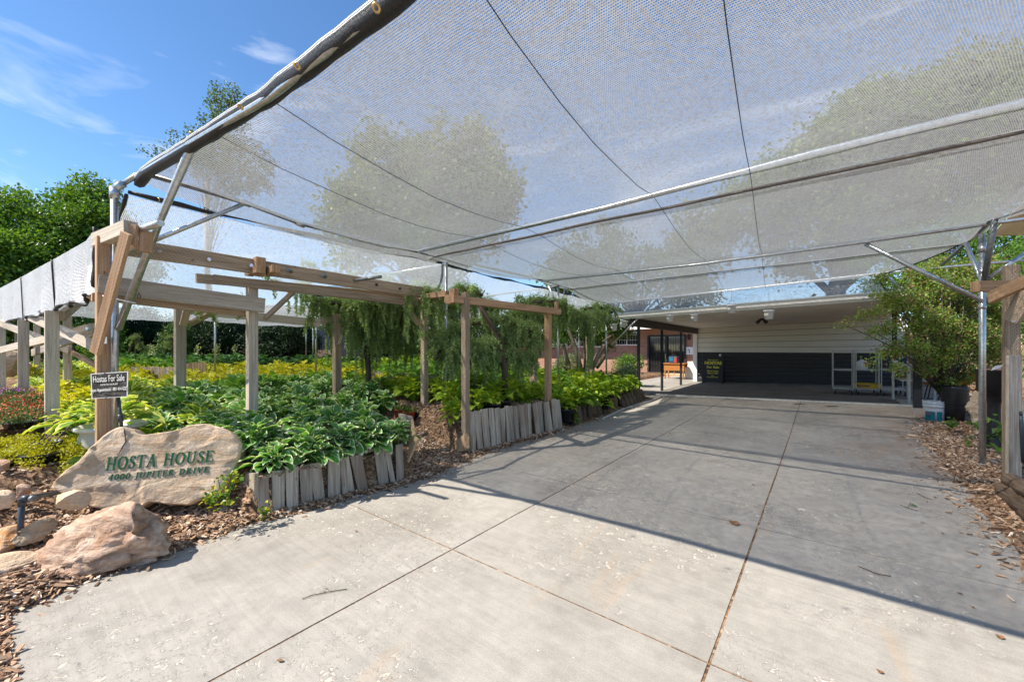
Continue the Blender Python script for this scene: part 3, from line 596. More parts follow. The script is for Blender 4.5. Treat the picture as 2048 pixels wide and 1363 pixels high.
MB().tube([P3(1, i/14)+Vector((0, 0, -.003)) for i in range(15)], .012, 5).build('edge_band', M['black_band'], n3)
# flap falling from the last pipe onto the carport roof
fl = thing('shade_cloth_flap', 'silver shade cloth flap falling from the far pipe to the white carport roof edge', 'shade cloth', (-2, 11.6, 2.9))
def PF(u, v):
    a = P3(lerp(.03, 1, u), 1); x = a.x+(.30*v*v*sm(.8, 1, u)); zb = 2.47+.025*(x+4.4)
    return Vector((x+.03*math.sin(u*40)*v, 11.60+.05*v+.16*v*v+.035*math.sin(u*31+v*3)*v, lerp(a.z, zb+.035*math.sin(u*23)*v, v)))
sheet('cloth', PF, 90, 10, M['net_garden'], fl)
MB().tube([PF(1, i/8) for i in range(9)], .014, 5).build('edge_band', M['black_band'], fl); MB().tube([PF(.0, i/8) for i in range(9)], .014, 5).build('edge_band', M['black_band'], fl)
MB().tube([PF(i/60, 1)+Vector((0, -.01, 0)) for i in range(61)], .012, 5).build('hem', M['white_plastic'], fl)
# flap left of the end pole
fl2 = thing('shade_cloth_flap', 'small silver flap hanging left of the far end pole above the cedar', 'shade cloth', (-6.3, 11.8, 2.7))
def PG(u, v): a = Vector((lerp(-5.42, -7.6, u), 11.75+.05*math.sin(u*9), 2.88-.10*u)); return a+Vector((0, .05*v, -(.36-.05*math.sin(u*7))*v))
sheet('cloth', PG, 24, 6, M['net_garden'], fl2); MB().tube([PG(i/12, 1) for i in range(13)], .012, 5).build('hem', M['black_band'], fl2)
# garden cloth: steep strip beside the corner, then low over the beds
ng = thing('shade_cloth', 'low silver shade cloth spread over the hosta garden left of the driveway, sagging in folds', 'shade cloth', (-9, 6, 2.6))
def PN(u, v):
    y = lerp(lerp(.74, .45, min(1, u*3)), 12.2, v); x0 = lerp(-5.12, -5.45, v*v); x = lerp(x0, -15.5, u)
    e = math.exp(-(x0-x)/.42)                                                    # falls quickly from the rail
    low = 2.50-.12*u+.02*v; z = low+(2.935-low)*e + (.10*(1-u)*sm(.1, .9, v))*min(1, u*8)
    z += .035*abs(mnoise.noise(Vector((x*.5, y*3.2, 3))))-.10*abs(math.sin(math.pi*v*3.2))*(1-.2*u)*min(1, .25+u*8)+.02*nz3(x, y, 6, 1.1)+.018*math.sin(y*5+x*.7)*min(1, u*8)
    return Vector((x, y, z))
sheet('cloth', PN, 70, 90, M['net_garden'], ng)
MB().tube([PN(0, i/60)+Vector((.0, 0, .025)) for i in range(61)], [.017+.009*math.sin(i*.9) for i in range(61)], 6).build('hem', M['black_band'], ng)
MB().tube([PN(i/30*.12, 0)+Vector((0, -.01, .0)) for i in range(31)], [.014+.005*math.sin(i) for i in range(31)], 6).build('edge_band', M['black_band'], ng)
for v in (.02, .13, .26, .4, .55): grommet(PN(0, v)+Vector((.02, -.015, .02)), (-.3, 1, .2), ng, .014)
for u in (.035, .052): grommet(PN(u, 0)+Vector((0, -.035, 0)), (0, 1, .1), ng, .016)
# side skirt in full sun
sk = thing('side_cloth', 'sunlit silver side cloth hanging along the left garden edge, wavy black lower hem', 'shade cloth', (-8, .4, 2.3))
SK = [(192, 455, 578, 3.72), (172, 482, 600, 3.78), (140, 500, 610, 4.05), (110, 517, 617, 4.5), (80, 533, 628, 5.15), (50, 550, 637, 6.0), (25, 563, 641, 6.9), (0, 576, 646, 7.8), (-20, 585, 650, 9.0), (-40, 596, 655, 11)]
def PS(u, v):
    k = u*(len(SK)-1); i = min(int(k), len(SK)-2); f = k-i; a = SK[i]; b = SK[i+1]
    A = at(a[0], lerp(a[1], a[2], v), a[3]); B = at(b[0], lerp(b[1], b[2], v), b[3]); p = A.lerp(B, f)
    p.y += .03*math.sin(u*58)*v; p.z += .018*math.sin(u*74+1)*v*v+.012*math.sin(u*31)*v; return p
sheet('cloth', PS, 140, 12, M['net_side'], sk)
MB().tube([PS(i/140, 1) for i in range(141)], [.014+.008*math.sin(i*1.3) for i in range(141)], 6).build('hem', M['black_band'], sk)
MB().tube([PS(0, i/12)+Vector((.01, -.01, 0)) for i in range(13)], [.016, .012, .018, .014, .012, .018, .02, .016, .014, .02, .026, .03, .022], 7).build('edge_band', M['black_band'], sk)
MB().tube([PS(.345, i/8)-Vector((0, .012, 0)) for i in range(9)], .009, 5).build('seam', M['black_band'], sk)
MB().tube([PS(.58, i/8)-Vector((0, .012, 0)) for i in range(9)], .007, 5).build('seam', M['black_band'], sk)
# steel cables under the cloth
for i, (x0, lab) in enumerate(((-.24, 'thin dark cable under the driveway cloth, rightmost of the four'), (-1.06, 'thin dark cable crossing the middle of the driveway cloth'), (-2.62, 'thin dark cable second from the left under the driveway cloth'), (-3.42, 'thin dark cable nearest the left corner of the driveway cloth'))):
    yf = [.97]+[1.4+.5*k for k in range(21)]
    pts = [Vector((x0-.078*(y-.95), y, (P1(min(1, (x0+5)/7.7), (y-1)/3.34).z if y < 4.3 else P2((x0+5)/6.9, (y-4.3)/4.7).z if y < 8.9 else P3(min(1, (x0+5)/6.4), (y-8.85)/2.77).z)-.02)) for y in yf]
    tag(MB().tube(pts, .0028, 5).build('support_cable', M['cable']), lab, 'cable', 'cables under the driveway cloth')
# cream sail on the right and purple tie cords
sl_ = thing('canvas_sail', 'cream canvas sail at the right edge beyond the driveway cloth', 'shade sail', (3.4, 9, 3.2))
c4 = [at(1990, 462, d=6.9), at(2048, 403, d=6.0), at(2200, 380, d=6.6), at(2200, 475, d=8.4), at(2048, 466, d=8.0), at(1985, 470, d=7.2)]
mb = MB(); mb.prism(c4, (0, 0, .012)); mb.build('sail', M['cream_cloth'], sl_); MB().tube([at(1978, 472, d=7.1), at(2048, 468, d=7.9), at(2200, 477, d=8.4)], .014).build('hem', M['cream_cloth'], sl_)
for (a, b, l) in (((1882, 505, 8.9), (1913, 499, 8.7), 'upper purple cord tying the cloth edge to the right rail'), ((1850, 523, 9.9), (1898, 516, 9.4), 'lower purple cord tying the cloth edge to the right rail')):
    p = at(*a[:2], a[2]); q = at(*b[:2], b[2]); tag(MB().tube([p, p.lerp(q, .5)+Vector((0, 0, .02)), q, q-Vector((0, 0, .02)), p.lerp(q, .4)-Vector((0, 0, .02)), p], .004, 5).build('tie_cord', M['purple']), l, 'cord', 'purple tie cords')
# ================================================================ PERGOLAS
def V3(*a): return Vector(a)
def post(parent, x, y, z0, z1, w=.092, m='wood_grey', rz=0): 
    mb = MB(); mb.bar((x, y, z0), (x, y, z1), w, w, up=(math.sin(rz), math.cos(rz), 0)); return mb.build('post', M[m], parent, .004)
def beam(parent, p, q, w=.04, h=.09, m='wood_grey', name='beam'): return MB().bar(p, q, w, h).build(name, M[m], parent, .003)
pg = thing('wooden_pergola', 'brown and grey timber pergola whose near corner post carries the small for-sale sign', 'pergola', (-5.18, .62, 0))
cp = at(210, 860, d=3.66); CX, CY = cp.x, cp.y
post(pg, CX, CY, .2, 2.52, .118, 'wood_brown')
P5 = at(504, 820, d=4.62); post(pg, P5.x, P5.y, .3, 2.28, .098)
P8 = at(849, 838, d=6.75); post(pg, P8.x, P8.y, .1, 2.34, .095, 'wood_tan')
pf = at(360, 770, d=5.75); post(pg, pf.x, pf.y, .45, 2.22, .12)
p6 = at(674, 754, d=6.95); post(pg, p6.x, p6.y, .5, 2.1, .115, 'wood_tan')
# lower beam from the corner post to the second post, doubled
beam(pg, at(196, 567, d=3.58), at(529, 611, d=4.58), .04, .165)
beam(pg, at(225, 590, d=3.8), at(505, 624, d=4.72), .04, .13, 'wood_tan')
# upper round-cornered beam with bolts
ub0, ub1 = at(256, 494, d=3.78), at(892, 592, d=6.9)
beam(pg, ub0, ub1, .05, .165, 'wood_tan')
for (px, py) in ((320, 503), (420, 519), (504, 531)):
    k = (px-248)/(902-248); q = at(px, py, d=1/lerp(1/3.78, 1/6.85, k)-.04)
    dirv = (V3(0, 0, EYE)-q); dirv = V3(.8, -.6, 0); MB().tube([q, q+dirv*.02], .019, 8).build('bolt', M['bolt'], pg)
for (px, py) in ((582, 543), (650, 553)):
    k = (px-248)/(902-248); q = at(px, py, d=1/lerp(1/3.78, 1/6.85, k)); MB().tube([q-V3(.05, -.04, 0), q+V3(.11, -.085, .0)], .021, 10).build('pipe_stub', M['galv_dark'], pg)
q = at(700, 562, d=5.6); MB().tube([q, at(762, 553, d=5.3)], .021, 10).build('pipe_stub', M['galv_dark'], pg)
for (px, py) in ((753, 569), (800, 577)):
    k = (px-248)/(902-248); q = at(px, py, d=1/lerp(1/3.78, 1/6.85, k)-.035); MB().tube([q-V3(.02, -.015, 0), q+V3(.006, -.004, 0)], .02, 10).build('pipe_hole', M['dark_trim'], pg)
# lower long beams beyond the second post
beam(pg, at(427, 558, d=4.22), at(884, 612, d=7.0), .04, .10, 'wood_tan'); beam(pg, at(392, 556, d=4.25), at(880, 600, d=7.2), .04, .10, 'wood_tan')
beam(pg, at(360, 605, d=5.75), at(506, 600, d=4.7), .04, .09); beam(pg, at(365, 618, d=5.8), at(640, 646, d=6.8), .04, .13)
beam(pg, at(640, 640, d=6.9), at(700, 640, d=7.2), .04, .12)
# braces
def brace(parent, a, b, m='wood_tan', w=.085, h=.042, name='brace'): return MB().bar(a, b, h, w, up=(.6, .2, .8)).build(name, M[m], parent, .003)
brace(pg, at(530, 637, d=4.62), at(588, 582, d=5.0)); brace(pg, at(838, 648, d=6.7), at(810, 610, d=6.45))
brace(pg, at(366, 650, d=5.65), at(378, 606, d=5.6)); brace(pg, at(378, 648, d=5.7), at(440, 617, d=5.9)); brace(pg, at(676, 690, d=6.9), at(690, 640, d=7.1))
# top blocks at the second post
MB().bar(at(519, 552, d=4.6), at(519, 515, d=4.6), .1, .1).build('block', M['wood_brown'], pg, .004)
beam(pg, at(497, 545, d=4.75), at(522, 538, d=4.45), .085, .085, 'wood_brown', 'block'); beam(pg, at(536, 545, d=4.75), at(552, 537, d=4.55), .085, .085, 'wood_brown', 'block')
# headpiece, hanging blocks and leaning prop at the corner
hp0 = at(196, 482, d=3.72); hp1 = at(262, 456, d=3.42); beam(pg, hp0, hp1, .095, .125, 'wood_grey', 'header')
MB().bar(at(267, 449, d=3.42), at(262, 497, d=3.44), .03, .075, up=(.7, .6, 0)).build('block', M['wood_brown'], pg, .003)
MB().bar(at(292, 462, d=3.5), at(291, 504, d=3.5), .085, .06, up=(.7, .6, 0)).build('block', M['wood_brown'], pg, .003)
MB().bar(at(254, 466, d=3.36), at(190, 706, d=3.52), .036, .088, up=(.85, .5, 0)).build('prop', M['wood_brown'], pg, .003)
MB().box(at(209, 680, d=3.585), (.055, .006, .06), R(30)).build('bracket', M['galv'], pg)
beam(pg, at(192, 594, d=3.72), at(150, 596, d=4.6), .05, .08, 'wood_brown')
MB().tube([at(206, 591, d=3.58), at(232, 598, d=3.5), at(272, 606, d=3.6)], .006, 6).build('cable_tie', M['white_plastic'], pg)
for (px, py, d) in ((278, 588, 3.7), (401, 602, 4.2)):
    q = at(px, py, d); pts = [q+V3(.016*math.cos(a)*.8, .016*math.cos(a)*.6, -.02+.016*math.sin(a)) for a in np.linspace(0, 2*math.pi, 9)]; MB().tube(pts, .003, 5, False).tube([q+V3(0, 0, -.004), q+V3(0, 0, .02)], .003, 5).build('screw_eye', M['dark_trim'], pg)
# second pergola bay over the plank bed
pb = thing('wooden_pergola', 'reddish two-post timber pergola bay rising from the second plank bed', 'pergola', (-4.05, 4.1, 0))
A0 = at(931, 900, d=5.66); post(pb, A0.x, A0.y, 0, 2.30, .088, 'wood_tan'); B0 = at(1096, 806, d=7.35); post(pb, B0.x, B0.y, .2, 2.2, .10, 'wood_brown')
beam(pb, at(905, 597, d=5.48), at(1121, 623, d=7.5), .042, .105, 'wood_brown'); beam(pb, at(914, 599, d=5.62), at(1118, 625, d=7.7), .042, .10, 'wood_brown')
MB().bar(at(908, 606, d=5.55), at(908, 577, d=5.55), .1, .09).build('block', M['wood_brown'], pb, .003)
MB().bar(at(1113, 626, d=7.6), at(1113, 603, d=7.6), .06, .06).build('block', M['wood_brown'], pb, .003)
beam(pb, at(843, 594, d=6.6), at(897, 587, d=5.7), .09, .085, 'wood_brown'); beam(pb, at(862, 600, d=6.5), at(880, 597, d=6.1), .03, .03, 'wood_tan', 'block')
beam(pb, at(894, 597, d=5.7), at(905, 600, d=5.6), .09, .12, 'wood_brown', 'block')
ip = at(1067, 778, d=8.3); post(pb, ip.x, ip.y, .3, 1.85, .125, 'wood_tan'); beam(pb, at(1000, 700, d=8.4), at(1095, 698, d=8.4), .05, .1, 'wood_brown')
MB().tube([at(1089, 614, d=7.33), at(1094, 622, d=7.25), at(1088, 632, d=7.25), at(1096, 640, d=7.25), at(1092, 650, d=7.25)], .004, 5).tube([at(1098, 615, d=7.33), at(1102, 626, d=7.25), at(1100, 645, d=7.25)], .004, 5).build('yellow_string', M['yellow'], pb)
# left bay: posts and crossing timbers under the skirt
pl = thing('wooden_pergola', 'grey timber bay with crossed braces under the side cloth at the far left', 'pergola', (-8, .3, .5))
for (px, py, d, w) in ((104, 862, 4.5, .11), (47, 820, 6.0, .11), (2, 797, 7.7, .12)):
    q = at(px, py, d); post(pl, q.x, q.y, q.z-.1, 1.93, w)
for (px, py, d, w) in ((135, 762, 6.7, .1), (74, 742, 9, .1), (43, 744, 10, .1), (34, 740, 10.5, .08)):
    q = at(px, py, d); post(pl, q.x, q.y, q.z-.2, 2.05, w, 'wood_grey')
for (a, b, w) in (((60, 632, 5.7), (186, 690, 4.6), .12), ((0, 645, 7.4), (140, 700, 6.4), .12), ((186, 655, 5.3), (0, 700, 7.6), .12), ((186, 664, 5.2), (66, 705, 6.2), .11), ((140, 702, 6.5), (192, 731, 5.6), .06), ((20, 702, 9.5), (60, 730, 7.5), .06)):
    beam(pl, at(a[0], a[1], a[2]), at(b[0], b[1], b[2]), .04, w, 'wood_grey' if w > .1 else 'wood_brown', 'cross_brace')
beam(pl, at(124, 632, d=4.4), at(165, 600, d=6.4), .05, .11, 'wood_tan')
q = at(177, 658, 5.1); MB().tube([q, q+V3(.01, -.02, 0)], .02, 8).build('bolt', M['bolt'], pl)
# right bay
pr = thing('wooden_pergola', 'grey timber post with reddish header beams at the right edge beside the log pile', 'pergola', (1.7, 6.9, 0))
RX = at(2026, 960, d=4.55); r0 = at(2022, 960, d=4.6)
post(pr, r0.x, r0.y, 0, 2.46, .115, 'wood_tan')
MB().bar(at(2027, 972, d=4.42), at(2028, 710, d=4.42), .15, .03, up=(-.6, .8, 0)).build('plank', M['plank'], pr, .003)
beam(pr, at(1950, 573, d=4.42), at(2085, 571, d=4.5), .09, .115, 'wood_brown'); beam(pr, at(1980, 596, d=4.3), at(2110, 535, d=3.6), .045, .12, 'wood_brown')
MB().bar(at(2022, 642, d=4.5), at(2075, 560, d=4.3), .04, .15, up=(-.6, .8, 0)).build('brace', M['wood_tan'], pr, .003)
q = at(2028, 642, 4.42); MB().tube([q, q+V3(-.01, -.012, 0)], .014, 8).build('bolt', M['bolt'], pr)
tg = thing('paper_tag', 'small white tag pinned to the left side of the right-hand timber post', 'tag', at(1995, 736, 4.5))
b0 = at(1996, 735, 4.45); mb = MB(); mb.prism([b0+V3(-.055, -.02, -.03), b0+V3(.025, .035, -.002), b0+V3(.05, .045, .035), b0+V3(-.02, -.005, .02)], (.002, -.003, 0)); mb.build('card', M['white_plastic'], tg); MB().tube([b0+V3(.045, .04, .03), b0+V3(.09, .09, .01)], .003, 5).build('string', M['twig'], tg)
# ================================================================ PLANK BEDS
def plank_row(root, a, b, n, zt0, zt1, lean, seed, gaps=(), wmul=1, zb=None, holes=True, m='plank'):
    rr_ = random.Random(seed); a = Vector(a); b = Vector(b); dirv = (b-a); dirv.z = 0; L = dirv.length; dirv.normalize(); nrm = Vector((dirv.y, -dirv.x, 0))   # towards the driveway
    ws = [rr_.uniform(.6, 1.35) for _ in range(n)]; tot = sum(ws); x = 0
    for i in range(n):
        w = ws[i]/tot*L*wmul; c = x+w/2; x += w; t = c/L
        if i in gaps: continue
        bs = a.lerp(b, t); zt_ = lerp(zt0, zt1, t)+rr_.uniform(-.015, .012); tilt = rr_.uniform(-.05, .05)+(.12 if i in lean else 0); ww = w*.93/2
        z0 = H(bs.x, bs.y)-.05 if zb is None else zb; z0 = min(z0, .06); out = rr_.uniform(-.012, .02)
        top = bs-nrm*.02+dirv*(-tilt*.4); top.z = 0; bot = bs+nrm*(.03+out); bot.z = 0; th = -nrm*.022
        f = [bot-dirv*ww*rr_.uniform(.75, 1)+V3(0, 0, z0+rr_.uniform(0, .05)), bot+dirv*ww*rr_.uniform(.75, 1)+V3(0, 0, z0+rr_.uniform(0, .04)), top+dirv*ww+V3(0, 0, zt_+rr_.uniform(-.012, .008)), top-dirv*ww+V3(0, 0, zt_+rr_.uniform(-.012, .008))]
        MB().prism(f, th).build('plank', M[m], root, .003)
e1 = thing('plank_edging', 'leaning weathered plank edging around the nearest white-edged hosta bed', 'garden edging', at(508, 1030, z=0), 0, 'plank edgings beside the driveway')
a1 = at(497, 1030, z=.02); b1 = at(806, 958, z=.02); a1 = at(512, 1034, z=0); PA1 = a1.copy(); PB1 = b1.copy()
plank_row(e1, a1, b1, 13, .36, .42, (4, 7, 8, 10, 11), 5, gaps=(9,))
q0 = at(491, 950, d=3.62); q1 = at(507, 1034, z=0); mb = MB(); mb.prism([q1, a1+V3(-.17, -.02, .03), a1+V3(-.20, -.03, .30), at(492, 946, d=3.6), at(509, 946, d=3.52)], (.012, .03, 0)); mb.build('plank', M['plank'], e1, .002)
tr_ = beam(e1, a1+V3(-.03, .0, .335), b1+V3(-.10, -.1, .39), .035, .03, 'plank', 'top_rail')
# folded end boards at the gap
def shard(parent, pts, th, m='plank', name='plank'): MB().prism([at(*p) for p in pts], th).build(name, M[m], parent, .003)
shard(e1, [(796, 826, 4.85), (818, 832, 4.8), (822, 845, 4.8), (812, 860, 4.8), (798, 842, 4.85)], (.03, .03, 0)); shard(e1, [(800, 868, 4.8), (803, 850, 4.8), (822, 854, 4.75), (821, 892, 4.7), (798, 892, 4.75)], (-.03, .03, 0))
shard(e1, [(822, 838, 4.75), (827, 870, 4.6), (834, 878, 4.5), (814, 924, 4.5), (818, 892, 4.6)], (.02, .02, 0), 'plank_raw')
e2 = thing('plank_edging', 'tall grey plank edging under the two-post pergola bay', 'garden edging', at(940, 905, z=0), 0, 'plank edgings beside the driveway')
a2 = at(941, 908, z=0); b2 = at(1122, 858, z=0); plank_row(e2, a2, b2, 19, .60, .56, (13, 14, 16), 11, gaps=(12,))
q = at(924, 840, d=5.75); mb = MB(); mb.prism([a2+V3(-.0, 0, 0), a2+V3(-.13, .05, .0), a2+V3(-.15, .05, .60), a2+V3(-.01, 0, .61)], (.012, .03, 0)); mb.build('plank', M['plank'], e2, .002)
shard(e2, [(912, 901, 5.6), (912, 882, 5.6), (928, 866, 5.55), (932, 873, 5.55), (932, 896, 5.5), (918, 903, 5.5)], (.03, .04, 0), 'plank_raw')
e3 = thing('plank_edging', 'low row of short planks edging the raised bed far back behind the corner post', 'garden edging', at(300, 740, 9), 0, 'low plank rows in the garden')
p0, p1 = at(262, 742, 9.2), at(352, 744, 8.6)
for i in range(14):
    t = i/14; q = p0.lerp(p1, t); q2 = p0.lerp(p1, t+1/15); zt_ = q.z+.10; MB().prism([V3(q.x, q.y, zt_-.34), V3(q2.x, q2.y, zt_-.34), V3(q2.x, q2.y, zt_+random.uniform(-.02, .02)), V3(q.x, q.y, zt_+random.uniform(-.02, .02))], (-.02, .02, 0)).build('plank', M['plank_raw' if i % 3 == 0 else 'plank'], e3)
e4 = thing('plank_edging', 'low row of short planks edging the raised bed behind the grey tree trunk', 'garden edging', at(780, 745, 9), 0, 'low plank rows in the garden')
p0, p1 = at(745, 752, 9.0), at(905, 762, 8.4)
for i in range(18):
    t = i/18; q = p0.lerp(p1, t); q2 = p0.lerp(p1, t+1/19); zt_ = q.z+.10; MB().prism([V3(q.x, q.y, zt_-.34), V3(q2.x, q2.y, zt_-.34), V3(q2.x, q2.y, zt_+random.uniform(-.02, .02)), V3(q.x, q.y, zt_+random.uniform(-.02, .02))], (-.02, .02, 0)).build('plank', M['plank_raw' if i % 3 == 0 else 'plank'], e4)
e5 = thing('plank_edging', 'short boards edging the bed beyond the middle left post', 'garden edging', at(380, 722, 10), 0, 'low plank rows in the garden')
p0, p1 = at(372, 737, 9.6), at(412, 733, 9.6)
for i in range(7):
    t = i/7; q = p0.lerp(p1, t); q2 = p0.lerp(p1, t+1/8); zt_ = q.z+.13; MB().prism([V3(q.x, q.y, zt_-.34), V3(q2.x, q2.y, zt_-.34), V3(q2.x, q2.y, zt_), V3(q.x, q.y, zt_)], (-.02, .02, 0)).build('plank', M['plank_raw'], e5)
# ---- log edgings
def log(parent, p, q, r, m='log', name='log'):
    mb = MB(); p = Vector(p); q = Vector(q); n = 6; pts = [p.lerp(q, i/n) for i in range(n+1)]; mb.tube(pts, [r*(1+.1*math.sin(i*2+r*99)) for i in range(n+1)], 12, False)
    d = (q-p).normalized(); mb.disc(q+d*.001, r, 12, 1, d); mb.disc(p-d*.001, r, 12, 1, -d); return mb.build(name, [M[m], M['log_end']], parent)
le_ = thing('log_edging', 'row of short upright logs holding the lime hosta bed along the far driveway edge', 'garden edging', at(1140, 850, z=0))
pts = [(1147, 847), (1160, 843), (1171, 839), (1181, 835), (1191, 831), (1200, 828), (1209, 825), (1217, 822), (1225, 819), (1233, 816), (1241, 813)]
for i, (px, py) in enumerate(pts):
    q = at(px, py, z=0); hgt = .30+.03*math.sin(i*2.1); dx = random.uniform(-.05, .07); log(le_, q-V3(.02, 0, .05), q+V3(-.05, dx, hgt), .062+.012*math.sin(i*1.7))
for i, (px, py) in enumerate(((1250, 811), (1258, 808), (1265, 805), (1272, 802), (1278, 799), (1283, 797))):
    q = at(px, py-2, z=.08); log(le_, q+V3(.0, -.02, -.12), q+V3(-.2, .12, .17), .075)
ll = thing('log_edging', 'curved row of short dark upright logs at the far left below the flower pots', 'garden edging', at(60, 890, 3.9))
for i, (px, py, zz) in enumerate(((-6, 915, 865), (4, 908, 862), (16, 893, 860), (32, 886, 858), (47, 880, 852), (62, 873, 848), (76, 868, 846), (88, 862, 842))):
    q = at(px, py, 3.9+i*.09); q2 = at(px-3, zz, 4.0+i*.09); log(ll, q-V3(0, 0, .1), q2, .055+.008*math.sin(i*3))
lp = thing('log_pile', 'stack of grey weathered logs retaining the mulch at the right edge', 'log pile', at(2020, 1040, z=0))
for (a, b, r) in (((1996, 1013, 4.05), (2075, 1075, 3.3), .085), ((1999, 975, 4.2), (2060, 997, 3.6), .06), ((2010, 990, 4.05), (2080, 1030, 3.2), .07), ((2022, 960, 4.1), (2075, 990, 3.4), .07), ((2030, 1005, 3.9), (2090, 1050, 3.0), .065), ((2038, 1077, 3.2), (2075, 1090, 3.0), .06)):
    log(lp, at(*a), at(*b), r)
# ================================================================ ROCKS
def boulder(name, label, c, dims, rz, seed, m, cuts=9, rough=.10, group=None, sub=5, tiltx=0):
    bm = bmesh.new(); bmesh.ops.create_icosphere(bm, subdivisions=sub, radius=1); r_ = random.Random(seed)
    pl_ = [(Vector((r_.gauss(0, 1), r_.gauss(0, 1), r_.gauss(0, .8))).normalized(), r_.uniform(.42, .74)) for _ in range(cuts)]
    for v in bm.verts:
        p = v.co.copy()
        for (n, d) in pl_:
            k = p.dot(n)-d
            if k > 0: p -= n*k*.97
        s = Vector((seed*3.1, seed*1.7, 0)); f = mnoise.fractal(p*1.6+s, .9, 2.0, 5); rd = abs(mnoise.noise(p*2.3+s)); p += v.co*(f*rough*.8-(.25-min(.25, rd))*0-max(0, .09-rd)*rough*9)+v.co*mnoise.fractal(p*7+s, .8, 2, 4)*rough*.45
        v.co = p
    for v in bm.verts: v.co = Vector((v.co.x*dims[0], v.co.y*dims[1], v.co.z*dims[2]))
    me = bpy.data.meshes.new(name); bm.to_mesh(me); bm.free()
    for p in me.polygons: p.use_smooth = True
    o = link(name, me, M[m]); o.location = c; o.rotation_euler = (tiltx, 0, rz); tag(o, label, 'rock', group); return o
g0 = at(212, 1075, d=2.8); boulder('boulder', 'low pinkish boulder lying in the mulch in front of the carved name stone', (g0.x, g0.y, .12), (.62, .33, .29), R(37.8), 7, 'pink_rock', 15, .10)
g1 = at(68, 1062, d=2.8); boulder('boulder', 'small cream rock between the grey pipe and the pinkish boulder', (g1.x, g1.y, g1.z), (.12, .10, .09), R(60), 9, 'tan_rock', 8, .1)
boulder('flagstone', 'orange-stained flat stone at the left edge beside the small cream rock', at(12, 1078, d=2.76), (.17, .2, .08), R(10), 12, 'orange_slab', 10, .05)
boulder('flagstone', 'pale flat stone lying lowest at the left edge', at(5, 1128, d=2.56), (.16, .16, .05), R(35), 15, 'sandstone', 8, .04)
boulder('boulder', 'rounded tan boulder at the far left beyond the crossed timbers', at(28, 724, d=8.6), (.33, .33, .34), 0, 21, 'tan_rock', 5, .05)
boulder('boulder', 'big tan boulder dappled with leaf shade behind the right steel pole', (2.30, 9.9, .36), (.42, .40, .58), R(20), 27, 'tan_rock', 7, .09)
boulder('flagstone', 'reddish flat stone standing at the left edge above the mulch slope', at(-8, 935, d=3.3), (.14, .10, .10), R(30), 31, 'pink_rock', 8, .06)
boulder('flagstone', 'cream flat stone half buried at the left edge under the reddish stone', at(2, 1000, d=2.9), (.12, .08, .07), 0, 33, 'sandstone', 8, .04)
boulder('flagstone', 'thin grey-purple stone standing upright in the mulch above the grey pipe', at(45, 985, d=3.1), (.07, .03, .07), R(50), 35, 'pink_rock', 8, .04)
boulder('flagstone', 'broken end of the buff stone tucked under the left of the name stone', at(138, 1002, d=2.98), (.15, .10, .08), R(40), 37, 'sandstone', 9, .05)
# ---- the carved stone
ns = thing('name_stone', 'large buff sandstone slab carved HOSTA HOUSE 4000 JUPITER DRIVE in green letters', 'carved stone', at(290, 1010, d=3.3))
OUT = [(99.6, 974), (108, 962), (116, 955), (130, 940), (142, 933), (158, 922), (171, 909), (176, 897), (189, 884), (205, 871), (218, 861), (233, 853), (243, 852), (254, 854), (266, 857), (272, 864), (283, 869), (300, 867), (324, 864), (340, 862), (351, 860), (372, 852), (390, 847), (414, 846), (432, 851), (448, 856), (460, 862), (472, 872), (482, 884), (484, 897), (480, 915), (469, 934), (460, 953), (450, 970), (440, 985), (424, 993), (402, 998), (378, 1010), (355, 1009), (338, 1009), (315, 1005), (297, 1004), (270, 1020), (240, 1024), (205, 1018), (178, 1013), (160, 1002), (140, 993), (118, 984)]
vd = Vector((-sT, cT, 0)); rd_ = Vector((cT, sT, 0))
B0 = at(290, 1015, d=3.28); Nn = (-vd*1.0+rd_*(.42)+Vector((0, 0, .34))).normalized()
def on_plane(px, py, off=0):
    dr = at(px, py, d=1)-Vector((0, 0, EYE)); k = (B0-Vector((0, 0, EYE))).dot(Nn)/dr.dot(Nn); return Vector((0, 0, EYE))+dr*k+Nn*off
pol = [on_plane(*p) for p in OUT]; cen = on_plane(300, 930)
def q_px(q): d = -sT*q.x+cT*q.y; return 1024+F*(cT*q.x+sT*q.y)/d, HZ+F*(EYE-q.z)/d
n_ = 160; cum = [0]
for i in range(len(pol)): cum.append(cum[-1]+(pol[(i+1) % len(pol)]-pol[i]).length)
rs = []
for k in range(n_):
    s = cum[-1]*k/n_; i = max(j for j in range(len(pol)) if cum[j] <= s); f = (s-cum[i])/(cum[i+1]-cum[i]); rs.append(pol[i].lerp(pol[(i+1) % len(pol)], f))
rings = [(1.0, -.20), (1.01, -.15), (.995, -.08), (1.0, -.03), (.99, -.008)]+[(t, 0) for t in (.975, .95, .92, .88, .83, .77, .7, .62, .53, .43, .32, .2, .1)]
VV = []; 
for (sc, off) in rings:
    for k, p in enumerate(rs):
        q = cen+(p-cen)*sc; r_ = .012*mnoise.fractal(q*9, 1, 2, 3)*(1 if off < -.01 or sc > .9 else .7)
        step = .012*(1 if mnoise.noise(q*2.4) > .12 else 0)+.008*(1 if mnoise.noise(q*5.1+Vector((3, 1, 2))) > .2 else 0); hz2, dz2 = q_px(q); fl__ = max(0, 1-max(0, abs(hz2-320)-105)/30)*max(0, 1-max(0, abs(dz2-930)-30)/14)
        VV.append(q+Nn*(off+(r_+step+(.02*mnoise.noise(q*1.8)))*(1-.93*fl__)))
VV.append(cen.copy()+Nn*.0005); FF = []
m_ = MB(); m_.v = VV
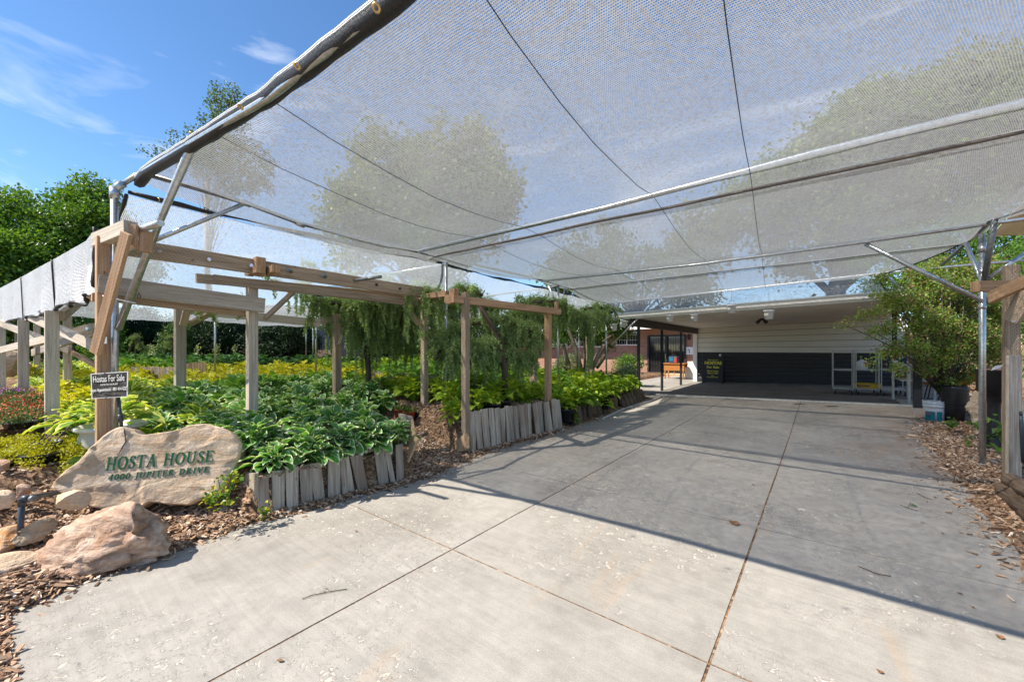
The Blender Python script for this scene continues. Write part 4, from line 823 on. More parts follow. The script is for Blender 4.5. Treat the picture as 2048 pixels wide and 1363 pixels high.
for j in range(len(rings)-1):
    for k in range(n_): k2 = (k+1) % n_; m_.face((j*n_+k, j*n_+k2, (j+1)*n_+k2, (j+1)*n_+k), smooth=True)
for k in range(n_): m_.face(((len(rings)-1)*n_+k, (len(rings)-1)*n_+(k+1) % n_, len(VV)-1), smooth=True)
m_.face(list(range(n_))[::-1])
m_.build('slab', M['sandstone'], ns)
# letters: stem/serif alphabet drawn as outlines, set into the face
TK, TN, SF = .17, .065, .05
def stem(x, w=TK, y0=0, y1=1, s0=True, s1=True, sw=.10):
    r = [[(x, y0), (x+w, y0), (x+w, y1), (x, y1)]]
    if s0: r.append([(x-sw, y0), (x+w+sw, y0), (x+w+sw*.9, y0+SF), (x-sw*.9, y0+SF)])
    if s1: r.append([(x-sw, y1), (x+w+sw, y1), (x+w+sw*.9, y1-SF), (x-sw*.9, y1-SF)])
    return r
def hbar(x0, x1, y, h=TN): return [[(x0, y), (x1, y), (x1, y+h), (x0, y+h)]]
def stroke(pts, ws):
    out = []
    for i in range(len(pts)-1):
        (x0, y0), (x1, y1) = pts[i], pts[i+1]
        def nrm(i):
            a = pts[max(i-1, 0)]; b = pts[min(i+1, len(pts)-1)]; dx, dy = b[0]-a[0], b[1]-a[1]; l = math.hypot(dx, dy); return -dy/l, dx/l
        (ax, ay), (bx, by) = nrm(i), nrm(i+1); w0, w1 = ws[i]/2, ws[i+1]/2
        out.append([(x0+ax*w0, y0+ay*w0), (x0-ax*w0, y0-ay*w0), (x1-bx*w1, y1-by*w1), (x1+bx*w1, y1+by*w1)])
    return out
def arc(cx, cy, rx, ry, a0, a1, n=14, wk=TK, wn=TN):
    pts = []; ws = []
    for i in range(n+1): a = R(lerp(a0, a1, i/n)); pts.append((cx+rx*math.cos(a), cy+ry*math.sin(a))); ws.append(lerp(wn, wk, abs(math.cos(a))**1.3))
    return stroke(pts, ws)
def glyph(c):
    if c == 'H': return stem(.12)+stem(.68)+hbar(.28, .70, .47), .98
    if c in 'O0': w = .44 if c == 'O' else .33; return arc(w+.02, .5, w-.07, .47, 0, 360, 26, .18 if c == 'O' else .15), w*2+.04
    if c == 'S':
        p = [(.52, .76), (.5, .9), (.34, .965), (.17, .9), (.12, .76), (.2, .61), (.36, .5), (.5, .38), (.54, .25), (.47, .09), (.3, .035), (.13, .1), (.08, .26)]; w = [.06, .08, .07, .1, .15, .16, .17, .16, .15, .1, .07, .08, .06]; return stroke(p, w)+[[(.50, .72), (.56, .72), (.55, .97), (.52, .97)], [(.05, .03), (.08, .03), (.11, .29), (.05, .29)]], .62
    if c == 'T': return stem(.33, s1=False)+hbar(.02, .82, .94)+[[(.02, .74), (.05, .74), (.10, 1.0), (.02, 1.0)], [(.82, .74), (.79, .74), (.74, 1.0), (.82, 1.0)]], .84
    if c == 'A': return stroke([(.14, .02), (.47, 1.0)], [TN, TN])+stroke([(.44, 1.0), (.80, .02)], [TK, TK])+hbar(.22, .66, .32, .055)+hbar(.0, .28, 0, SF)+hbar(.62, .97, 0, SF), .97
    if c == 'U': return stem(.12, y0=.3, s0=False)+stem(.70, TN+.02, y0=.3, s0=False)+arc(.47, .32, .265, .285, 180, 360, 14, .12), .95
    if c == 'E': return stem(.12)+hbar(.12, .68, .94)+hbar(.12, .70, 0)+hbar(.2, .56, .48)+[[(.70, 0), (.74, .26), (.71, .26), (.64, .04)], [(.68, 1), (.71, .76), (.68, .76), (.62, .97)], [(.53, .36), (.56, .36), (.56, .66), (.53, .66)]], .78
    if c == 'J': return stem(.24, y0=.12, s0=False)+stroke([(.325, .16), (.30, -.02), (.18, -.13), (.05, -.12)], [TK, .13, .08, .09]), .50
    if c == 'P': return stem(.12)+arc(.36, .73, .26, .24, -90, 90, 12)+hbar(.2, .37, .94)+hbar(.2, .37, .455), .70
    if c == 'R': return stem(.12)+arc(.36, .74, .25, .23, -90, 90, 12)+hbar(.2, .37, .94)+hbar(.2, .40, .475)+stroke([(.36, .5), (.62, .14), (.78, .02)], [.14, .16, .08])+hbar(.62, .90, 0, SF), .90
    if c == 'I': return stem(.12), .42
    if c == 'D': return stem(.12)+arc(.34, .5, .46, .47, -90, 90, 18)+hbar(.2, .35, .94)+hbar(.2, .35, 0), .92
    if c == 'V': return stroke([(.14, .98), (.48, 0)], [TK, TK])+stroke([(.46, 0), (.78, .98)], [TN, TN])+hbar(.0, .32, 1-SF, SF)+hbar(.62, .92, 1-SF, SF), .92
    if c == '4': return stem(.46, s1=False, w=.15)+hbar(.02, .76, .26)+stroke([(.04, .27), (.56, 1.0)], [TN, TN]), .80
    return [], .42
def set_text(s, pts4, off, th, parent, name, m, track=.09, it=.10):
    """pts4 = left baseline, right baseline, left cap, right cap as photo measurements on the stone's face"""
    polys = []; x = 0
    for ch in s:
        g, w = glyph(ch)
        for p in g: polys.append([(x+a+it*b, b) for a, b in p])
        x += w+track
    Wt = x-track; lb, rb, lc, rc = pts4; mb = MB()
    for i, p in enumerate(polys):
        q = []
        for (a, b) in p:
            u = a/Wt; px = lerp(lerp(lb[0], rb[0], u), lerp(lc[0], rc[0], u), b); py = lerp(lerp(lb[1], rb[1], u), lerp(lc[1], rc[1], u), b); q.append(on_plane(px, py, off+.0003*(i % 5)))
        mb.prism(q, -Nn*th)
    return mb.build(name, m, parent)
set_text('HOSTA HOUSE', ((210, 941), (425.5, 922), (213, 914), (427.5, 899.5)), .0055, .02, ns, 'lettering', M['green_ink'])
set_text('4000 JUPITER DRIVE', ((215, 960.5), (417, 943.5), (217, 948.5), (418.5, 932)), .0055, .02, ns, 'lettering', M['green_ink'], .14)
# the crack
ck = [on_plane(px, py, .02-.018*(py-853)/61) for px, py in ((250, 853), (251, 862), (252, 872), (253, 883), (246, 893), (240, 904), (232, 914))]
MB().tube(ck, [.001, .0045, .003, .005, .004, .003, .001], 5).build('crack', M['dark_trim'], ns)
# grey elbow pipe
pv = thing('irrigation_pipe', 'dark grey plastic pipe with an elbow rising from the mulch beside the name stone', 'pipe', at(38, 1060, d=2.75))
pe = at(44, 996, d=2.75); MB().tube([at(38, 1064, d=2.75)-V3(0, 0, .15), pe-V3(0, 0, .02)], .017, 12).tube([pe+rd_*.02, at(112, 985, d=3.05)], .017, 12).build('pipe', M['pvc'], pv)
MB().tube([pe-V3(0, 0, .05), pe-V3(0, 0, .008), pe+rd_*.012+V3(0, 0, .004), pe+rd_*.055], .021, 12).build('elbow', M['pvc'], pv); MB().tube([pe+rd_*.062, pe+rd_*.085], .020, 12).build('collar', M['galv_dark'], pv)
# ================================================================ SIGNS
def text_mesh(s, size, m, parent, M4, name='lettering', ext=.0015, sx=1, bold=0, shear=0, spacing=1, align='CENTER'):
    cu = bpy.data.curves.new('t', 'FONT'); cu.body = s; cu.size = size; cu.align_x = align; cu.align_y = 'CENTER'; cu.extrude = ext; cu.offset = bold; cu.shear = shear; cu.space_character = spacing; cu.resolution_u = 3
    o = bpy.data.objects.new('t', cu); C.objects.link(o); dg = bpy.context.evaluated_depsgraph_get(); me = bpy.data.meshes.new_from_object(o.evaluated_get(dg)); bpy.data.objects.remove(o)
    me.materials.clear(); me.transform(Matrix.Diagonal((sx, 1, 1, 1))); me.transform(M4); return link(name, me, m, parent)
def frame_m(c, right, up):
    r = Vector(right).normalized(); u = Vector(up); u = (u-r*u.dot(r)).normalized(); n = r.cross(u); m = Matrix((( r.x, u.x, n.x, c[0]), (r.y, u.y, n.y, c[1]), (r.z, u.z, n.z, c[2]), (0, 0, 0, 1))); return m
sg = thing('for_sale_sign', 'small weathered dark sign reading Hostas For Sale screwed to the near corner post', 'sign', at(218, 768, d=3.48))
ca, cb = at(181, 747, 3.52), at(256, 742, 3.50); cc, cd_ = at(183, 797, 3.52), at(255, 793, 3.50)
n_s = (cb-ca).cross(ca-cc).normalized(); 
if n_s.dot(Vector((0, 0, EYE))-ca) < 0: n_s = -n_s
ctr = (ca+cb+cc+cd_)/4
MB().prism([ca, cb, cd_, cc], -n_s*.004).build('backing', M['white_ink'], sg)
def shrink(p, k=.06): return p.lerp(ctr, k)+n_s*.0012
M['sign_face'] = rock('faded_sign_face', (.02, .019, .018), (.055, .05, .045), (.15, .145, .135), (.4, .39, .36), 3.2, .64, .8)
MB().prism([shrink(ca), shrink(cb), shrink(cd_), shrink(cc)], -n_s*.003).build('face', M['sign_face'], sg)
rt = (cb-ca).normalized(); upv = (ca-cc).normalized()
def sgt(s, px, py, size, sx=1, **k): return text_mesh(s, size, M['white_ink'], sg, frame_m(on_sign(px, py), rt, upv), sx=sx, **k)
def on_sign(px, py):
    dr = at(px, py, d=1)-Vector((0, 0, EYE)); k = (ca-Vector((0, 0, EYE))).dot(n_s)/dr.dot(n_s); return Vector((0, 0, EYE))+dr*k+n_s*.004
sgt('Hostas For Sale', 218.5, 757, .080, .585, bold=.0002); sgt('HOSTA HOUSE', 219.5, 768.5, .022, 1.1); sgt('Open Appointment - 801 414 4222', 219, 778.5, .040, .60, bold=.0003)
for (px, py) in ((211, 746), (213, 795.5)): q = on_sign(px, py); MB().tube([q, q+n_s*.004], .005, 8).build('screw', M['dark_trim'], sg)
MB().tube([at(185, 800, 3.6), at(184, 820, 3.6)], .002, 5).tube([at(184, 820, 3.6)+V3(.01*math.cos(a), 0, .01*math.sin(a)) for a in np.linspace(0, 6.28, 9)], .002, 5, False).build('hook', M['cable'], sg)
# riser pipe behind the sign
rp_ = thing('riser_pipe', 'grey plastic riser pipe leaning behind the corner post and into the cream pot', 'pipe', at(241, 850, d=3.62)); MB().tube([at(237, 795, 3.66), at(243, 853, 3.6)], .013, 10).build('pipe', M['pvc'], rp_); MB().tube([at(240.5, 828, 3.62), at(241.5, 842, 3.62)], .019, 10).build('coupling', M['pvc'], rp_)
# A-frame
cf = at(1426, 765, y=18.6)
af = thing('sandwich_board', 'black A-frame board with yellow lettering HOSTAS For Sale standing in the carport', 'sign board', (cf.x, cf.y, FL(cf.x)))
w_ = .40; hz_ = 1.22; zf = FL(cf.x); tl = .20
def fpt(u, z, o=0): return Vector((cf.x+u, cf.y-.14+tl*z/hz_-o, zf+z))
for s in (-1, 1): MB().bar(fpt(s*(w_-.03), 0), fpt(s*(w_-.03), hz_-.1), .06, .035).build('leg', M['dark_trim'], af, .003)
for s in (-1, 1): MB().bar(Vector((cf.x+s*(w_-.03), cf.y+.35, zf)), fpt(s*(w_-.03), hz_-.12, -.03), .05, .03).build('rear_leg', M['dark_trim'], af)
MB().prism([fpt(-w_+.05, .1), fpt(w_-.05, .1), fpt(w_-.05, hz_-.12), fpt(-w_+.05, hz_-.12)], (0, .02, 0)).build('panel', M['black_metal'], af)
hd = [fpt(-w_, hz_-.13)]+[fpt(lerp(-w_, w_, i/24), hz_-.05+.05*abs(math.sin(i/24*math.pi*3))) for i in range(25)]+[fpt(w_, hz_-.13)]; MB().prism(hd, (0, .03, 0)).build('scrolled_top', M['dark_trim'], af)
MB().bar(fpt(-w_, .09), fpt(w_, .09), .04, .05).build('bottom_rail', M['dark_trim'], af)
MB().bar(fpt(.22, hz_-.03), fpt(.30, hz_-.03), .02, .1).build('bracket', M['white_paint'], af)
rx = Vector((1, 0, 0)); uu = (fpt(0, 1)-fpt(0, 0)).normalized()
for (s, z, sz, b_, sx) in (('Blooming Spring', .99, .062, .001, 1), ('HOSTAS', .855, .175, .009, 1.02), ('For Sale', .68, .14, .006, 1.05), ('801-414-4222', .515, .078, .003, 1), ('Call or Text', .43, .082, .003, 1), ('Open', .325, .055, .001, 1), ('by Appointment', .265, .066, .001, 1)):
    text_mesh(s, sz, M['gold_ink'], af, frame_m(fpt(.0, z, .004), rx, uu), sx=sx, bold=b_)
# ================================================================ CARPORT
cpz = lambda x: .025*(x+4.4)
cpt = thing('carport', 'flat roofed carport with a white over black board wall and slim black posts', 'carport', (-4.46, 11.4, 0))
X0, X1, YB = -4.46, 1.95, 19.42
def tilt_box(x0, x1, y0, y1, z0, z1, m, name, parent=cpt, bevel=0):
    mb = MB(); mb.prism([(x0, y0, z0+cpz(x0)), (x0, y1, z0+cpz(x0)), (x0, y1, z1+cpz(x0)), (x0, y0, z1+cpz(x0))], (x1-x0, 0, cpz(x1)-cpz(x0))); return mb.build(name, M[m], parent, bevel)
rf = tilt_box(-5.3, X1, 11.42, 20.2, 2.44, 2.56, 'roof', 'roof')
tilt_box(-5.28, X1-.02, 11.46, 19.40, 2.415, 2.436, 'soffit', 'soffit')
tilt_box(-5.34, X1+.04, 11.36, 11.417, 2.385, 2.47, 'white_wood', 'fascia'); tilt_box(-5.34, X1+.04, 11.30, 11.357, 2.44, 2.55, 'white_wood', 'gutter'); tilt_box(-5.36, X1+.04, 11.27, 11.297, 2.53, 2.56, 'galv', 'gutter_lip')
tilt_box(-5.36, -5.303, 11.42, 20.1, 2.385, 2.5, 'white_wood', 'fascia')
for k in range(14):                                                          # faint joints of the soffit boards
    pass
bm_ = MB().bar((-4.44, 11.55, 2.29), (-4.44, 19.35, 2.29), .12, .24).build('side_beam', M['beam_brown'], cpt, .004)
zf_b = lambda x: FL(x)
line_z = at(1391, 703.7, y=YB).z
def wall_strip(x0, x1, za, zb_, y, m, n, name, gap_=.012):
    """boards leaning out a little at the foot; dark gaps stand in for lap shadows"""
    mb = MB()
    for i in range(n):
        f0, f1 = i/n, (i+1)/n-gap_
        z00, z01 = lerp(za(x0), zb_(x0), f0), lerp(za(x0), zb_(x0), f1); z10, z11 = lerp(za(x1), zb_(x1), f0), lerp(za(x1), zb_(x1), f1)
        b = len(mb.v); mb.v += [V3(x0, y-.022, z00), V3(x1, y-.022, z10), V3(x1, y-.004, z11), V3(x0, y-.004, z01), V3(x0, y, z00), V3(x1, y, z10)]
        o = i*.37; L = x1-x0; mb.face((b, b+1, b+2, b+3), [(o, o), (o+L, o), (o+L, o+.2), (o, o+.2)]); mb.face((b+4, b+5, b+1, b))
    return mb.build(name, M[m], cpt)
MB().prism([(-4.44, YB, FL(-4.44)-.05), (2.35, YB, FL(2.35)-.05), (2.35, YB, 2.6), (-4.44, YB, 2.44)], (0, .15, 0)).build('wall', M['dark_trim'], cpt)  # dark backing; through the board gaps it paints the lap shadow lines
wall_strip(-4.42, 2.33, lambda x: line_z+.0*(x), lambda x: 2.42+cpz(x), YB-.01, 'siding_white', 5, 'white_siding', .012)
wall_strip(-4.42, 2.33, lambda x: FL(x)+.16, lambda x: line_z-.008, YB-.02, 'siding_black', 7, 'black_siding', .10)
MB().bar((-4.42, YB-.055, FL(-4.4)+.09), (2.33, YB-.055, FL(2.3)+.09), .05, .16).build('base_board', M['dark_trim'], cpt)
MB().bar((-4.50, YB-.03, FL(-4.5)-.03), (-4.50, YB-.03, 2.18), .17, .14, up=(0, 1, 0)).build('corner_post', M['white_wood'], cpt, .004)
for (x, y) in ((-4.46, 12.15), (-4.46, 14.45), (-4.52, 17.1)): MB().box((x, y, 1.09), (.075, .075, 2.18)).build('post', M['black_metal'], cpt, .004)
MB().box((1.75, 12.9, 1.3), (.14, .14, 2.5)).build('post', M['black_metal'], cpt, .004); MB().box((1.72, 16.2, 1.3), (.11, .11, 2.5)).build('post', M['black_metal'], cpt, .004)
# timber and brick screen right of the board wall
fn = thing('board_fence', 'tan board fence closing the yard behind the right end of the carport', 'fence', (3, 19.7, 0))
for i in range(26):
    x = 2.42+i*.30; MB().box((x, 19.62+.01*(i % 2), 1.2), (.285, .022, 2.1+.02*math.sin(i*3))).build('board', M['fence'], fn)
for z in (.6, 1.8): MB().bar((2.3, 19.67, z), (10.2, 19.67, z), .03, .09).build('rail', M['fence'], fn)
# soffit floodlight
q = at(1524, 632, y=15.2); q.z = 2.41+cpz(q.x); fl_ = thing('floodlight', 'twin head security floodlight under the white carport ceiling', 'lamp', q)
MB().lathe([(0, 0), (.06, 0), (.06, -.03), (0, -.03)], q, 14).build('base', M['beam_brown'], fl_)
for s in (-1, 1): MB().tube([q+V3(0, 0, -.03), q+V3(s*.07, -.02, -.08)], .018, 8).tube([q+V3(s*.05, -.03, -.05), q+V3(s*.13, -.10, -.14)], [.04, .06], 12).build('lamp_head', M['beam_brown'], fl_)
# ================================================================ HOUSE
YH = 23.5
hs_ = thing('brick_house', 'low red brick house with a gridded window and dark sliding door beyond the patio', 'house', (-10, YH, 0))
def wallrect(x0, x1, z0, z1, y=YH, m='brick', name='wall', parent=hs_, th=.2):
    mb = MB(); b = 0; mb.v = [V3(x0, y, z0), V3(x1, y, z0), V3(x1, y, z1), V3(x0, y, z1), V3(x0, y+th, z0), V3(x1, y+th, z0), V3(x1, y+th, z1), V3(x0, y+th, z1)]
    mb.face((0, 1, 2, 3), [(x0, z0), (x1, z0), (x1, z1), (x0, z1)]); mb.face((4, 7, 6, 5)); mb.face((1, 5, 6, 2)); mb.face((0, 3, 7, 4)); mb.face((3, 2, 6, 7), [(x0, 0), (x1, 0), (x1, th), (x0, th)]); mb.face((0, 4, 5, 1)); return mb
dX0, dX1 = at(1297, 700, y=YH).x, at(1371, 700, y=YH).x; dz0, dz1 = at(1330, 745, y=YH).z, at(1330, 671, y=YH).z
wX0, wX1 = at(1233, 700, y=YH).x, at(1276, 700, y=YH).x; wz0, wz1 = at(1255, 690, y=YH).z, at(1255, 659, y=YH).z
lX0, lX1 = at(1100, 700, y=YH).x, at(1212, 700, y=YH).x
mbw = MB()
def merge(a, b_):
    o = len(a.v); a.v += b_.v
    for f, u, s, k in zip(b_.f, b_.uv, b_.sm, b_.mi): a.f.append([i+o for i in f]); a.uv.append(u); a.sm.append(s); a.mi.append(k)
for (x0, x1, z0, z1) in ((-19, lX0, -.3, 2.72), (lX0, lX1, -.3, wz0), (lX0, lX1, wz1, 2.72), (lX1, wX0, -.3, 2.72), (wX0, wX1, -.3, wz0), (wX0, wX1, wz1, 2.72), (wX1, dX0, -.3, 2.72), (dX0, dX1, dz1, 2.72), (dX1, -4.1, -.3, 2.72), (dX0, dX1, -.3, dz0)): merge(mbw, wallrect(x0, x1, z0, z1))
merge(mbw, wallrect(-4.3, -4.1, -.3, 2.3, 19.6, th=3.9)); mbw.build('wall', M['brick'], hs_)
def window(x0, x1, z0, z1, n, parent, y=YH, gx=4, gz=3, open_=True):
    f = MB(); t = .05
    for (a, b_, c_, d_) in ((x0, x1, z0-.02, z0+t), (x0, x1, z1-t, z1+.02)): f.box(((a+b_)/2, y-.02, (c_+d_)/2), (b_-a+.06, .12, d_-c_))
    for x in [x0+(x1-x0)*k/n for k in range(n+1)]: f.box((x, y-.02, (z0+z1)/2), (t, .11, z1-z0-2*t))
    w = f.build('window', M['white_wood'], parent)
    g = MB(); g.poly([(x0, y+.06, z0), (x1, y+.06, z0), (x1, y+.06, z1), (x0, y+.06, z1)]); g.build('pane', M['glass'], w)
    b = MB()
    for k in range(n):
        a, c_ = x0+(x1-x0)*k/n+t/2, x0+(x1-x0)*(k+1)/n-t/2
        for i in range(1, gx): b.box((lerp(a, c_, i/gx), y+.035, (z0+z1)/2), (.009, .012, z1-z0-2*t))
        for i in range(1, gz): b.box(((a+c_)/2, y+.035, lerp(z0, z1, i/gz)), (c_-a, .010, .014))
    b.build('glazing_bars', M['soffit'], w)
window(wX0, wX1, wz0, wz1, 2, hs_); window(lX0, lX1, wz0-.1, wz1, 3, hs_)
d = MB()
for (x, w) in ((dX0, .09), ((dX0+dX1)/2, .12), (dX1, .09)): d.box((x, YH-.03, (dz0+dz1)/2), (w, .1, dz1-dz0))
for z in (dz0, dz1): d.box(((dX0+dX1)/2, YH-.03, z), (dX1-dX0, .095, .09))
dr_ = d.build('sliding_door', M['dark_trim'], hs_); g = MB(); g.poly([(dX0, YH+.05, dz0), (dX1, YH+.05, dz0), (dX1, YH+.05, dz1), (dX0, YH+.05, dz1)]); g.build('pane', M['glass'], dr_)
b = MB()
for i in range(1, 22):
    x = lerp(dX0, dX1, i/22); b.box((x, YH-.005, (dz0+dz1)/2), (.016, .016, dz1-dz0-.1))
b.build('security_bars', M['black_metal'], dr_); MB().box(((dX0+dX1)/2-.03, YH-.10, lerp(dz0, dz1, .45)), (.03, .05, .25)).build('handle', M['brass'], dr_)
rf2 = MB(); rf2.prism([(-20, YH-1.3, 2.74), (-20, YH+8, 2.74), (-20, YH+3.5, 4.0)], (16, 0, 0)); rf2.build('roof', M['roof'], hs_)
MB().bar((-20, YH-1.34, 2.70), (-5.3, YH-1.34, 2.70), .04, .20).build('fascia', M['white_wood'], hs_); MB().box((-12.6, YH-.64, 2.68), (14.6, 1.3, .02)).build('soffit', M['white_wood'], hs_)
MB().box((-6.9, YH-.5, dz0-.12), (3.2, .95, .22)).build('doorstep', M['sandstone'], hs_, .02)
# lantern
q = at(1378, 672, y=YH-.12); ln = thing('wall_lantern', 'dark wall lantern on the brick beside the sliding door', 'lamp', q)
MB().bar(q+V3(0, .12, .12), q+V3(0, 0, .12), .03, .03).build('arm', M['dark_trim'], ln); mb = MB(); mb.lathe([(0, .14), (.09, .08), (.08, .06), (.075, -.14), (.03, -.2), (0, -.24)], q, 6); mb.build('lantern_body', M['dark_trim'], ln); MB().lathe([(.076, .05), (.072, -.12)], q, 6).build('pane', M['glass'], ln)
q = at(1378, 701, y=YH-.03); no = thing('wall_notice', 'small white notice board on the brick below the lantern', 'notice', q); MB().box(q, (.42, .03, .42)).build('board', M['white_plastic'], no); MB().box(q+V3(.02, -.018, -.03), (.04, .006, .18)).box(q+V3(-.01, -.018, .06), (.1, .006, .03)).build('mark', M['dark_trim'], no)
# table with a colourful box, bench
tX0, tX1 = at(1328, 740, y=20.4).x, at(1371, 740, y=20.4).x; tb = thing('wooden_table', 'orange-brown wooden table with deep apron and slanted legs near the dark sliding door', 'table', ((tX0+tX1)/2, 20.4, .02))
tz = at(1350, 726, y=20.4).z; txc = (tX0+tX1)/2; tw = (tX1-tX0)
MB().box((txc, 20.6, tz-.02), (tw, .75, .04)).build('table_top', M['table_wood'], tb, .005); MB().box((txc, 20.3, tz-.2), (tw-.06, .03, .32)).build('apron', M['table_wood'], tb, .003); MB().box((txc, 20.9, tz-.2), (tw-.06, .03, .32)).build('apron', M['table_wood'], tb, .003)
for (x, y) in ((tX0+.08, 20.32), (tX1-.08, 20.32), (tX0+.08, 20.88), (tX1-.08, 20.88)): MB().bar((x, y, .02), (x, y, tz-.3), .06, .06).build('leg', M['table_wood'], tb)
MB().bar((tX0+.08, 20.33, .2), (tX1-.08, 20.33, .2), .03, .04).build('stretcher', M['table_wood'], tb); MB().bar((txc, 20.34, .2), (txc, 20.34, tz-.3), .03, .03).build('slat', M['table_wood'], tb)
bxp = V3(txc-.08, 20.55, tz); bx = thing('cool_bag', 'dark blue box with red panel standing on the wooden table', 'box', bxp)
MB().box(bxp+V3(0, 0, .17), (.42, .3, .34)).build('body', pmat('navy_fabric', (.02, .05, .09), .5, var=.4, scale=9), bx, .03); MB().box(bxp+V3(.12, -.153, .16), (.1, .01, .26)).build('panel', M['red'], bx); MB().box(bxp+V3(-.08, -.153, .2), (.16, .008, .16)).build('panel', M['teal'], bx)
MB().tube([bxp+V3(-.12, 0, .34), bxp+V3(-.08, 0, .42), bxp+V3(.08, 0, .42), bxp+V3(.12, 0, .34)], .012, 6).build('handle', M['dark_trim'], bx)
qb = at(1380, 747, y=20.9); bn = thing('garden_bench', 'pale bench with a curved back between the table and the white corner post', 'bench', (qb.x, 20.9, .02))
MB().box((qb.x+.1, 21.0, .32), (.62, .5, .56)).build('seat', M['soffit'], bn, .02); mb = MB(); pr_ = [(qb.x-.2, 21.22, .58), (qb.x+.42, 21.22, .58), (qb.x+.42, 21.22, 1.02), (qb.x+.25, 21.22, 1.0), (qb.x+.05, 21.22, .86), (qb.x-.2, 21.22, .84)]; mb.prism(pr_, (0, .05, 0)); mb.build('backrest', M['soffit'], bn, .01)
# far house to the left
fh = thing('neighbouring_house', 'tan sided wing with grey wall and low brick pillar far behind the hosta beds', 'house', (-14, 12, 0))
fq = lambda px, d: at(px, 700, d)
pA, pB, pC, pD = fq(596, 19), fq(614, 19.5), fq(775, 19.5), fq(900, 20)
def vwall(p, q, z0, z1, m, name, parent=fh): 
    mb = MB(); L = (q-p).length; mb.v = [V3(p.x, p.y, z0), V3(q.x, q.y, z0), V3(q.x, q.y, z1), V3(p.x, p.y, z1)]; n = (q-p).cross(V3(0, 0, 1)).normalized()*.15; mb.v += [v-n for v in mb.v]
    mb.face((0, 1, 2, 3), [(0, z0), (L, z0), (L, z1), (0, z1)]); mb.face((4, 7, 6, 5)); mb.face((1, 5, 6, 2)); mb.face((0, 3, 7, 4)); mb.face((3, 2, 6, 7)); return mb.build(name, M[m], parent)
M['grey_wall'] = pmat('grey_render', (.17, .17, .17), .8, var=.1, scale=3)
vwall(fq(500, 18.6), fq(635, 19.0), .4, 3.1, 'tan_wall', 'wall'); vwall(fq(633, 18.9), fq(930, 20), .4, 3.1, 'grey_wall', 'wall'); vwall(fq(618, 18.3), fq(652, 18.4), .8, 1.45, 'brick2', 'brick_base')
vwall(fq(652, 18.4), fq(664, 18.4), .8, 1.45, 'brick2', 'brick_base'); rfm = MB(); a_, b__ = fq(420, 18), fq(960, 19.5); rfm.prism([a_+V3(0, 0, 1.6), a_+V3(-1.5, 3, 2.4), a_+V3(-2, 3.1, 2.3), a_+V3(-.3, 0, 1.45)], b__-a_); rfm.build('roof', M['roof'], fh)
bp = at(612, 719, 15.5); bpl = thing('brick_pillar', 'low orange brick pillar with a pale cap beside the rounded evergreen', 'pillar', (bp.x, bp.y, .5)); MB().box((bp.x, bp.y, .95), (.16, .16, .9)).build('shaft', M['brick'], bpl); MB().lathe([(0, 1.43), (.08, 1.40), (.22, 1.37), (.22, 1.35), (0, 1.35)], (bp.x, bp.y, .03), 14).build('cap', M['white_plastic'], bpl)
# ================================================================ CARPORT CONTENTS
def make_cart(x, y, w, dp, h, label):
    z0 = FL(x+w/2); t = thing('rolling_rack', label, 'cart', (x+w/2, y, z0), 0, 'white wheeled racks in the carport')
    for (a, b_) in ((x, y), (x+w, y), (x, y+dp), (x+w, y+dp)): MB().box((a, b_, z0+(h+.13)/2+.02), (.026, .026, h-.13)).build('upright', M['white_paint'], t, .003)
    for k, z in enumerate((.17, .72, h-.02)):
        if k < 2: MB().box((x+w/2, y+dp/2, z0+z), (w-.05, dp-.05, .035)).build('shelf', M['white_paint'], t, .003)
        else: MB().bar((x-.02, y, z0+z+.005), (x+w+.02, y, z0+z+.005), .04, .035).bar((x-.02, y+dp, z0+z+.005), (x+w+.02, y+dp, z0+z+.005), .04, .035).bar((x, y+.025, z0+z), (x, y+dp-.025, z0+z), .035, .03).bar((x+w, y+.025, z0+z), (x+w, y+dp-.025, z0+z), .035, .03).build('top_frame', M['white_paint'], t)
    for (a, b_) in ((x+.05, y), (x+w-.05, y), (x+.05, y+dp), (x+w-.05, y+dp)):
        c = MB().box((a, b_, z0+.125), (.06, .05, .05)).build('caster', M['galv_dark'], t); mb = MB(); mb.tube([(a-.016, b_, z0+.058), (a+.016, b_, z0+.058)], .058, 14); mb.build('wheel', M['black_plastic'], c); MB().tube([(a-.018, b_-.0, z0+.058), (a+.018, b_, z0+.058)], .025, 10).build('hub', M['white_paint'], c)
    return t
yc = 15.4; ca0 = at(1666, 790, y=yc).x; ca1 = at(1712, 790, y=yc).x; ca2 = at(1763, 790, y=yc).x; ca3 = at(1803, 790, y=yc).x
make_cart(ca0, yc, ca1-ca0-.05, .8, 1.30, 'white wheeled metal rack, leftmost and empty, by the black wall')
make_cart(ca1, yc, ca2-ca1-.05, .8, 1.30, 'white wheeled metal rack in the middle carrying a jug and a yellow box')
make_cart(ca2, yc, ca3-ca2+.12, .8, 1.30, 'white wheeled metal rack at the right, half behind the shrub')
jx = lerp(ca1, ca2, .25); jz = FL(jx)+.74; jg = thing('plastic_jug', 'round white plastic jug with red marks on the middle wheeled rack', 'jug', (jx, yc+.1, jz))
MB().lathe([(0, 0), (.11, .0), (.135, .04), (.14, .12), (.11, .22), (.045, .27), (.03, .29), (0, .29)], (jx, yc+.15, jz), 18).build('body', M['white_plastic'], jg); MB().box((jx+.08, yc+.01, jz+.14), (.045, .012, .13), R(30)).build('label', M['red'], jg)
bxm = thing('yellow_carton', 'long yellow carton lying on the lowest shelf of the middle rack', 'carton', (lerp(ca1, ca2, .5), yc+.2, FL(ca1)+.2)); cxm = lerp(ca1, ca2, .46)
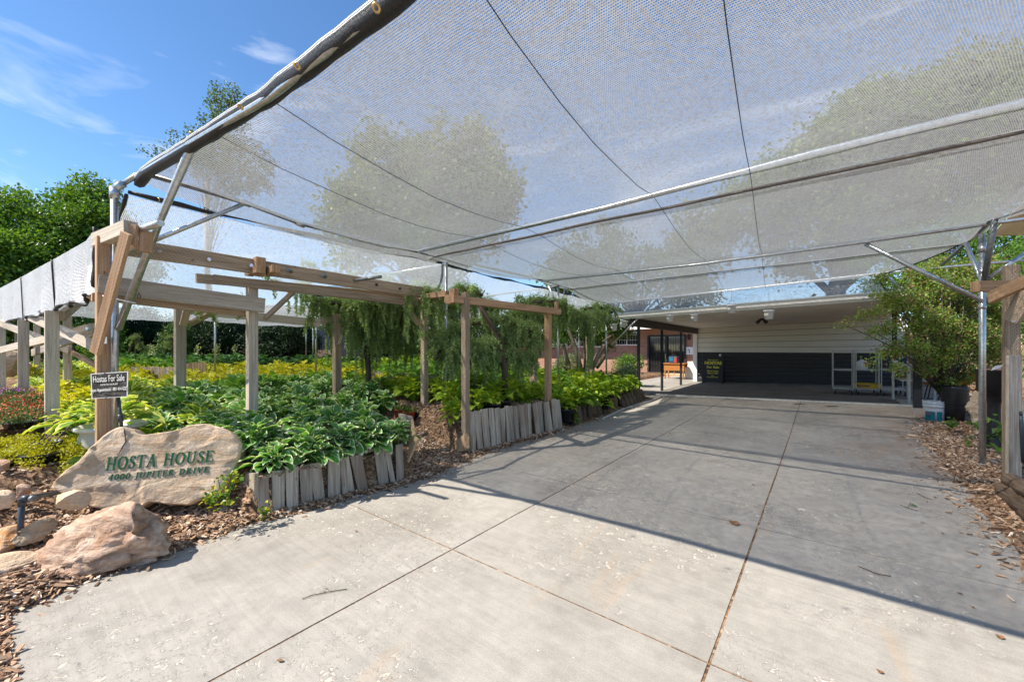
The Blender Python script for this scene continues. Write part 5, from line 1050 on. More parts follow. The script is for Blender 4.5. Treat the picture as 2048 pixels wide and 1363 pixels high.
MB().box((cxm, yc+.25, FL(ca1)+.265), (.62, .3, .15)).build('carton', M['yellow'], bxm, .02); MB().box((cxm-.1, yc+.095, FL(ca1)+.265), (.3, .004, .05)).build('label', M['leaf_litter'], bxm)
bj = ca2+.35; b2_ = thing('storage_bin', 'dark blue bin with white lid mark on the right wheeled rack', 'bin', (bj, yc+.2, FL(bj)+.74)); MB().box((bj, yc+.35, FL(bj)+.90), (.42, .3, .3)).build('body', pmat('navy_plastic', (.01, .03, .08), .4), b2_, .02); MB().box((bj-.05, yc+.196, FL(bj)+.95), (.12, .006, .08)).build('label', M['white_plastic'], b2_)
# white metal shelf table outside
sx0, sy0 = at(1797, 812, z=.11).x, at(1797, 812, z=.11).y; st = thing('metal_shelf', 'pale peeling metal shelf table at the end of the concrete beneath the shrub', 'shelf', (sx0, sy0, .1))
sx1 = sx0+.75; sy1 = sy0-.15; dpp = .9
for (x, y, h) in ((sx0, sy0+dpp, .98), (sx0+.18, sy0, 1.02), (sx1+.1, sy0-.02, 1.0), (sx1, sy0+dpp, .98)): MB().box((x, y, .10+h/2), (.05, .05, h)).build('leg', M['white_paint'], st, .003)
MB().box(((sx0+sx1)/2+.06, sy0+.42, .74), (.80, .88, .03)).build('shelf', M['white_paint'], st, .003); MB().box(((sx0+sx1)/2+.06, sy0+.42, .19), (.80, .88, .03)).build('shelf', M['white_paint'], st, .003); MB().box(((sx0+sx1)/2+.06, sy0+.42, 1.10), (.84, .92, .025)).build('shelf', M['white_paint'], st, .003)
# buckets
bk = at(1869, 842, z=.09)
def bucket(name, c, r, h, label, grp=None):
    t = thing(name, label, 'bucket', c, 0, grp); MB().lathe([(0, .003), (r*.84, 0), (r*.92, h*.6), (r*.95, h*.72), (r*1.03, h*.73), (r*1.03, h*.76), (r*.96, h*.77), (r*.97, h*.86), (r*1.04, h*.87), (r*1.04, h*.9), (r*.98, h*.91), (r, h*.96), (r*1.05, h*.97), (r*1.05, h), (r*.96, h), (r*.8, h*.1), (0, h*.08)], c, 26).build('body', M['white_plastic'], t); return t
bk1 = bucket('white_bucket', bk, .165, .40, 'white plastic bucket with a blue-green label beneath the shrub')
b = MB()
for i in range(10):
    a0, a1 = R(-150+i*9), R(-150+(i+1)*9)
    if i in (6,): continue
    b.poly([bk+V3(.158*math.cos(a0), .158*math.sin(a0), .02), bk+V3(.158*math.cos(a1), .158*math.sin(a1), .02), bk+V3(.160*math.cos(a1), .160*math.sin(a1), .2), bk+V3(.160*math.cos(a0), .160*math.sin(a0), .2)])
b.build('label', M['teal'], bk1); MB().poly([bk+V3(.1625*math.cos(R(-142)), .1625*math.sin(R(-142)), .14), bk+V3(.1625*math.cos(R(-118)), .1625*math.sin(R(-118)), .14), bk+V3(.1625*math.cos(R(-118)), .1625*math.sin(R(-118)), .17), bk+V3(.1625*math.cos(R(-142)), .1625*math.sin(R(-142)), .17)]).build('lettering', M['red'], bk1)
bc = bk+V3(.02, .05, .10); bucket('white_bucket', bk+V3(.26, .22, 0), .15, .36, 'plain white bucket half hidden behind the labelled one')
# barrel stack, wheelbarrow, black planter
br_ = at(1912, 846, z=.12); bt = thing('nursery_pot_stack', 'tall stack of black nursery pots beside the buckets', 'pots', br_)
MB().lathe([(0, 0), (.13, 0), (.16, .3)]+[(.16+.016*(k % 2)+.003*k, .32+.03*k) for k in range(12)]+[(.16, .69), (.14, .6), (0, .6)], br_+V3(.02, .25, 0), 24).build('stack', M['black_plastic'], bt)
wb = at(1895, 790, y=14.6); wbr = thing('wheelbarrow', 'orange wheelbarrow parked behind the shrub near the board fence', 'wheelbarrow', (wb.x, wb.y, FL(wb.x)))
x, y, z = wb.x, wb.y, FL(wb.x)
tray = MB(); top = [(x-.50, y-.3, z+.66), (x+.62, y-.3, z+.72), (x+.62, y+.3, z+.72), (x-.50, y+.3, z+.66)]; bo = [(x-.30, y-.2, z+.36), (x+.25, y-.2, z+.36), (x+.25, y+.2, z+.36), (x-.30, y+.2, z+.36)]
tray.v = [V3(*p) for p in top+bo]; tray.face((4, 5, 6, 7)); [tray.face((i, (i+1) % 4, 4+(i+1) % 4, 4+i)) for i in range(4)]; tr__ = tray.build('tray', M['orange'], wbr)
sol = tr__.modifiers.new('s', 'SOLIDIFY'); sol.thickness = .012
for s in (-1, 1): MB().tube([(x-.95, y+s*.28, z+.62), (x-.3, y+s*.18, z+.38), (x+.3, y+s*.16, z+.33), (x+.62, y+s*.04, z+.22)], .02, 8).build('handle', M['table_wood'], wbr); MB().tube([(x-.32, y+s*.18, z+.36), (x-.38, y+s*.2, z+.01), (x-.2, y+s*.2, z+.01), (x-.1, y+s*.18, z+.34)], .014, 8).build('leg', M['black_metal'], wbr)
MB().tube([(x+.62, y-.045, z+.2), (x+.62, y+.045, z+.2)], .2, 20).build('wheel', M['black_plastic'], wbr)
pk = at(1990, 900, z=.12); kp = thing('black_planter', 'tall black plastic planter on a flared stand between the steel pole and the timber post', 'planter', (pk.x, pk.y, .05))
kx, ky = at(1998, 800, d=5.55).x, at(1998, 800, d=5.55).y; b = MB()
b.lathe([(.11, .0), (.10, .1), (.07, .35), (.07, .62), (.13, .78), (.175, .80), (.18, 1.10), (.20, 1.12), (.18, 1.12), (.16, 1.05), (0, 1.05)], (kx+.02, ky+.3, .08), 14); b.build('planter_body', M['black_plastic'], kp); MB().lathe([(0, 1.15), (.1, 1.16), (.17, 1.08)], (kx+.02, ky+.3, .08), 14).build('compost', M['mulch'], kp)
hd_ = thing('blue_hand_tool', 'dark blue plastic tool handle hanging at the right edge beside the timber post', 'tool', at(2043, 850, 4.3)); MB().tube([at(2042, 828, 4.3), at(2043, 850, 4.3), at(2047, 925, 4.3)], [.012, .018, .018], 10).tube([at(2041, 822, 4.3), at(2042, 830, 4.3)], .014, 8).build('handle', M['pvc'], hd_)
# hanging white pots
for (px, py, r, dy, lab, tilt) in ((1340, 637, .088, 11.15, 'white pot hanging from the carport edge, leftmost of four', 0), (1389, 636, .088, 11.15, 'white pot hanging from the carport edge, second of four from the left', 0), (1463, 620, .098, 10.7, 'white pot hanging highest in front of the cloth flap', 0), (1538, 632, .10, 10.7, 'white pot hanging in front of the ceiling floodlight', 0), (1245, 648, .10, 10.9, 'tilted white pot hanging right of the far end pole', .25), (1229, 655, .095, 11.1, 'white pot hanging against the far end pole', -.15), (1186, 662, .09, 11.6, 'small white pot hanging among the pale trunks', 0)):
    q = at(px, py+6, y=dy); t = thing('hanging_pot', lab, 'hanging pot', q, 0, 'white pots hanging on wires')
    mb = MB(); mb.lathe([(0, 0), (r*.80, .0), (r*.98, r*1.75), (r*1.1, r*1.76), (r*1.1, r*2.0), (r*.95, r*2.0), (r*.8, r*.4), (0, r*.3)], (0, 0, 0), 18); me = mb.mesh('pot'); me.transform(Matrix.Rotation(tilt, 4, 'Y')); link('pot', me, M['white_plastic'], t, True)
    mb = MB()
    for i in range(5): a0 = R(-165+i*14); a1 = a0+R(14); mb.poly([V3((r*.90)*math.cos(a0)*1.02, r*.9*math.sin(a0)*1.02, r*.8), V3(r*.9*math.cos(a1)*1.02, r*.9*math.sin(a1)*1.02, r*.8), V3(r*.96*math.cos(a1)*1.02, r*.96*math.sin(a1)*1.02, r*1.35), V3(r*.96*math.cos(a0)*1.02, r*.96*math.sin(a0)*1.02, r*1.35)])
    me = mb.mesh('faint_print'); me.transform(Matrix.Rotation(tilt, 4, 'Y')); link('faint_print', me, M['soffit'], t, True)
    MB().tube([q+V3(-r, 0, r*2), q+V3(0, 0, r*3.4), q+V3(r, 0, r*2)], .003, 4).tube([q+V3(0, 0, r*3.4), q+V3(0, 0, max(r*3.5, 2.93-q.z))], .0022, 4).build('wire', M['galv_dark'], t)
# cream urn behind the post
uq = at(222, 880, 3.95); un = thing('cream_urn', 'cream urn-shaped pot with a rolled rim behind the corner post and name stone', 'pot', (uq.x, uq.y, .35)); zt_ = at(222, 852, 3.95).z; rt_ = 0.26
MB().lathe([(0, -.5), (.14, -.5), (.16, -.44), (.13, -.36), (.17, -.25), (.23, -.12), (rt_-.05, -.03), (rt_-.02, -.025), (rt_+.005, -.005), (rt_, .02), (rt_-.03, .022), (rt_-.055, -.02), (0, -.06)], (uq.x, uq.y, zt_), 30).build('body', M['urn'], un)
# ================================================================ PLANTS
def leaf_quads(P, Nrm, Dr, L, Wd, fold=.18):
    """one four-cornered leaf per point; P base (n,3), Dr direction, Nrm normal, L length, Wd width"""
    n = len(P); S_ = np.cross(Dr, Nrm); S_ /= np.linalg.norm(S_, axis=1)[:, None]+1e-9; L = np.asarray(L).reshape(-1, 1)*np.ones((n, 1)); Wd = np.asarray(Wd).reshape(-1, 1)*np.ones((n, 1))
    m = P+Dr*L*.45; V = np.stack([P, m+S_*Wd*.5+Nrm*Wd*fold, P+Dr*L, m-S_*Wd*.5+Nrm*Wd*fold], 1).reshape(-1, 3)
    return V, np.arange(4*n).reshape(n, 4)
def unit(a): return a/(np.linalg.norm(a, axis=1)[:, None]+1e-9)
def clump_leaves(cent, per, sig, L, ratio, rg, up=.5, droop=0):
    n = len(cent)*per; P = np.repeat(cent, per, 0)+rg.normal(0, 1, (n, 3))*sig; Dr = unit(rg.normal(0, 1, (n, 3))+np.array([0, 0, -droop])); N = rg.normal(0, 1, (n, 3))+np.array([0, 0, up]); N = unit(N-Dr*np.sum(N*Dr, 1)[:, None]); Ls = L*rg.uniform(.6, 1.25, n)
    return leaf_quads(P, N, Dr, Ls, Ls*ratio)
def lobe_points(lobes, n, rg, shell=.45):
    w = np.array([a[3]*a[4]*a[5] for a in lobes])**.75; pick = rg.choice(len(lobes), n, p=w/w.sum()); u = unit(rg.normal(0, 1, (n, 3))); r = (shell+(1-shell)*rg.uniform(0, 1, n)**.6)
    Lb = np.array(lobes); return Lb[pick, :3]+u*r[:, None]*Lb[pick, 3:6]
def tree(name, label, base, lobes, nclump, per, sig, L, mat_, rg_seed, trunk=.2, ratio=.6, group=None, bark='bark_dark', limbs=26, cat='tree', mix=None, up=.5, shell=.45, th=None, droop=0, lr=1.0):
    rg = np.random.default_rng(rg_seed); t = thing(name, label, cat, base, 0, group); base = np.array(base)
    if lobes[0][3] > 1.5:
        ex = []
        for l in lobes:
            for _ in range(5):
                u_ = rg.normal(0, 1, 3); u_[2] = abs(u_[2]); u_ /= np.linalg.norm(u_); k_ = rg.uniform(.18, .4); ex.append(tuple(np.array(l[:3])+u_*np.array(l[3:6])*rg.uniform(.85, 1.2))+(l[3]*k_, l[4]*k_, l[5]*k_*rg.uniform(.7, 1.5)))
        lobes = [tuple(l[:3])+tuple(q*.88 for q in l[3:6]) for l in lobes]+ex
    cl = lobe_points(lobes, nclump, rg, shell); V, Q = clump_leaves(cl, per, sig, L, ratio, rg, up, droop)
    mi = None; mats = [M[mat_]]
    if mix: mats.append(M[mix[0]]); mi = (rg.uniform(0, 1, len(Q)) < mix[1]).astype(int)
    link('crown', np_mesh('crown', V, Q, mi=mi), mats, t)
    top = np.mean([l[:3] for l in lobes], 0); mb = MB(); fork = base+(top-base)*(th or .5); pts = [base-np.array([0, 0, .2]), base+(fork-base)*.5+rg.normal(0, .06, 3), fork]; mb.tube(pts, [trunk*1.15, trunk, trunk*.8], 10)
    for i in range(limbs):
        q = cl[rg.integers(len(cl))]; s = base+(fork-base)*rg.uniform(.55, 1); mid = s+(q-s)*.5+rg.normal(0, .12, 3)*np.linalg.norm(q-s)*.3+np.array([0, 0, .08*np.linalg.norm(q-s)]); mb.tube([s, mid, q], [trunk*.45*lr, trunk*.22*lr, .008], 6)
    mb.build('trunk', M[bark], t); return t
def lb(px, py, d, r, rz=None, ry=None): p = at(px, py, d); return (p.x, p.y, p.z, r, ry or r, rz or r)
def gz(p, z=None): return (p[0], p[1], H(p[0], p[1]) if z is None else z)
bq = at(60, 700, 15); tree('maple_tree', 'dense bright green maple filling the far left behind the side cloth', (bq.x, bq.y, .6), [lb(35, 450, 15, 1.1), lb(-50, 470, 15, 1.5), lb(60, 520, 14.5, 1.3), lb(-10, 540, 14, 1.5), lb(140, 470, 15.5, 1.0), lb(20, 600, 14, 1.4), lb(-70, 590, 14, 1.4), lb(100, 560, 14.5, 1.2), lb(30, 405, 15.5, .6)], 950, 44, .17, .13, 'leaf_tree', 11, .22, .75)
bq = at(185, 700, 16.5); tree('maple_tree', 'darker leafy tree rising just left of the steel corner pole', (bq.x, bq.y, .6), [lb(185, 400, 16.5, .95), lb(150, 420, 16.5, .9), lb(205, 450, 16, 1.0), lb(170, 500, 16, 1.3), lb(210, 545, 15.5, 1.1), lb(120, 470, 16, .9), lb(250, 520, 16.5, 1.2)], 650, 44, .16, .13, 'leaf_tree', 12, .2, .75)
bq = at(430, 700, 21); tree('cottonwood_tree', 'thin upright poplar branches showing above the front cloth edge', (bq.x, bq.y, .8), [lb(460, 230, 21, .9, 1.4), lb(430, 215, 21, .35, 1.1), lb(465, 190, 21, .3, .9), lb(400, 270, 21, .35, 1.2), lb(350, 290, 21, .35, .7), lb(300, 303, 21, .55, .25), lb(430, 300, 21, 1.4, 1.2), lb(470, 330, 21, 2.0, 1.6), lb(385, 320, 21, .8, .9)], 520, 22, .13, .125, 'leaf_grey', 13, .13, .75, bark='bark_pale', limbs=60, th=.8, lr=.35)
bq = at(860, 690, 30); tree('poplar_tree', 'tall pale green tree seen through the middle of the cloth', (bq.x, bq.y, 1), [lb(760, 330, 30, 2.1), lb(850, 340, 30, 2.4), lb(960, 330, 30, 2.2), lb(930, 420, 30, 3.2), lb(780, 430, 30, 3.4), lb(990, 400, 30, 2.2), lb(870, 500, 30, 3.6), lb(700, 400, 30, 1.8), lb(720, 480, 30, 2.6)], 1100, 26, .42, .34, 'leaf_yel', 14, .5, .8, bark='bark', limbs=40)
bq = at(1280, 690, 36); tree('poplar_tree', 'broad pale tree behind the carport roof, left of the sky gap', (bq.x, bq.y, 1), [lb(1130, 560, 36, 2.8), lb(1220, 545, 36, 3), lb(1310, 560, 36, 2.6), lb(1380, 590, 36, 2.2), lb(1170, 600, 36, 3.5), lb(1360, 575, 36, 2)], 500, 26, .42, .32, 'leaf_yel', 15, .5, .8)
bq = at(1640, 690, 30); tree('spreading_tree', 'great spreading tree seen through the cloth on the right', (bq.x, bq.y, 1), [lb(1500, 420, 30, 2.6), lb(1580, 360, 30, 2.6), lb(1650, 300, 30, 2.8), lb(1740, 260, 30, 2.9), lb(1830, 230, 30, 3), lb(1930, 190, 30, 3), lb(2030, 160, 30, 3), lb(1750, 400, 30, 4.2), lb(1900, 350, 30, 4.5), lb(1600, 470, 30, 3.6), lb(2060, 300, 30, 4), lb(1740, 190, 30, .9), lb(1400, 500, 31, 2.6)], 1900, 26, .5, .36, 'leaf_yel', 16, .6, .8, bark='bark', limbs=50)
bq = at(1820, 690, 22); tree('ash_tree', 'leafy green tree growing behind the right end of the carport', (bq.x, bq.y, .8), [lb(1800, 530, 22, 2.0), lb(1880, 510, 22, 2.2), lb(1960, 500, 22, 2.3), lb(2050, 510, 21, 2.4), lb(1850, 590, 22, 2.0), lb(1950, 600, 22, 2.2), lb(2050, 620, 21, 2.4), lb(1770, 570, 22, .9), lb(2120, 560, 20, 2.5)], 1100, 34, .26, .19, 'leaf_tree', 17, .25, .45)
bq = at(2080, 700, 9.5); tree('elm_sapling', 'bright leafy branches crowding the right edge behind the timber post', (bq.x, bq.y, .5), [lb(2060, 540, 9.5, .7), lb(2100, 620, 9.5, .9), lb(2075, 690, 9, .7), lb(2110, 500, 9.5, .9), lb(2020, 640, 9.8, .35)], 330, 34, .11, .07, 'leaf_tree', 18, .05, .55)
# berry shrub leaning over the drive
def lbs(px, py, d, r, rz=None): return lb(px, py, d*.83, r*.86, (rz or r)*.86)
sb = at(1905, 800, 7.9); SHR = [lbs(px, py, d, r, rz) for px, py, d, r, rz in ((1800, 600, 9.2, .42, .3), (1870, 575, 9.4, .5, .35), (1940, 590, 9.4, .5, .4), (1850, 640, 9.2, .5, .4), (1920, 665, 9.4, .55, .5), (1880, 705, 9.2, .4, .35), (1820, 690, 9, .35, .22), (1960, 540, 9.6, .5, .3), (1890, 530, 9.7, .35, .2), (1985, 620, 9.6, .5, .5), (1980, 700, 9.5, .45, .45), (1935, 745, 9.3, .35, .25), (1765, 555, 9.3, .18, .1), (1840, 545, 9.5, .3, .14),
 (1690, 648, 8.7, .09, .045), (1712, 640, 8.7, .11, .05), (1735, 630, 8.8, .13, .07), (1758, 620, 8.8, .18, .1), (1720, 672, 8.7, .1, .05), (1745, 665, 8.8, .15, .09), (1775, 655, 8.9, .22, .14), (1735, 722, 8.7, .09, .06), (1755, 712, 8.8, .14, .08), (1780, 700, 8.9, .2, .12), (1790, 735, 8.8, .12, .08), (1815, 742, 8.9, .1, .06), (1725, 604, 8.9, .07, .05), (1750, 590, 9, .12, .06), (1850, 740, 9.1, .18, .1), (1892, 762, 9.2, .14, .08), (1700, 690, 8.7, .06, .04), (1660, 652, 8.6, .05, .03))]
tree('barberry_shrub', 'arching green and bronze leaved shrub leaning over the right side of the driveway', (sb.x, sb.y, .1), SHR, 1500, 24, .06, .045, 'leaf_shrub', 19, .028, .7, cat='shrub', mix=('leaf_red', .20), limbs=150, up=.6, th=.35, shell=.3)
# evergreens behind the beds
for (nm, lab, bx_, lobes, n, m_, sd) in (
    ('yew_shrub', 'rounded dark evergreen in front of the tan wing', (563, 15.5), [lb(563, 690, 15.5, 1.05, .95), lb(590, 672, 15.5, .75), lb(540, 690, 15.5, .7), lb(615, 690, 15.5, .45, .5), lb(570, 655, 15.6, .55, .4)], 520, 'leaf_dark', 31),
    ('juniper_hedge', 'near-black evergreen mass left of the tan wing', (440, 16), [lb(400, 690, 16, .95, 1.1), lb(450, 680, 16, 1.0, 1.1), lb(500, 690, 16.2, .9, 1.0), lb(350, 690, 16.4, .9, 1.1), lb(480, 650, 16.5, .9), lb(410, 650, 16.5, .8)], 800, 'leaf_dark', 32),
    ('cypress_bush', 'bright green conical conifer between the dark evergreens', (345, 14.5), [lb(350, 700, 14.3, .42, .6), lb(352, 675, 14.3, .32, .5), lb(345, 715, 14.2, .5, .4)], 230, 'leaf_hedge', 33),
    ('juniper_hedge', 'dark evergreen mass just right of the corner post', (275, 16), [lb(250, 690, 16, .8, 1.0), lb(300, 690, 16, .8, 1.1), lb(275, 660, 16.3, .9, .9), lb(225, 680, 16, .7, .9)], 480, 'leaf_dark', 34),
    ('lilac_shrub', 'loose green shrubs behind the crossed timbers at the left', (140, 14.5), [lb(150, 660, 14.5, .8), lb(190, 670, 14.5, .7), lb(100, 680, 14.5, .8), lb(60, 680, 14.5, .8), lb(20, 680, 14.5, .8), lb(215, 700, 14, .6)], 480, 'leaf_tree', 35),
    ('juniper_hedge', 'tall dark evergreen wall behind the hanging cedar curtains', (900, 19), [lb(760, 690, 18.5, .9, .9), lb(810, 680, 18.5, 1.1, 1.1), lb(860, 690, 19, 1.1, 1.1), lb(920, 680, 19, 1.2, 1.2), lb(980, 690, 19, 1.2, 1.1), lb(1030, 700, 19, 1.0, .9)], 900, 'leaf_dark', 36)):
    q = at(bx_[0], 715, bx_[1]); tree(nm, lab, (q.x, q.y, .6), lobes, int(n*1.25), 44, .10, .12, m_, sd, .1, .34, cat='shrub', limbs=12, up=.9, shell=.6)
# multi-stem pale tree beyond the lime bed
mt = thing('multistem_tree', 'pale multi-stemmed tree leaning out of the lime hosta bed before the brick house', 'tree', at(1180, 738, 12.6))
mb = MB(); base = at(1180, 740, 12.6)
for pts, r in ((((1138, 728, 12.9), (1128, 700, 12.9), (1126, 676, 12.9), (1120, 650, 13)), .07), (((1160, 735, 12.6), (1152, 700, 12.6), (1140, 668, 12.6), (1130, 640, 12.7)), .09), (((1178, 738, 12.4), (1183, 700, 12.4), (1178, 680, 12.4), (1168, 650, 12.4), (1150, 628, 12.5)), .10), (((1182, 736, 12.6), (1195, 712, 12.6), (1206, 695, 12.6), (1216, 672, 12.6), (1222, 640, 12.6)), .10), (((1192, 735, 12.8), (1205, 718, 12.8), (1214, 702, 12.8), (1204, 680, 12.8), (1196, 655, 12.8)), .08), (((1183, 690, 12.4), (1190, 672, 12.3), (1192, 650, 12.2)), .045), (((1214, 690, 12.6), (1206, 682, 12.5), (1226, 668, 12.3)), .05)):
    n = len(pts); mb.tube([at(*p) for p in pts], [r*(1-.5*i/(n-1)) for i in range(n)], 9)
mb.build('stems', M['bark_pale'], mt); rg = np.random.default_rng(5)
V, Q = clump_leaves(lobe_points([lb(1120, 670, 13, .55, .4), lb(1145, 665, 13, .5, .3), lb(1200, 660, 13, .5, .4), lb(1230, 650, 12.6, .5, .35), lb(1180, 668, 13.2, .45, .3), lb(1215, 690, 12.8, .25), lb(1105, 640, 13, .5), lb(1250, 665, 12.6, .3, .2)], 300, rg, .2), 24, .1, .075, .7, rg); link('crown', np_mesh('crown', V, Q), M['leaf_tree'], mt)
wp = at(1173, 742, 12.2); wpo = tag(MB().bar((wp.x, wp.y, .3), (wp.x, wp.y, 1.95), .12, .12).build('timber_post', M['bark_pale']), 'pale squared timber post standing among the leaning trunks', 'post')
# ---- weeping blue cedar
def strands(pts, lens, rg, step=.022, nl=.042, sway=.08, dens=11):
    """hanging shoots, each ringed with short needle tufts"""
    VV = []; S_ = []
    for p, L in zip(pts, lens):
        n = max(3, int(L/step)); d = rg.normal(0, 1, 2)*sway; ph = rg.uniform(0, 6); c = []
        for i in range(n):
            t = i/n; c.append((p[0]+d[0]*t+.014*math.sin(ph+t*7), p[1]+d[1]*t+.014*math.cos(ph*1.3+t*6), p[2]-L*t+.10*(1-t)*0))
        VV.append(np.array(c)); S_.append((p, d, L))
    A = np.concatenate(VV); A = np.repeat(A, dens, 0); n = len(A); A = A+rg.normal(0, .005, (n, 3)); Dr = unit(rg.normal(0, 1, (n, 3))+np.array([0, 0, -.6])); N = unit(np.cross(Dr, rg.normal(0, 1, (n, 3)))); L_ = nl*rg.uniform(.6, 1.2, n)
    return leaf_quads(A, N, Dr, L_, L_*.36, .05)
def cedar(name, label, base, limbs_px, nst, seed, trunk=None, back=0, lmin=.15, lmax=1.05, tips=.3, thick=.14):
    rg = np.random.default_rng(seed); t = thing(name, label, 'tree', base); mb = MB(); P = []; Ls = []
    if trunk: mb.tube(*trunk)
    for path, w, ln in limbs_px:
        pts = [at(p[0], p[1], p[2]+back) for p in path]; mb.tube(pts, [.03]*len(pts), 7); seg = [(b_-a).length for a, b_ in zip(pts, pts[1:])]; tot = sum(seg)
        ncl = max(2, int(nst*w*.85/6)); cs_ = rg.uniform(0, tot, ncl); cl_ = rg.uniform(.35, 1.15, ncl); co_ = rg.normal(0, thick, (ncl, 3))
        for k in range(int(nst*w*.85)):
            kc = rg.integers(ncl); s = min(tot, max(0, cs_[kc]+rg.normal(0, .035))); i = 0
            while s > seg[i] and i < len(seg)-1: s -= seg[i]; i += 1
            q = pts[i].lerp(pts[i+1], min(1, s/seg[i])); off = (co_[kc]+rg.normal(0, .035, 3))*np.array([1, 1, .5]); P.append((q.x+off[0], q.y+off[1], q.z+off[2]*.8+.03)); Ls.append(ln*cl_[kc]*(lmin+(lmax-lmin)*rg.uniform(0, 1)**1.4))
    V, Q = strands(P, Ls, rg)
    # short upright sprays along the top of each branch
    Pt = np.array(P); k = rg.choice(len(Pt), len(Pt)); V2, Q2 = clump_leaves(Pt[k]+rg.normal(0, .03, (len(k), 3)), 26, .035, .036, .34, rg, .2)
    V = np.concatenate([V, V2]); Q = np.concatenate([Q, Q2+len(V)-len(V2)]); mi = (rg.uniform(0, 1, len(Q)) < tips).astype(int)
    link('drooping_foliage', np_mesh('drooping_foliage', V, Q, mi=mi), [M['leaf_cedar'], M['leaf_cedar_tip']], t); mb.build('trunk', M['bark_dark'], t); return t
b0_ = at(737, 782, 7.4); tk = ([b0_-V3(0, 0, .3), at(737, 740, 7.4), at(733, 690, 7.45), at(738, 640, 7.4), at(750, 590, 7.3)], [.058, .052, .05, .045, .04], 12)
cedar('weeping_cedar', 'grey-green weeping cedar trained over the long pergola, its curtains hanging behind the beams', b0_, [
    (((590, 538, 6.0), (660, 545, 6.3), (740, 560, 6.8), (820, 572, 7.2), (880, 585, 7.6)), .42, .14),
    (((640, 600, 7.0), (690, 610, 7.1), (720, 600, 7.2)), .42, 1.15), (((660, 590, 7.5), (700, 605, 7.3)), .12, 1.5),
    (((730, 590, 7.3), (790, 600, 7.6), (850, 600, 8.0)), 1.3, 1.35), (((700, 585, 7.6), (780, 585, 8.0), (870, 590, 8.6)), 1.2, 1.35), (((745, 595, 7.1), (800, 600, 7.2), (838, 606, 7.3)), .55, .9),
    (((548, 560, 5.6), (590, 575, 6.2), (640, 590, 6.8)), .16, .5), (((395, 608, 5.0), (420, 603, 5.2), (440, 610, 5.4)), .09, .3), (((850, 575, 6.5), (845, 600, 6.3)), .12, .9)], 310, 41, tk)
b1_ = at(1010, 800, 6.9); tk = ([b1_-V3(0, 0, .3), at(1010, 740, 6.9), at(1000, 680, 6.8), at(960, 610, 6.6)], [.06, .055, .05, .04], 10)
cedar('weeping_cedar', 'blue-green weeping cedar mounded inside the two-post pergola bay', b1_, [
    (((870, 600, 7.4), (900, 585, 7.0), (935, 578, 6.6), (965, 590, 6.5)), .75, .5), (((870, 600, 8), (900, 600, 7.8), (960, 610, 7.6), (1040, 620, 7.8), (1090, 612, 7.8)), 1.35, .75),
    (((855, 672, 6.3), (885, 676, 6.1), (915, 690, 6.0), (960, 690, 6.1), (1000, 690, 6.3)), .8, .55), (((900, 700, 5.9), (940, 692, 6.0), (985, 700, 6.1)), .75, .7), (((930, 650, 6.4), (990, 640, 6.3), (1040, 650, 6.4), (1075, 670, 6.6)), 1.1, .6),
    (((1000, 640, 6.6), (1050, 630, 7), (1090, 640, 7.2)), .7, .55), (((975, 720, 6.2), (1010, 715, 6.4), (1050, 720, 6.7)), .5, .6), (((880, 700, 6.2), (870, 720, 6.1)), .12, .5), (((870, 610, 7.2), (905, 640, 6.8), (890, 670, 6.6)), .6, .9)], 230, 42, tk, .62, thick=.11)
b2__ = at(1150, 745, 9.2); cedar('weeping_cedar', 'arm of weeping cedar running from the two-post bay towards the pale trunks', b2__, [
    (((1060, 604, 7.6), (1110, 602, 8.0), (1135, 622, 8.6), (1165, 640, 9.2), (1200, 630, 9.6)), 1.0, .42), (((1120, 620, 8.4), (1160, 640, 9.0), (1190, 635, 9.2)), .7, .6), (((1170, 618, 9.5), (1195, 612, 9.8), (1225, 625, 10)), .45, .55), (((1168, 640, 8.9), (1172, 648, 8.9)), .12, 1.3)], 260, 43, ([at(1170, 745, 9), at(1168, 650, 9.1)], [.03, .03], 8), thick=.10)
for (px, py, d, lab) in ((271, 722, 11, 'thin weeping cedar sapling left of the other in the far bed'), (345, 720, 11.3, 'thin weeping cedar sapling right of the other in the far bed')):
    q = at(px, py, d); cedar('cedar_sapling', lab, q, [(((px, 668, d), (px+6, 680, d), (px+14, 700, d)), .10, .45), (((px, 668, d), (px-6, 684, d), (px-14, 708, d)), .10, .35)], 130, 50+px, ([q-V3(0, 0, .3), at(px, 668, d)], [.02, .012], 6), thick=.05, tips=.6)
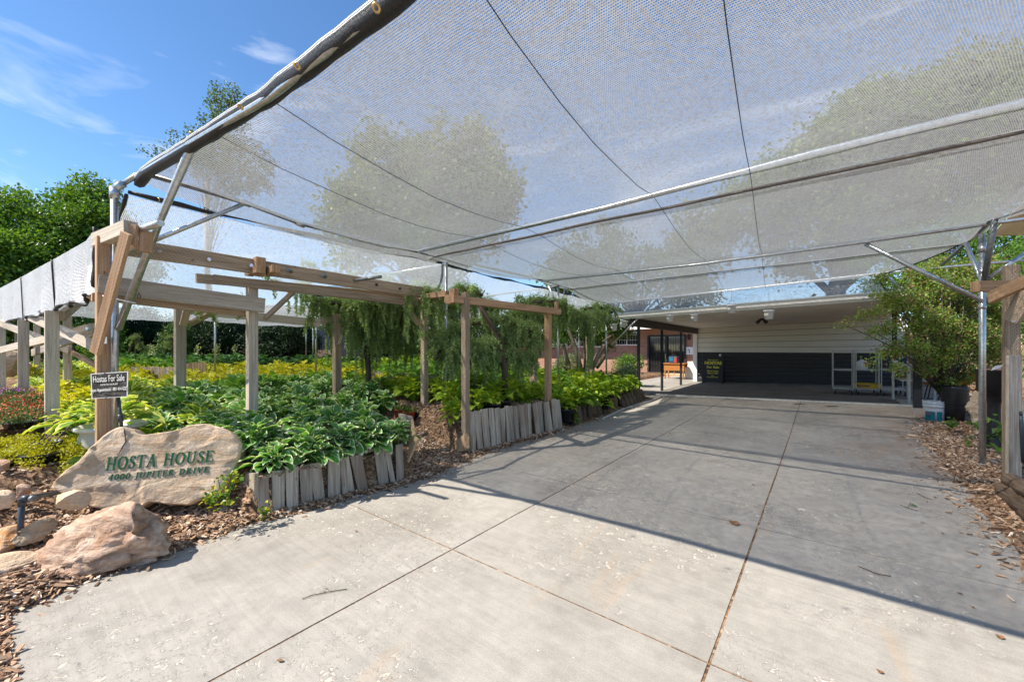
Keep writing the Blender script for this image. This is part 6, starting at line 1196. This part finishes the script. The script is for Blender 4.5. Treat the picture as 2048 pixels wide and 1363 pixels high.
# ---- hostas
def hosta_mesh(name, nl, L, Wd, m_, seed, h=.26, spread=1.0, segs=(4, 6)):
    r_ = random.Random(seed); V = []; F_ = []; UV = []
    su, sv = segs
    for i in range(nl):
        k = i/nl; az = i*2.39996+r_.uniform(-.3, .3); out = (.12+.88*k)*spread; ll = L*r_.uniform(.75, 1.15)*(.75+.35*k); w = Wd*r_.uniform(.85, 1.15)*ll/L
        pe = V3(math.cos(az), math.sin(az), 0); side = V3(-math.sin(az), math.cos(az), 0)
        st_h = h*(1.25-.75*k)*r_.uniform(.85, 1.1); st_o = out*L*.85; p0 = pe*.015; p1 = pe*st_o+V3(0, 0, st_h)
        pitch0 = lerp(.95, .22, k)+r_.uniform(-.2, .2); droop = r_.uniform(.9, 1.6)*(.55+.6*k); roll = r_.uniform(-.35, .35)
        # petiole
        b = len(V); pw = .006
        for (q, a) in ((p0, pw), (p0.lerp(p1, .55)+V3(0, 0, st_h*.14), pw), (p1, pw*.8)): V += [q+side*a, q-side*a]
        for j in (0, 2): F_.append((b+j, b+j+1, b+j+3, b+j+2)); UV += [(.5, 0), (.5, 0), (.5, .1), (.5, .1)]
        b = len(V); q = p1.copy(); ang = pitch0
        for j in range(sv+1):
            t = j/sv; ww = w*.5*max(.03, (math.sin(math.pi*min(1, t*.93+.07)**.72))**.85)*(1 if t < .97 else .15)
            dr = pe*math.cos(ang)+V3(0, 0, math.sin(ang)); up = (pe*-math.sin(ang)+V3(0, 0, math.cos(ang))); sd = (side*math.cos(roll)+up*math.sin(roll)); upr = up*math.cos(roll)-side*math.sin(roll)
            for c_ in range(su+1):
                u = c_/su*2-1; V.append(q+sd*(ww*u)+upr*(ww*.42*abs(u)**1.2+.010*math.sin(t*9+u*2+i)*abs(u)))
            q = q+dr*(ll/sv); ang -= droop/sv
        for j in range(sv):
            for c_ in range(su):
                a = b+j*(su+1)+c_; F_.append((a, a+1, a+su+2, a+su+1)); UV += [(c_/su, j/sv), ((c_+1)/su, j/sv), ((c_+1)/su, (j+1)/sv), (c_/su, (j+1)/sv)]
    me = np_mesh(name, np.array([tuple(v) for v in V]), F_, UV, smooth=True); me.materials.append(M[m_]); return me
KIND = {
 'white': [hosta_mesh('hosta_plant', 36, .21, .145, 'hosta_white', 100+i, .27, 1.0) for i in range(4)],
 'gold': [hosta_mesh('hosta_plant', 30, .15, .075, 'hosta_gold', 120+i, .17, 1.1, (2, 4)) for i in range(3)],
 'gedge': [hosta_mesh('hosta_plant', 30, .20, .10, 'hosta_goldedge', 130+i, .22, 1.1, (4, 5)) for i in range(3)],
 'lime': [hosta_mesh('hosta_plant', 32, .22, .15, 'hosta_lime', 140+i, .30, 1.0, (4, 5)) for i in range(3)],
 'green': [hosta_mesh('hosta_plant', 34, .20, .13, 'hosta_green', 150+i, .27, 1.05, (4, 5)) for i in range(3)],
 'blue': [hosta_mesh('hosta_plant', 30, .20, .15, 'hosta_blue', 160+i, .27, 1.05, (2, 5)) for i in range(3)]}
LAB = {'white': ('white-edged green hosta in the thick bed spreading between the name stone and the pergola posts', 'white-edged hostas of the front bed'),
 'gold': ('small bright gold hosta in the yellow bands across the middle of the garden', 'gold hostas of the middle bands'),
 'gedge': ('green hosta with broad yellow leaf edges in the left part of the garden', 'yellow-edged hostas of the left beds'),
 'lime': ('lime green hosta in the bed lining the far half of the driveway', 'lime hostas along the driveway'),
 'green': ('mid green hosta in the beds beyond the timber posts', 'green hostas of the middle beds'),
 'blue': ('dark green hosta in the shaded beds at the very back of the garden', 'dark hostas of the back beds')}
KW = {'white': 'white-edged hosta', 'gold': 'small gold hosta', 'gedge': 'yellow-edged hosta', 'lime': 'lime green hosta', 'green': 'plain mid green hosta', 'blue': 'dark green hosta'}
def where(x, y):
    px, d = px_of(x, y)
    row = 'nearest row' if d < 4.4 else 'front rows' if d < 5.2 else 'middle rows' if d < 6.4 else 'rear rows' if d < 8 else 'far band' if d < 10 else 'farthest band'
    for lim, w in ((60, 'by the second left-hand post'), (180, 'left of the corner post'), (330, 'behind the name stone'), (430, 'right of the name stone top'), (500, 'just left of the pale middle post'), (590, 'just right of the pale middle post'), (680, 'before the left cedar'), (760, 'under the left cedar curtains'), (850, 'left of the post at the gap'), (930, 'beside the gap post'), (1010, 'inside the left half of the reddish bay'), (1095, 'inside the right half of the reddish bay'), (1150, 'just beyond the reddish bay'), (1210, 'below the leaning pale trunks'), (2000, 'at the carport end of the bed')):
        if px < lim: return w, row
rh = random.Random(3); cnt = {}
def hosta(kind, x, y, z, s, label=None, name='hosta_plant'):
    me = KIND[kind][rh.randrange(len(KIND[kind]))]; o = bpy.data.objects.new(name, me); C.objects.link(o); o.location = (x, y, z); o.rotation_euler = (rh.uniform(-.1, .1), rh.uniform(-.1, .1), rh.uniform(0, 6.28)); o.scale = (s, s, s*rh.uniform(.9, 1.15)); cnt[kind] = cnt.get(kind, 0)+1
    w, row = where(x, y)
    return tag(o, label or KW[kind]+' '+w.replace('the post with the sign board beams', 'the pale middle post')+', '+row, 'hosta', None if label else KW[kind]+'s '+w+', '+row)
def clear(x, y, r=.17): return all((x-p[0])**2+(y-p[1])**2 > r*r for p in ((CX, CY), (P5.x, P5.y), (P8.x, P8.y), (A0.x, A0.y), (uq.x, uq.y)))
def zone(x, y, px, d):
    """which kind stands where"""
    u = interp(LE, y)-x
    if u < .12: return None
    if y < 1.35 and (u < 1.15 or px < 140 and d < 4.6): return None
    if 2.75 < y < 4.15 and u < 1.9: return None                          # the worn gap in the bed
    if px < 240 and d < 4.8: return 'gedge' if px > 128 and d > 4.1 else None
    if d < (6.5 if px < 560 else 7.3) and 210 < px < 800 and y > .9: return 'gedge' if px < 430 and rh.random() < .35 or px < 300 and rh.random() < .6 else 'white' if rh.random() < .9 else 'green'
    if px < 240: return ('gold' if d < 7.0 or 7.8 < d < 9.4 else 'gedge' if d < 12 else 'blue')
    if 4.1 < y < 6.5 and u < .55: return None
    if px >= 1040: return 'lime' if rh.random() < .5 else 'green'
    if px >= 770:
        if d < 7.6: return 'lime'
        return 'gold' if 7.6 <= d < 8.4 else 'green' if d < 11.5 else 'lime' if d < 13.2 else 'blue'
    if d < 8.2 and px > 560: return 'white' if d < 7.6 else 'green'
    if d < 7.2: return 'gedge' if px < 420 else 'green'
    if d < 10.4: return 'gold'
    if d < 11.5: return 'green' if px < 420 else 'gold' if px < 640 else 'lime'
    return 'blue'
y = .5; placed = []
while y < 14.5:
    x = -4.0
    while x > -18.5:
        dx, dy = rh.uniform(-.12, .12), rh.uniform(-.12, .12); X, Y = x+dx, y+dy; px, d = px_of(X, Y); x -= .33+.022*max(0, d-4)
        if px < -60 or px > 1290 or d > 17 or d < 3: continue
        if Y > 12 and X > -6.6: continue
        k = zone(X, Y, px, d)
        if not k or not clear(X, Y): continue
        placed.append((d, k, X, Y))
    y += .33+.012*y
placed.sort()
FARH = []
def far_hosta(kind, x, y, z, s):
    me = KIND[kind][rh.randrange(len(KIND[kind]))]; FARH.append((me, Matrix.Translation((x, y, z)) @ Matrix.Rotation(rh.uniform(0, 6.28), 4, 'Z') @ Matrix.Diagonal((s, s, s, 1))))
seen = {}
for (d, k, X, Y) in placed:
    seen[k] = seen.get(k, 0)+1
    if sum(seen.values()) > 640: break
    if k == 'gold' and rh.random() < .12: continue
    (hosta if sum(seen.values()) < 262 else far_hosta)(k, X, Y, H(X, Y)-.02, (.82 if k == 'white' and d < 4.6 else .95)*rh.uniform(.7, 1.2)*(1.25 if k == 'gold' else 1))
# plants hanging over the plank fronts, and the special ones
for t in np.linspace(.02, .93, 9):
    p = PA1.lerp(PB1, t); hosta('white', p.x-.18+rh.uniform(-.03, .03), p.y+.14, .30, .88*rh.uniform(.85, 1.1))
for (px, py, d, s) in ((512, 893, 3.95, .85), (535, 893, 4.05, .85), (500, 872, 4.2, .85)): p = at(px, py, d); hosta('white', p.x, p.y, p.z-.12, s)
for (px, py, d, s) in ((958, 800, 6.15, .75), (982, 800, 6.5, .7), (912, 822, 5.9, .75), (1040, 795, 7.3, .7), (1062, 790, 7.6, .7)): p = at(px, py, d); hosta('lime', p.x, p.y, p.z-.2, s)
q = at(231, 850, 3.95); hosta('gedge', uq.x, uq.y, zt_-.06, 1.15, 'yellow-edged hosta growing in the cream urn behind the corner post'); 
q = at(160, 850, 4.2); hosta('gedge', q.x, q.y, q.z-.15, 1.1)
for t in range(10):
    y = 6.7+t*.52; hosta('lime', interp(LE, y)-.30, y, .22, rh.uniform(.85, 1.05))
ORD = ['leftmost', 'second from the left', 'third from the left', 'fourth from the left', 'fifth from the left', 'sixth from the left', 'seventh from the left', 'eighth from the left', 'ninth from the left', 'tenth from the left', 'eleventh from the left', 'twelfth from the left']
gr_ = {}
for o in list(C.objects):
    if o.get('category') == 'hosta' and o.get('group'): gr_.setdefault(o['group'], []).append(o)
for g_, L_ in gr_.items():
    for o in L_:
        if len(o['label'].split()) > 12: o['label'] = o['label'].replace('between the name stone and', 'left of').replace('just ', '')
    if 1 < len(L_) <= 12:
        L_.sort(key=lambda o: px_of(o.location.x, o.location.y)[0])
        for o, w in zip(L_, ORD): o['label'] = o['label']+', '+w
for o in C.objects:
    if o.get('label') and len(o['label'].split()) > 16: o['label'] = o['label'].replace(' half of the', ' part of').replace('between the name stone and the pale middle post', 'left of middle post').replace(' the ', ' '); 
    if o.get('label') and len(o['label'].split()) > 16: print('LONG', o['label'])
mats_ = []; VS = []; QS = []; US = []; MI = []; off = 0
for me, mt_ in FARH:
    n = len(me.vertices); v = np.empty(n*3, np.float32); me.vertices.foreach_get('co', v); v = v.reshape(-1, 3); A = np.array(mt_); v = v @ A[:3, :3].T+A[:3, 3]
    li = np.empty(len(me.loops), np.int32); me.loops.foreach_get('vertex_index', li); u = np.empty(len(me.loops)*2, np.float32); me.uv_layers[0].data.foreach_get('uv', u)
    m__ = me.materials[0]; 
    if m__ not in mats_: mats_.append(m__)
    VS.append(v); QS.append(li.reshape(-1, 4)+off); US.append(u); MI.append(np.full(len(li)//4, mats_.index(m__))); off += n
tag(link('distant_hostas', np_mesh('distant_hostas', np.concatenate(VS), np.concatenate(QS), np.concatenate(US), np.concatenate(MI), True), mats_), kind='stuff')
print('HOSTAS', cnt, sum(cnt.values()))
# variegated shrubs by the brick house and hosta flower spikes
rg = np.random.default_rng(77)
for (px, py, d, m_, lab, r) in ((1255, 742, 13.6, 'leaf_white', 'cream variegated shrub at the end of the lime bed by the black post', .38), (1262, 722, 15.5, 'leaf_tree', 'dark leafy bush against the brick wall left of the sliding door', .5), (1140, 722, 14.5, 'leaf_white', 'cream variegated bush behind the leaning pale trunks', .45)):
    q = at(px, py, d); tree('garden_shrub', lab, (q.x, q.y, .1), [(q.x, q.y, q.z-.1, r, r, r*.75), (q.x-.35, q.y+.1, q.z-.15, r*.8, r*.8, r*.6)], 90, 26, .07, .075, m_, int(px), .02, .65, cat='shrub', limbs=14)
for i, (px, d) in enumerate(((300, 12.5), (306, 12.6), (431, 12), (438, 12.2), (470, 12), (396, 12.4))):
    q = at(px, 712, d); z0 = q.z-.25; o = thing('flower_stalk', 'tall leafy hosta flower stalk above the back bed, '+['leftmost', 'second from the left', 'fourth from the left', 'fifth from the left', 'rightmost', 'third from the left'][i], 'flower stalk', (q.x, q.y, z0), 0, 'hosta flower stalks over the back bed')
    MB().tube([(q.x, q.y, z0), (q.x+.02, q.y, z0+.62)], .008, 5).build('stem', M['leaf_hedge'], o); c = np.array([[q.x+rg.normal(0, .035), q.y+rg.normal(0, .03), z0+.32+.3*k/9] for k in range(9)]); V_, Q_ = clump_leaves(c, 7, .03, .05, .5, rg); link('bloom', np_mesh('bloom', V_, Q_), M['leaf_white'], o)['kind'] = 'stuff'
# ---- golden groundcover trays and flower pots at the left
def pot(x, y, z, r, h, m='black_plastic', name='plant_pot'): return None
def cover_pot(px, py, d, r, label, m_='leaf_sedum', pm='black_plastic', fl_m=None, grp='small plants in pots at the left', h=.10, nC=60, leaf=.022, name='groundcover_pot', cat='potted plant', sx=1.0):
    q = at(px, py, d); t = thing(name, label, cat, (q.x, q.y, q.z-h), 0, grp)
    mb = MB(); mb.lathe([(0, 0), (r*.78, 0), (r*.95, h*.9), (r*1.03, h*.9), (r*1.03, h), (r*.93, h), (r*.9, h*.85), (0, h*.8)], (q.x, q.y, q.z-h), 20); mb.build('pot', M[pm], t)
    n = nC; a = rg.uniform(0, 6.283, n); rr = r*1.12*np.sqrt(rg.uniform(0, 1, n)); c = np.stack([q.x+rr*np.cos(a)*sx, q.y+rr*np.sin(a), q.z+.02+.035*(1-(rr/r/1.2)**2)*r/.15], 1)
    V_, Q_ = clump_leaves(c, 22, .024, leaf, .75, rg, 1.4); link('leaves', np_mesh('leaves', V_, Q_), M[m_], t)
    if fl_m: V_, Q_ = clump_leaves(c[:n//2]+np.array([0, 0, .03]), 5, .02, .022, .8, rg, 2.0); link('bloom', np_mesh('bloom', V_, Q_), M[fl_m], t)['kind'] = 'stuff'
    return t
cover_pot(30, 893, 3.85, .17, 'golden creeping plant in a pot at the left edge, upper one beside the dark logs', pm='terracotta', nC=90); cover_pot(30, 918, 3.55, .15, 'golden creeping plant in a tilted black pot nearest the left edge', nC=80)
cover_pot(72, 905, 3.6, .14, 'golden creeping plant spilling from a black pot left of the long golden drift', nC=60)
# long golden drift of trailing plants in front of the urn: one sprawling mat
gm = thing('golden_groundcover', 'sprawling bright yellow trailing plants on the slope between the urn and the mulch', 'ground cover', at(120, 900, 3.6)); c = []
for (x0, y0, x1, y1, w, n) in ((60, 925, 160, 850, 16, 210), (50, 930, 100, 900, 12, 90), (120, 905, 170, 905, 14, 130), (90, 880, 150, 880, 12, 110), (140, 925, 168, 912, 8, 50)):
    for k in range(n):
        t = rg.uniform(0, 1); px, py = lerp(x0, x1, t)+rg.normal(0, w*.6), lerp(y0, y1, t)+rg.normal(0, w*.45); d = lerp(4.15, 3.35, (py-850)/90)
        p = at(px, py, d); c.append((p.x, p.y, H(p.x, p.y)+.03+abs(rg.normal(0, .02))))
V_, Q_ = clump_leaves(np.array(c), 24, .028, .023, .75, rg, 1.4); gmo = link('trailing_leaves', np_mesh('trailing_leaves', V_, Q_), M['leaf_sedum'], gm)
MB().tube([V3(c[k][0], c[k][1], c[k][2]-.03) for k in (0, 30, 60, 90, 120)], .004, 4).build('stems', M['twig'], gm)
for (px, py, d, m_, r, lab) in ((43, 842, 4.15, 'flower_orange', .14, 'shallow pot of orange flowers nearest the dark log edging'), (8, 833, 4.4, 'flower_orange', .13, 'shallow pot of orange flowers at the left frame edge'), (70, 828, 4.5, 'flower_orange', .12, 'orange flower pot between the first two left posts'), (28, 818, 4.9, 'flower_orange', .12, 'orange flower pot left of the second left post'), (75, 800, 5.0, 'flower_orange', .12, 'orange flower pot in a deep black container behind the second left post'), (30, 806, 5.3, 'flower_orange', .16, 'orange flower pot below the magenta flowers'), (12, 792, 5.6, 'flower_pink', .18, 'mat of magenta ice plant flowers in a pot at the far left'), (36, 788, 5.8, 'flower_pink', .18, 'mat of magenta ice plant flowers in a pot left of the second left post'), (62, 817, 4.7, 'flower_red', .12, 'pot of deep red flowers between the first two left posts')):
    cover_pot(px, py, d, r, lab, 'leaf_grass', 'black_plastic' if px % 2 else 'terracotta', m_, h=.07, nC=60, leaf=.018, name='flower_pot', grp='flower pots at the far left')
for (px, py, d, r, lab) in ((818, 822, 6.3, .10, 'empty looking terracotta-rimmed pot at the inner end of the gap'), (800, 818, 6.4, .09, 'red pot half under the white-edged hostas by the gap'), (836, 824, 6.4, .09, 'black pot left of the timber post at the gap')):
    cover_pot(px, py, d, r, lab, 'leaf_tree', 'terracotta' if 'red' in lab or 'terra' in lab else 'black_plastic', None, 'nursery pots in the gap', .14, 6, .03)
for i, (px, py, d, r) in enumerate(((1130, 822, 7.6, .13), (1140, 826, 7.7, .09), (1210, 800, 9.2, .11), (988, 812, 6.3, .11), (1008, 806, 6.6, .11), (965, 806, 6.5, .1))):
    q = at(px, py, d); o = thing('nursery_pot', ['large black nursery pot at the end of the tall plank edging', 'black nursery pot touching the first upright log', 'black nursery pot tucked behind the upright logs midway', 'black nursery pot on the soil behind the tall planks, middle one', 'black nursery pot on the soil behind the tall planks, right one', 'black nursery pot on the soil behind the tall planks, left one'][i], 'pot', (q.x, q.y, q.z-.2), 0, 'black nursery pots in the raised beds')
    MB().lathe([(0, 0), (r*.8, 0), (r, .22), (r*1.06, .22), (r*1.06, .25), (r*.95, .25), (r*.9, .2), (0, .18)], (q.x, q.y, q.z-.2), 18).build('pot', M['black_plastic'], o)
q = at(592, 935, 3.75)
for i, (px, py, d, r, lab) in enumerate(((527, 920, 3.75, .11, 'black nursery pot showing under the front white-edged hostas'), (85, 915, 3.55, .13, 'empty black trough lying tilted beside the golden plants'), (93, 893, 3.7, .10, 'black pot between the golden plants and the drip hoses'))):
    p = at(px, py, d); o = thing('nursery_pot', lab, 'pot', (p.x, p.y, p.z-.1)); MB().lathe([(0, 0), (r*.8, 0), (r, .13), (r*1.06, .13), (r*1.06, .15), (r*.95, .15), (r*.9, .1), (0, .08)], (p.x, p.y, p.z-.1), 18).build('pot', M['black_plastic'], o)
# drip hoses
for i, pts in enumerate((((165, 820, 3.9), (130, 850, 3.75), (95, 880, 3.65), (60, 900, 3.6)), ((160, 830, 3.85), (110, 850, 3.75), (75, 885, 3.65)), ((170, 845, 3.75), (125, 870, 3.65), (103, 900, 3.55)), ((180, 838, 3.8), (140, 856, 3.7), (120, 880, 3.62), (103, 872, 3.7)))):
    P_ = []
    for j, p in enumerate(pts): v = at(*p); P_.append(v+V3(0, 0, .03 if 0 < j < len(pts)-1 else 0))
    tag(MB().tube(P_, .0045, 5).build('drip_hose', M['black_plastic']), ['thin black drip hose running lowest along the slope to the left pots', 'thin black drip hose crossing over the golden plants', 'thin black drip hose looping nearest the name stone', 'short black drip hose curling beside the black pot'][i], 'hose', 'black drip hoses at the left')
# ---- loose plants in the mulch
for (px, py, d, m_, lab, r, lf) in ((447, 985, 3.25, 'hosta_small', 'yellow and green ivy trailing at the right foot of the name stone', .10, .04), (425, 995, 3.2, 'x', 'small yellow-green ivy clump under the name stone', .06, .035), (467, 960, 3.4, 'x', 'ivy strand climbing between the name stone and the plank end', .06, .035), (530, 1020, 3.35, 'x', 'tiny ivy sprig at the foot of the first plank', .035, .03), (170, 930, 3.4, 'g', 'broad leaved green seedling between the golden plants and the name stone', .07, .07), (1982, 860, 5.6, 'g', 'bright green vine seedling beside the right boulder', .17, .09), (1905, 845, 6.6, 'g', 'small green weed in the right mulch', .06, .05)):
    q = at(px, py, d); t = thing('small_plant', lab, 'plant', (q.x, q.y, q.z-.05)); n = 16; c = np.stack([q.x+rg.normal(0, r*.6, n), q.y+rg.normal(0, r*.6, n), q.z+rg.normal(0, r*.5, n)], 1); V_, Q_ = clump_leaves(c, 4, r*.2, lf, .85, rg, 1.2); link('leaves', np_mesh('leaves', V_, Q_, mi=(rg.uniform(0, 1, len(Q_)) < .35).astype(int)), [M['leaf_tree'], M['leaf_sedum'] if m_ != 'g' else M['leaf_hedge']], t)
    mb = MB(); [mb.tube([(q.x, q.y, q.z-.08), tuple(c[k])], .003, 4) for k in range(0, n, 2)]; mb.build('stems', M['leaf_hedge'], t)
# ---- wood chips (countless)
def chips(n, fn, name, seed):
    rg = np.random.default_rng(seed); P = []
    while len(P) < n:
        x, y = fn(rg); P.append((x, y, H(x, y) if not (interp(LE, y)+.02 < x < interp(RE, y)-.02) else D(x, y)))
    P = np.array(P); n = len(P); a = rg.uniform(0, math.pi*2, n); tl = rg.normal(0, .35, n); L = rg.gamma(3, .010, n)+.010; Wd = L*rg.uniform(.18, .5, n); T = rg.uniform(.002, .006, n)
    d = np.stack([np.cos(a)*np.cos(tl), np.sin(a)*np.cos(tl), np.sin(tl)], 1); s = np.stack([-np.sin(a), np.cos(a), rg.normal(0, .3, n)], 1); s = unit(s); u = np.cross(d, s); c = P+np.array([0, 0, .008])+rg.normal(0, 1, (n, 3))*np.array([0, 0, .006])
    V = []; 
    for (i, j, k) in ((-1, -1, -1), (1, -1, -1), (1, 1, -1), (-1, 1, -1), (-1, -1, 1), (1, -1, 1), (1, 1, 1), (-1, 1, 1)): V.append(c+d*(i*L/2)[:, None]+s*(j*Wd/2*(.7 if i > 0 else 1))[:, None]+u*(k*T/2)[:, None])
    V = np.stack(V, 1).reshape(-1, 3); q = np.array([(0, 3, 2, 1), (4, 5, 6, 7), (0, 1, 5, 4), (1, 2, 6, 5), (2, 3, 7, 6), (3, 0, 4, 7)]); Q = (np.arange(n)[:, None, None]*8+q[None]).reshape(-1, 4)
    return tag(link(name, np_mesh(name, V, Q), M['chip']), kind='stuff')
m_c = bpy.data.materials.new('chip_wood'); m_c.use_nodes = True; t_ = m_c.node_tree; b_ = t_.nodes['Principled BSDF']; ge = nd(t_, 'ShaderNodeNewGeometry')
t_.links.new(ramp(t_, ge.outputs['Random Per Island'], [(0, (.09, .05, .03)), (.3, (.24, .135, .075)), (.6, (.42, .26, .155)), (.85, (.58, .42, .29)), (1, (.66, .58, .48))]), b_.inputs['Base Color']); b_.inputs['Roughness'].default_value = .85; M['chip'] = m_c
def f_left(rg):
    while True:
        y = rg.uniform(-.25, 6.6); u = abs(rg.gamma(1.6, .45))-.02
        x = interp(LE, y)-u+.07*nz3(-3.7, y, 3, 1.7)+.03
        if 1.4 < y < 2.8 and u > .35: continue
        if u < 2.2: return x, y
def f_corner(rg): return rg.uniform(-4.2, -2.7), rg.uniform(-.35, .05)
def f_right(rg): y = rg.uniform(3.0, 12.4); u = abs(rg.gamma(1.5, .4))-.03; return interp(RE, y)+u, y
def f_scat(rg):
    if rg.uniform() < .55: y = rg.uniform(3.5, 12); return interp(RE, y)-abs(rg.normal(0, .12)), y
    y = rg.uniform(.1, 11); return interp(LE, y)+abs(rg.normal(0, .10)), y
chips(26000, f_left, 'mulch_chips', 1); chips(13000, f_right, 'mulch_chips', 2); chips(1500, f_corner, 'mulch_chips', 4); chips(1100, f_scat, 'stray_chips', 3)
# ---- litter on the concrete
LITTER = [(1467, 1047, .055, 'dark crumpled dead leaf lying on the cross joint near the middle of the driveway'), (560, 1323, .016, 'small dark leaf on the concrete near the bottom left'), (712, 1063, .014, 'rusty leaf scrap on the sunlit slab left of the joint crossing'), (1507, 970, .02, 'brown leaf on the shaded slab before the double shadow line'), (1412, 867, .02, 'dead leaf on the shaded slab near the left longitudinal joint'), (1986, 1062, .016, 'curled brown leaf nearest the right log pile'), (2000, 1275, .022, 'reddish leaf on the sunlit slab at the right edge'), (1945, 1215, .012, 'tiny dark leaf on the shadow edge at the right'), (1885, 1067, .014, 'tan chip of bark on the right slab'), (1300, 828, .02, 'brown leaf near the far slab edge'), (1820, 835, .02, 'yellowish leaf in the shrub shadow'), (1340, 867, .018, 'small brown scrap on the left far slab'), (1920, 1188, .012, 'dark seed husk beside the right cross joint'), (1760, 1345, .016, 'tan wood chip at the bottom of the sunlit slab')]
for i, (px, py, s, lab) in enumerate(LITTER):
    p = at(px, py, z=0); p.z = D(p.x, p.y)+.002; r_ = random.Random(i); a = r_.uniform(0, 6); n = 9; pts = []
    for k in range(n): b = 2*math.pi*k/n; rr = s*(.75+.45*math.cos(b)**2)*r_.uniform(.8, 1.15); pts.append(p+V3(rr*math.cos(b+a), rr*.6*math.sin(b+a), .004+abs(math.sin(b))*s*.35))
    mb = MB(); b = len(mb.v); mb.v = pts+[p+V3(0, 0, .003)]; [mb.face((k, (k+1) % n, n)) for k in range(n)]; o = mb.build('fallen_leaf', M['leaf_litter']); tag(o, lab, 'leaf', 'litter on the driveway'); sm_ = o.modifiers.new('s', 'SOLIDIFY'); sm_.thickness = .0015
for (pts, br, lab, nm) in ((((604, 1199), (622, 1192), (650, 1186), (672, 1182), (694, 1179)), ((648, 1186), (655, 1180), (650, 1178)), 'dry forked twig on the sunlit slab at the lower left', 'fallen_twig'), (((1717, 1133), (1740, 1143), (1760, 1150), (1782, 1153)), ((1740, 1143), (1750, 1148), (1754, 1149)), 'curved dry twig on the shaded slab at the right', 'fallen_twig'), (((1801, 1010), (1815, 1016), (1835, 1022)), ((1815, 1016), (1820, 1008), (1821, 1005)), 'short twig with a green leaf on the right slab', 'fallen_twig'), (((1834, 987), (1848, 994), (1863, 999)), ((1848, 994), (1852, 996), (1855, 998)), 'thin curved twig above the leafy one on the right slab', 'fallen_twig'), (((838, 930), (850, 922), (862, 914), (870, 909)), ((850, 922), (853, 920), (856, 918)), 'broken stick lying in the mulch gap by the driveway', 'fallen_twig')):
    P_ = [at(*p, z=.02 if 'mulch' in lab else 0)+V3(0, 0, .007) for p in pts]; B_ = [at(*p, z=0)+V3(0, 0, .01) for p in br]; o = thing(nm, lab, 'twig', P_[0]); MB().tube(P_, .0026 if 'stick' not in lab else .015, 5).tube(B_, .0018, 5).build('stem', M['twig'], o)
    if 'leaf on' in lab: q = at(1827, 1013, z=0)+V3(0, 0, .012); MB().poly([q+V3(-.03, 0, 0), q+V3(0, -.022, .01), q+V3(.035, 0, 0), q+V3(0, .022, .012)]).build('leaf', M['leaf_hedge'], o)
lg_ = thing('cut_log', 'short cut piece of log lying in the gap at the driveway edge', 'log', at(855, 925, z=.03)); log(lg_, at(856, 924, z=.05), at(882, 912, z=.05), .03, 'plank_raw'); blk = tag(MB().bar(at(880, 860, z=.15), at(915, 868, z=.15), .12, .09).build('concrete_block', M['concrete'], None, .01), 'grey concrete block sunk in the dark soil of the gap', 'block')
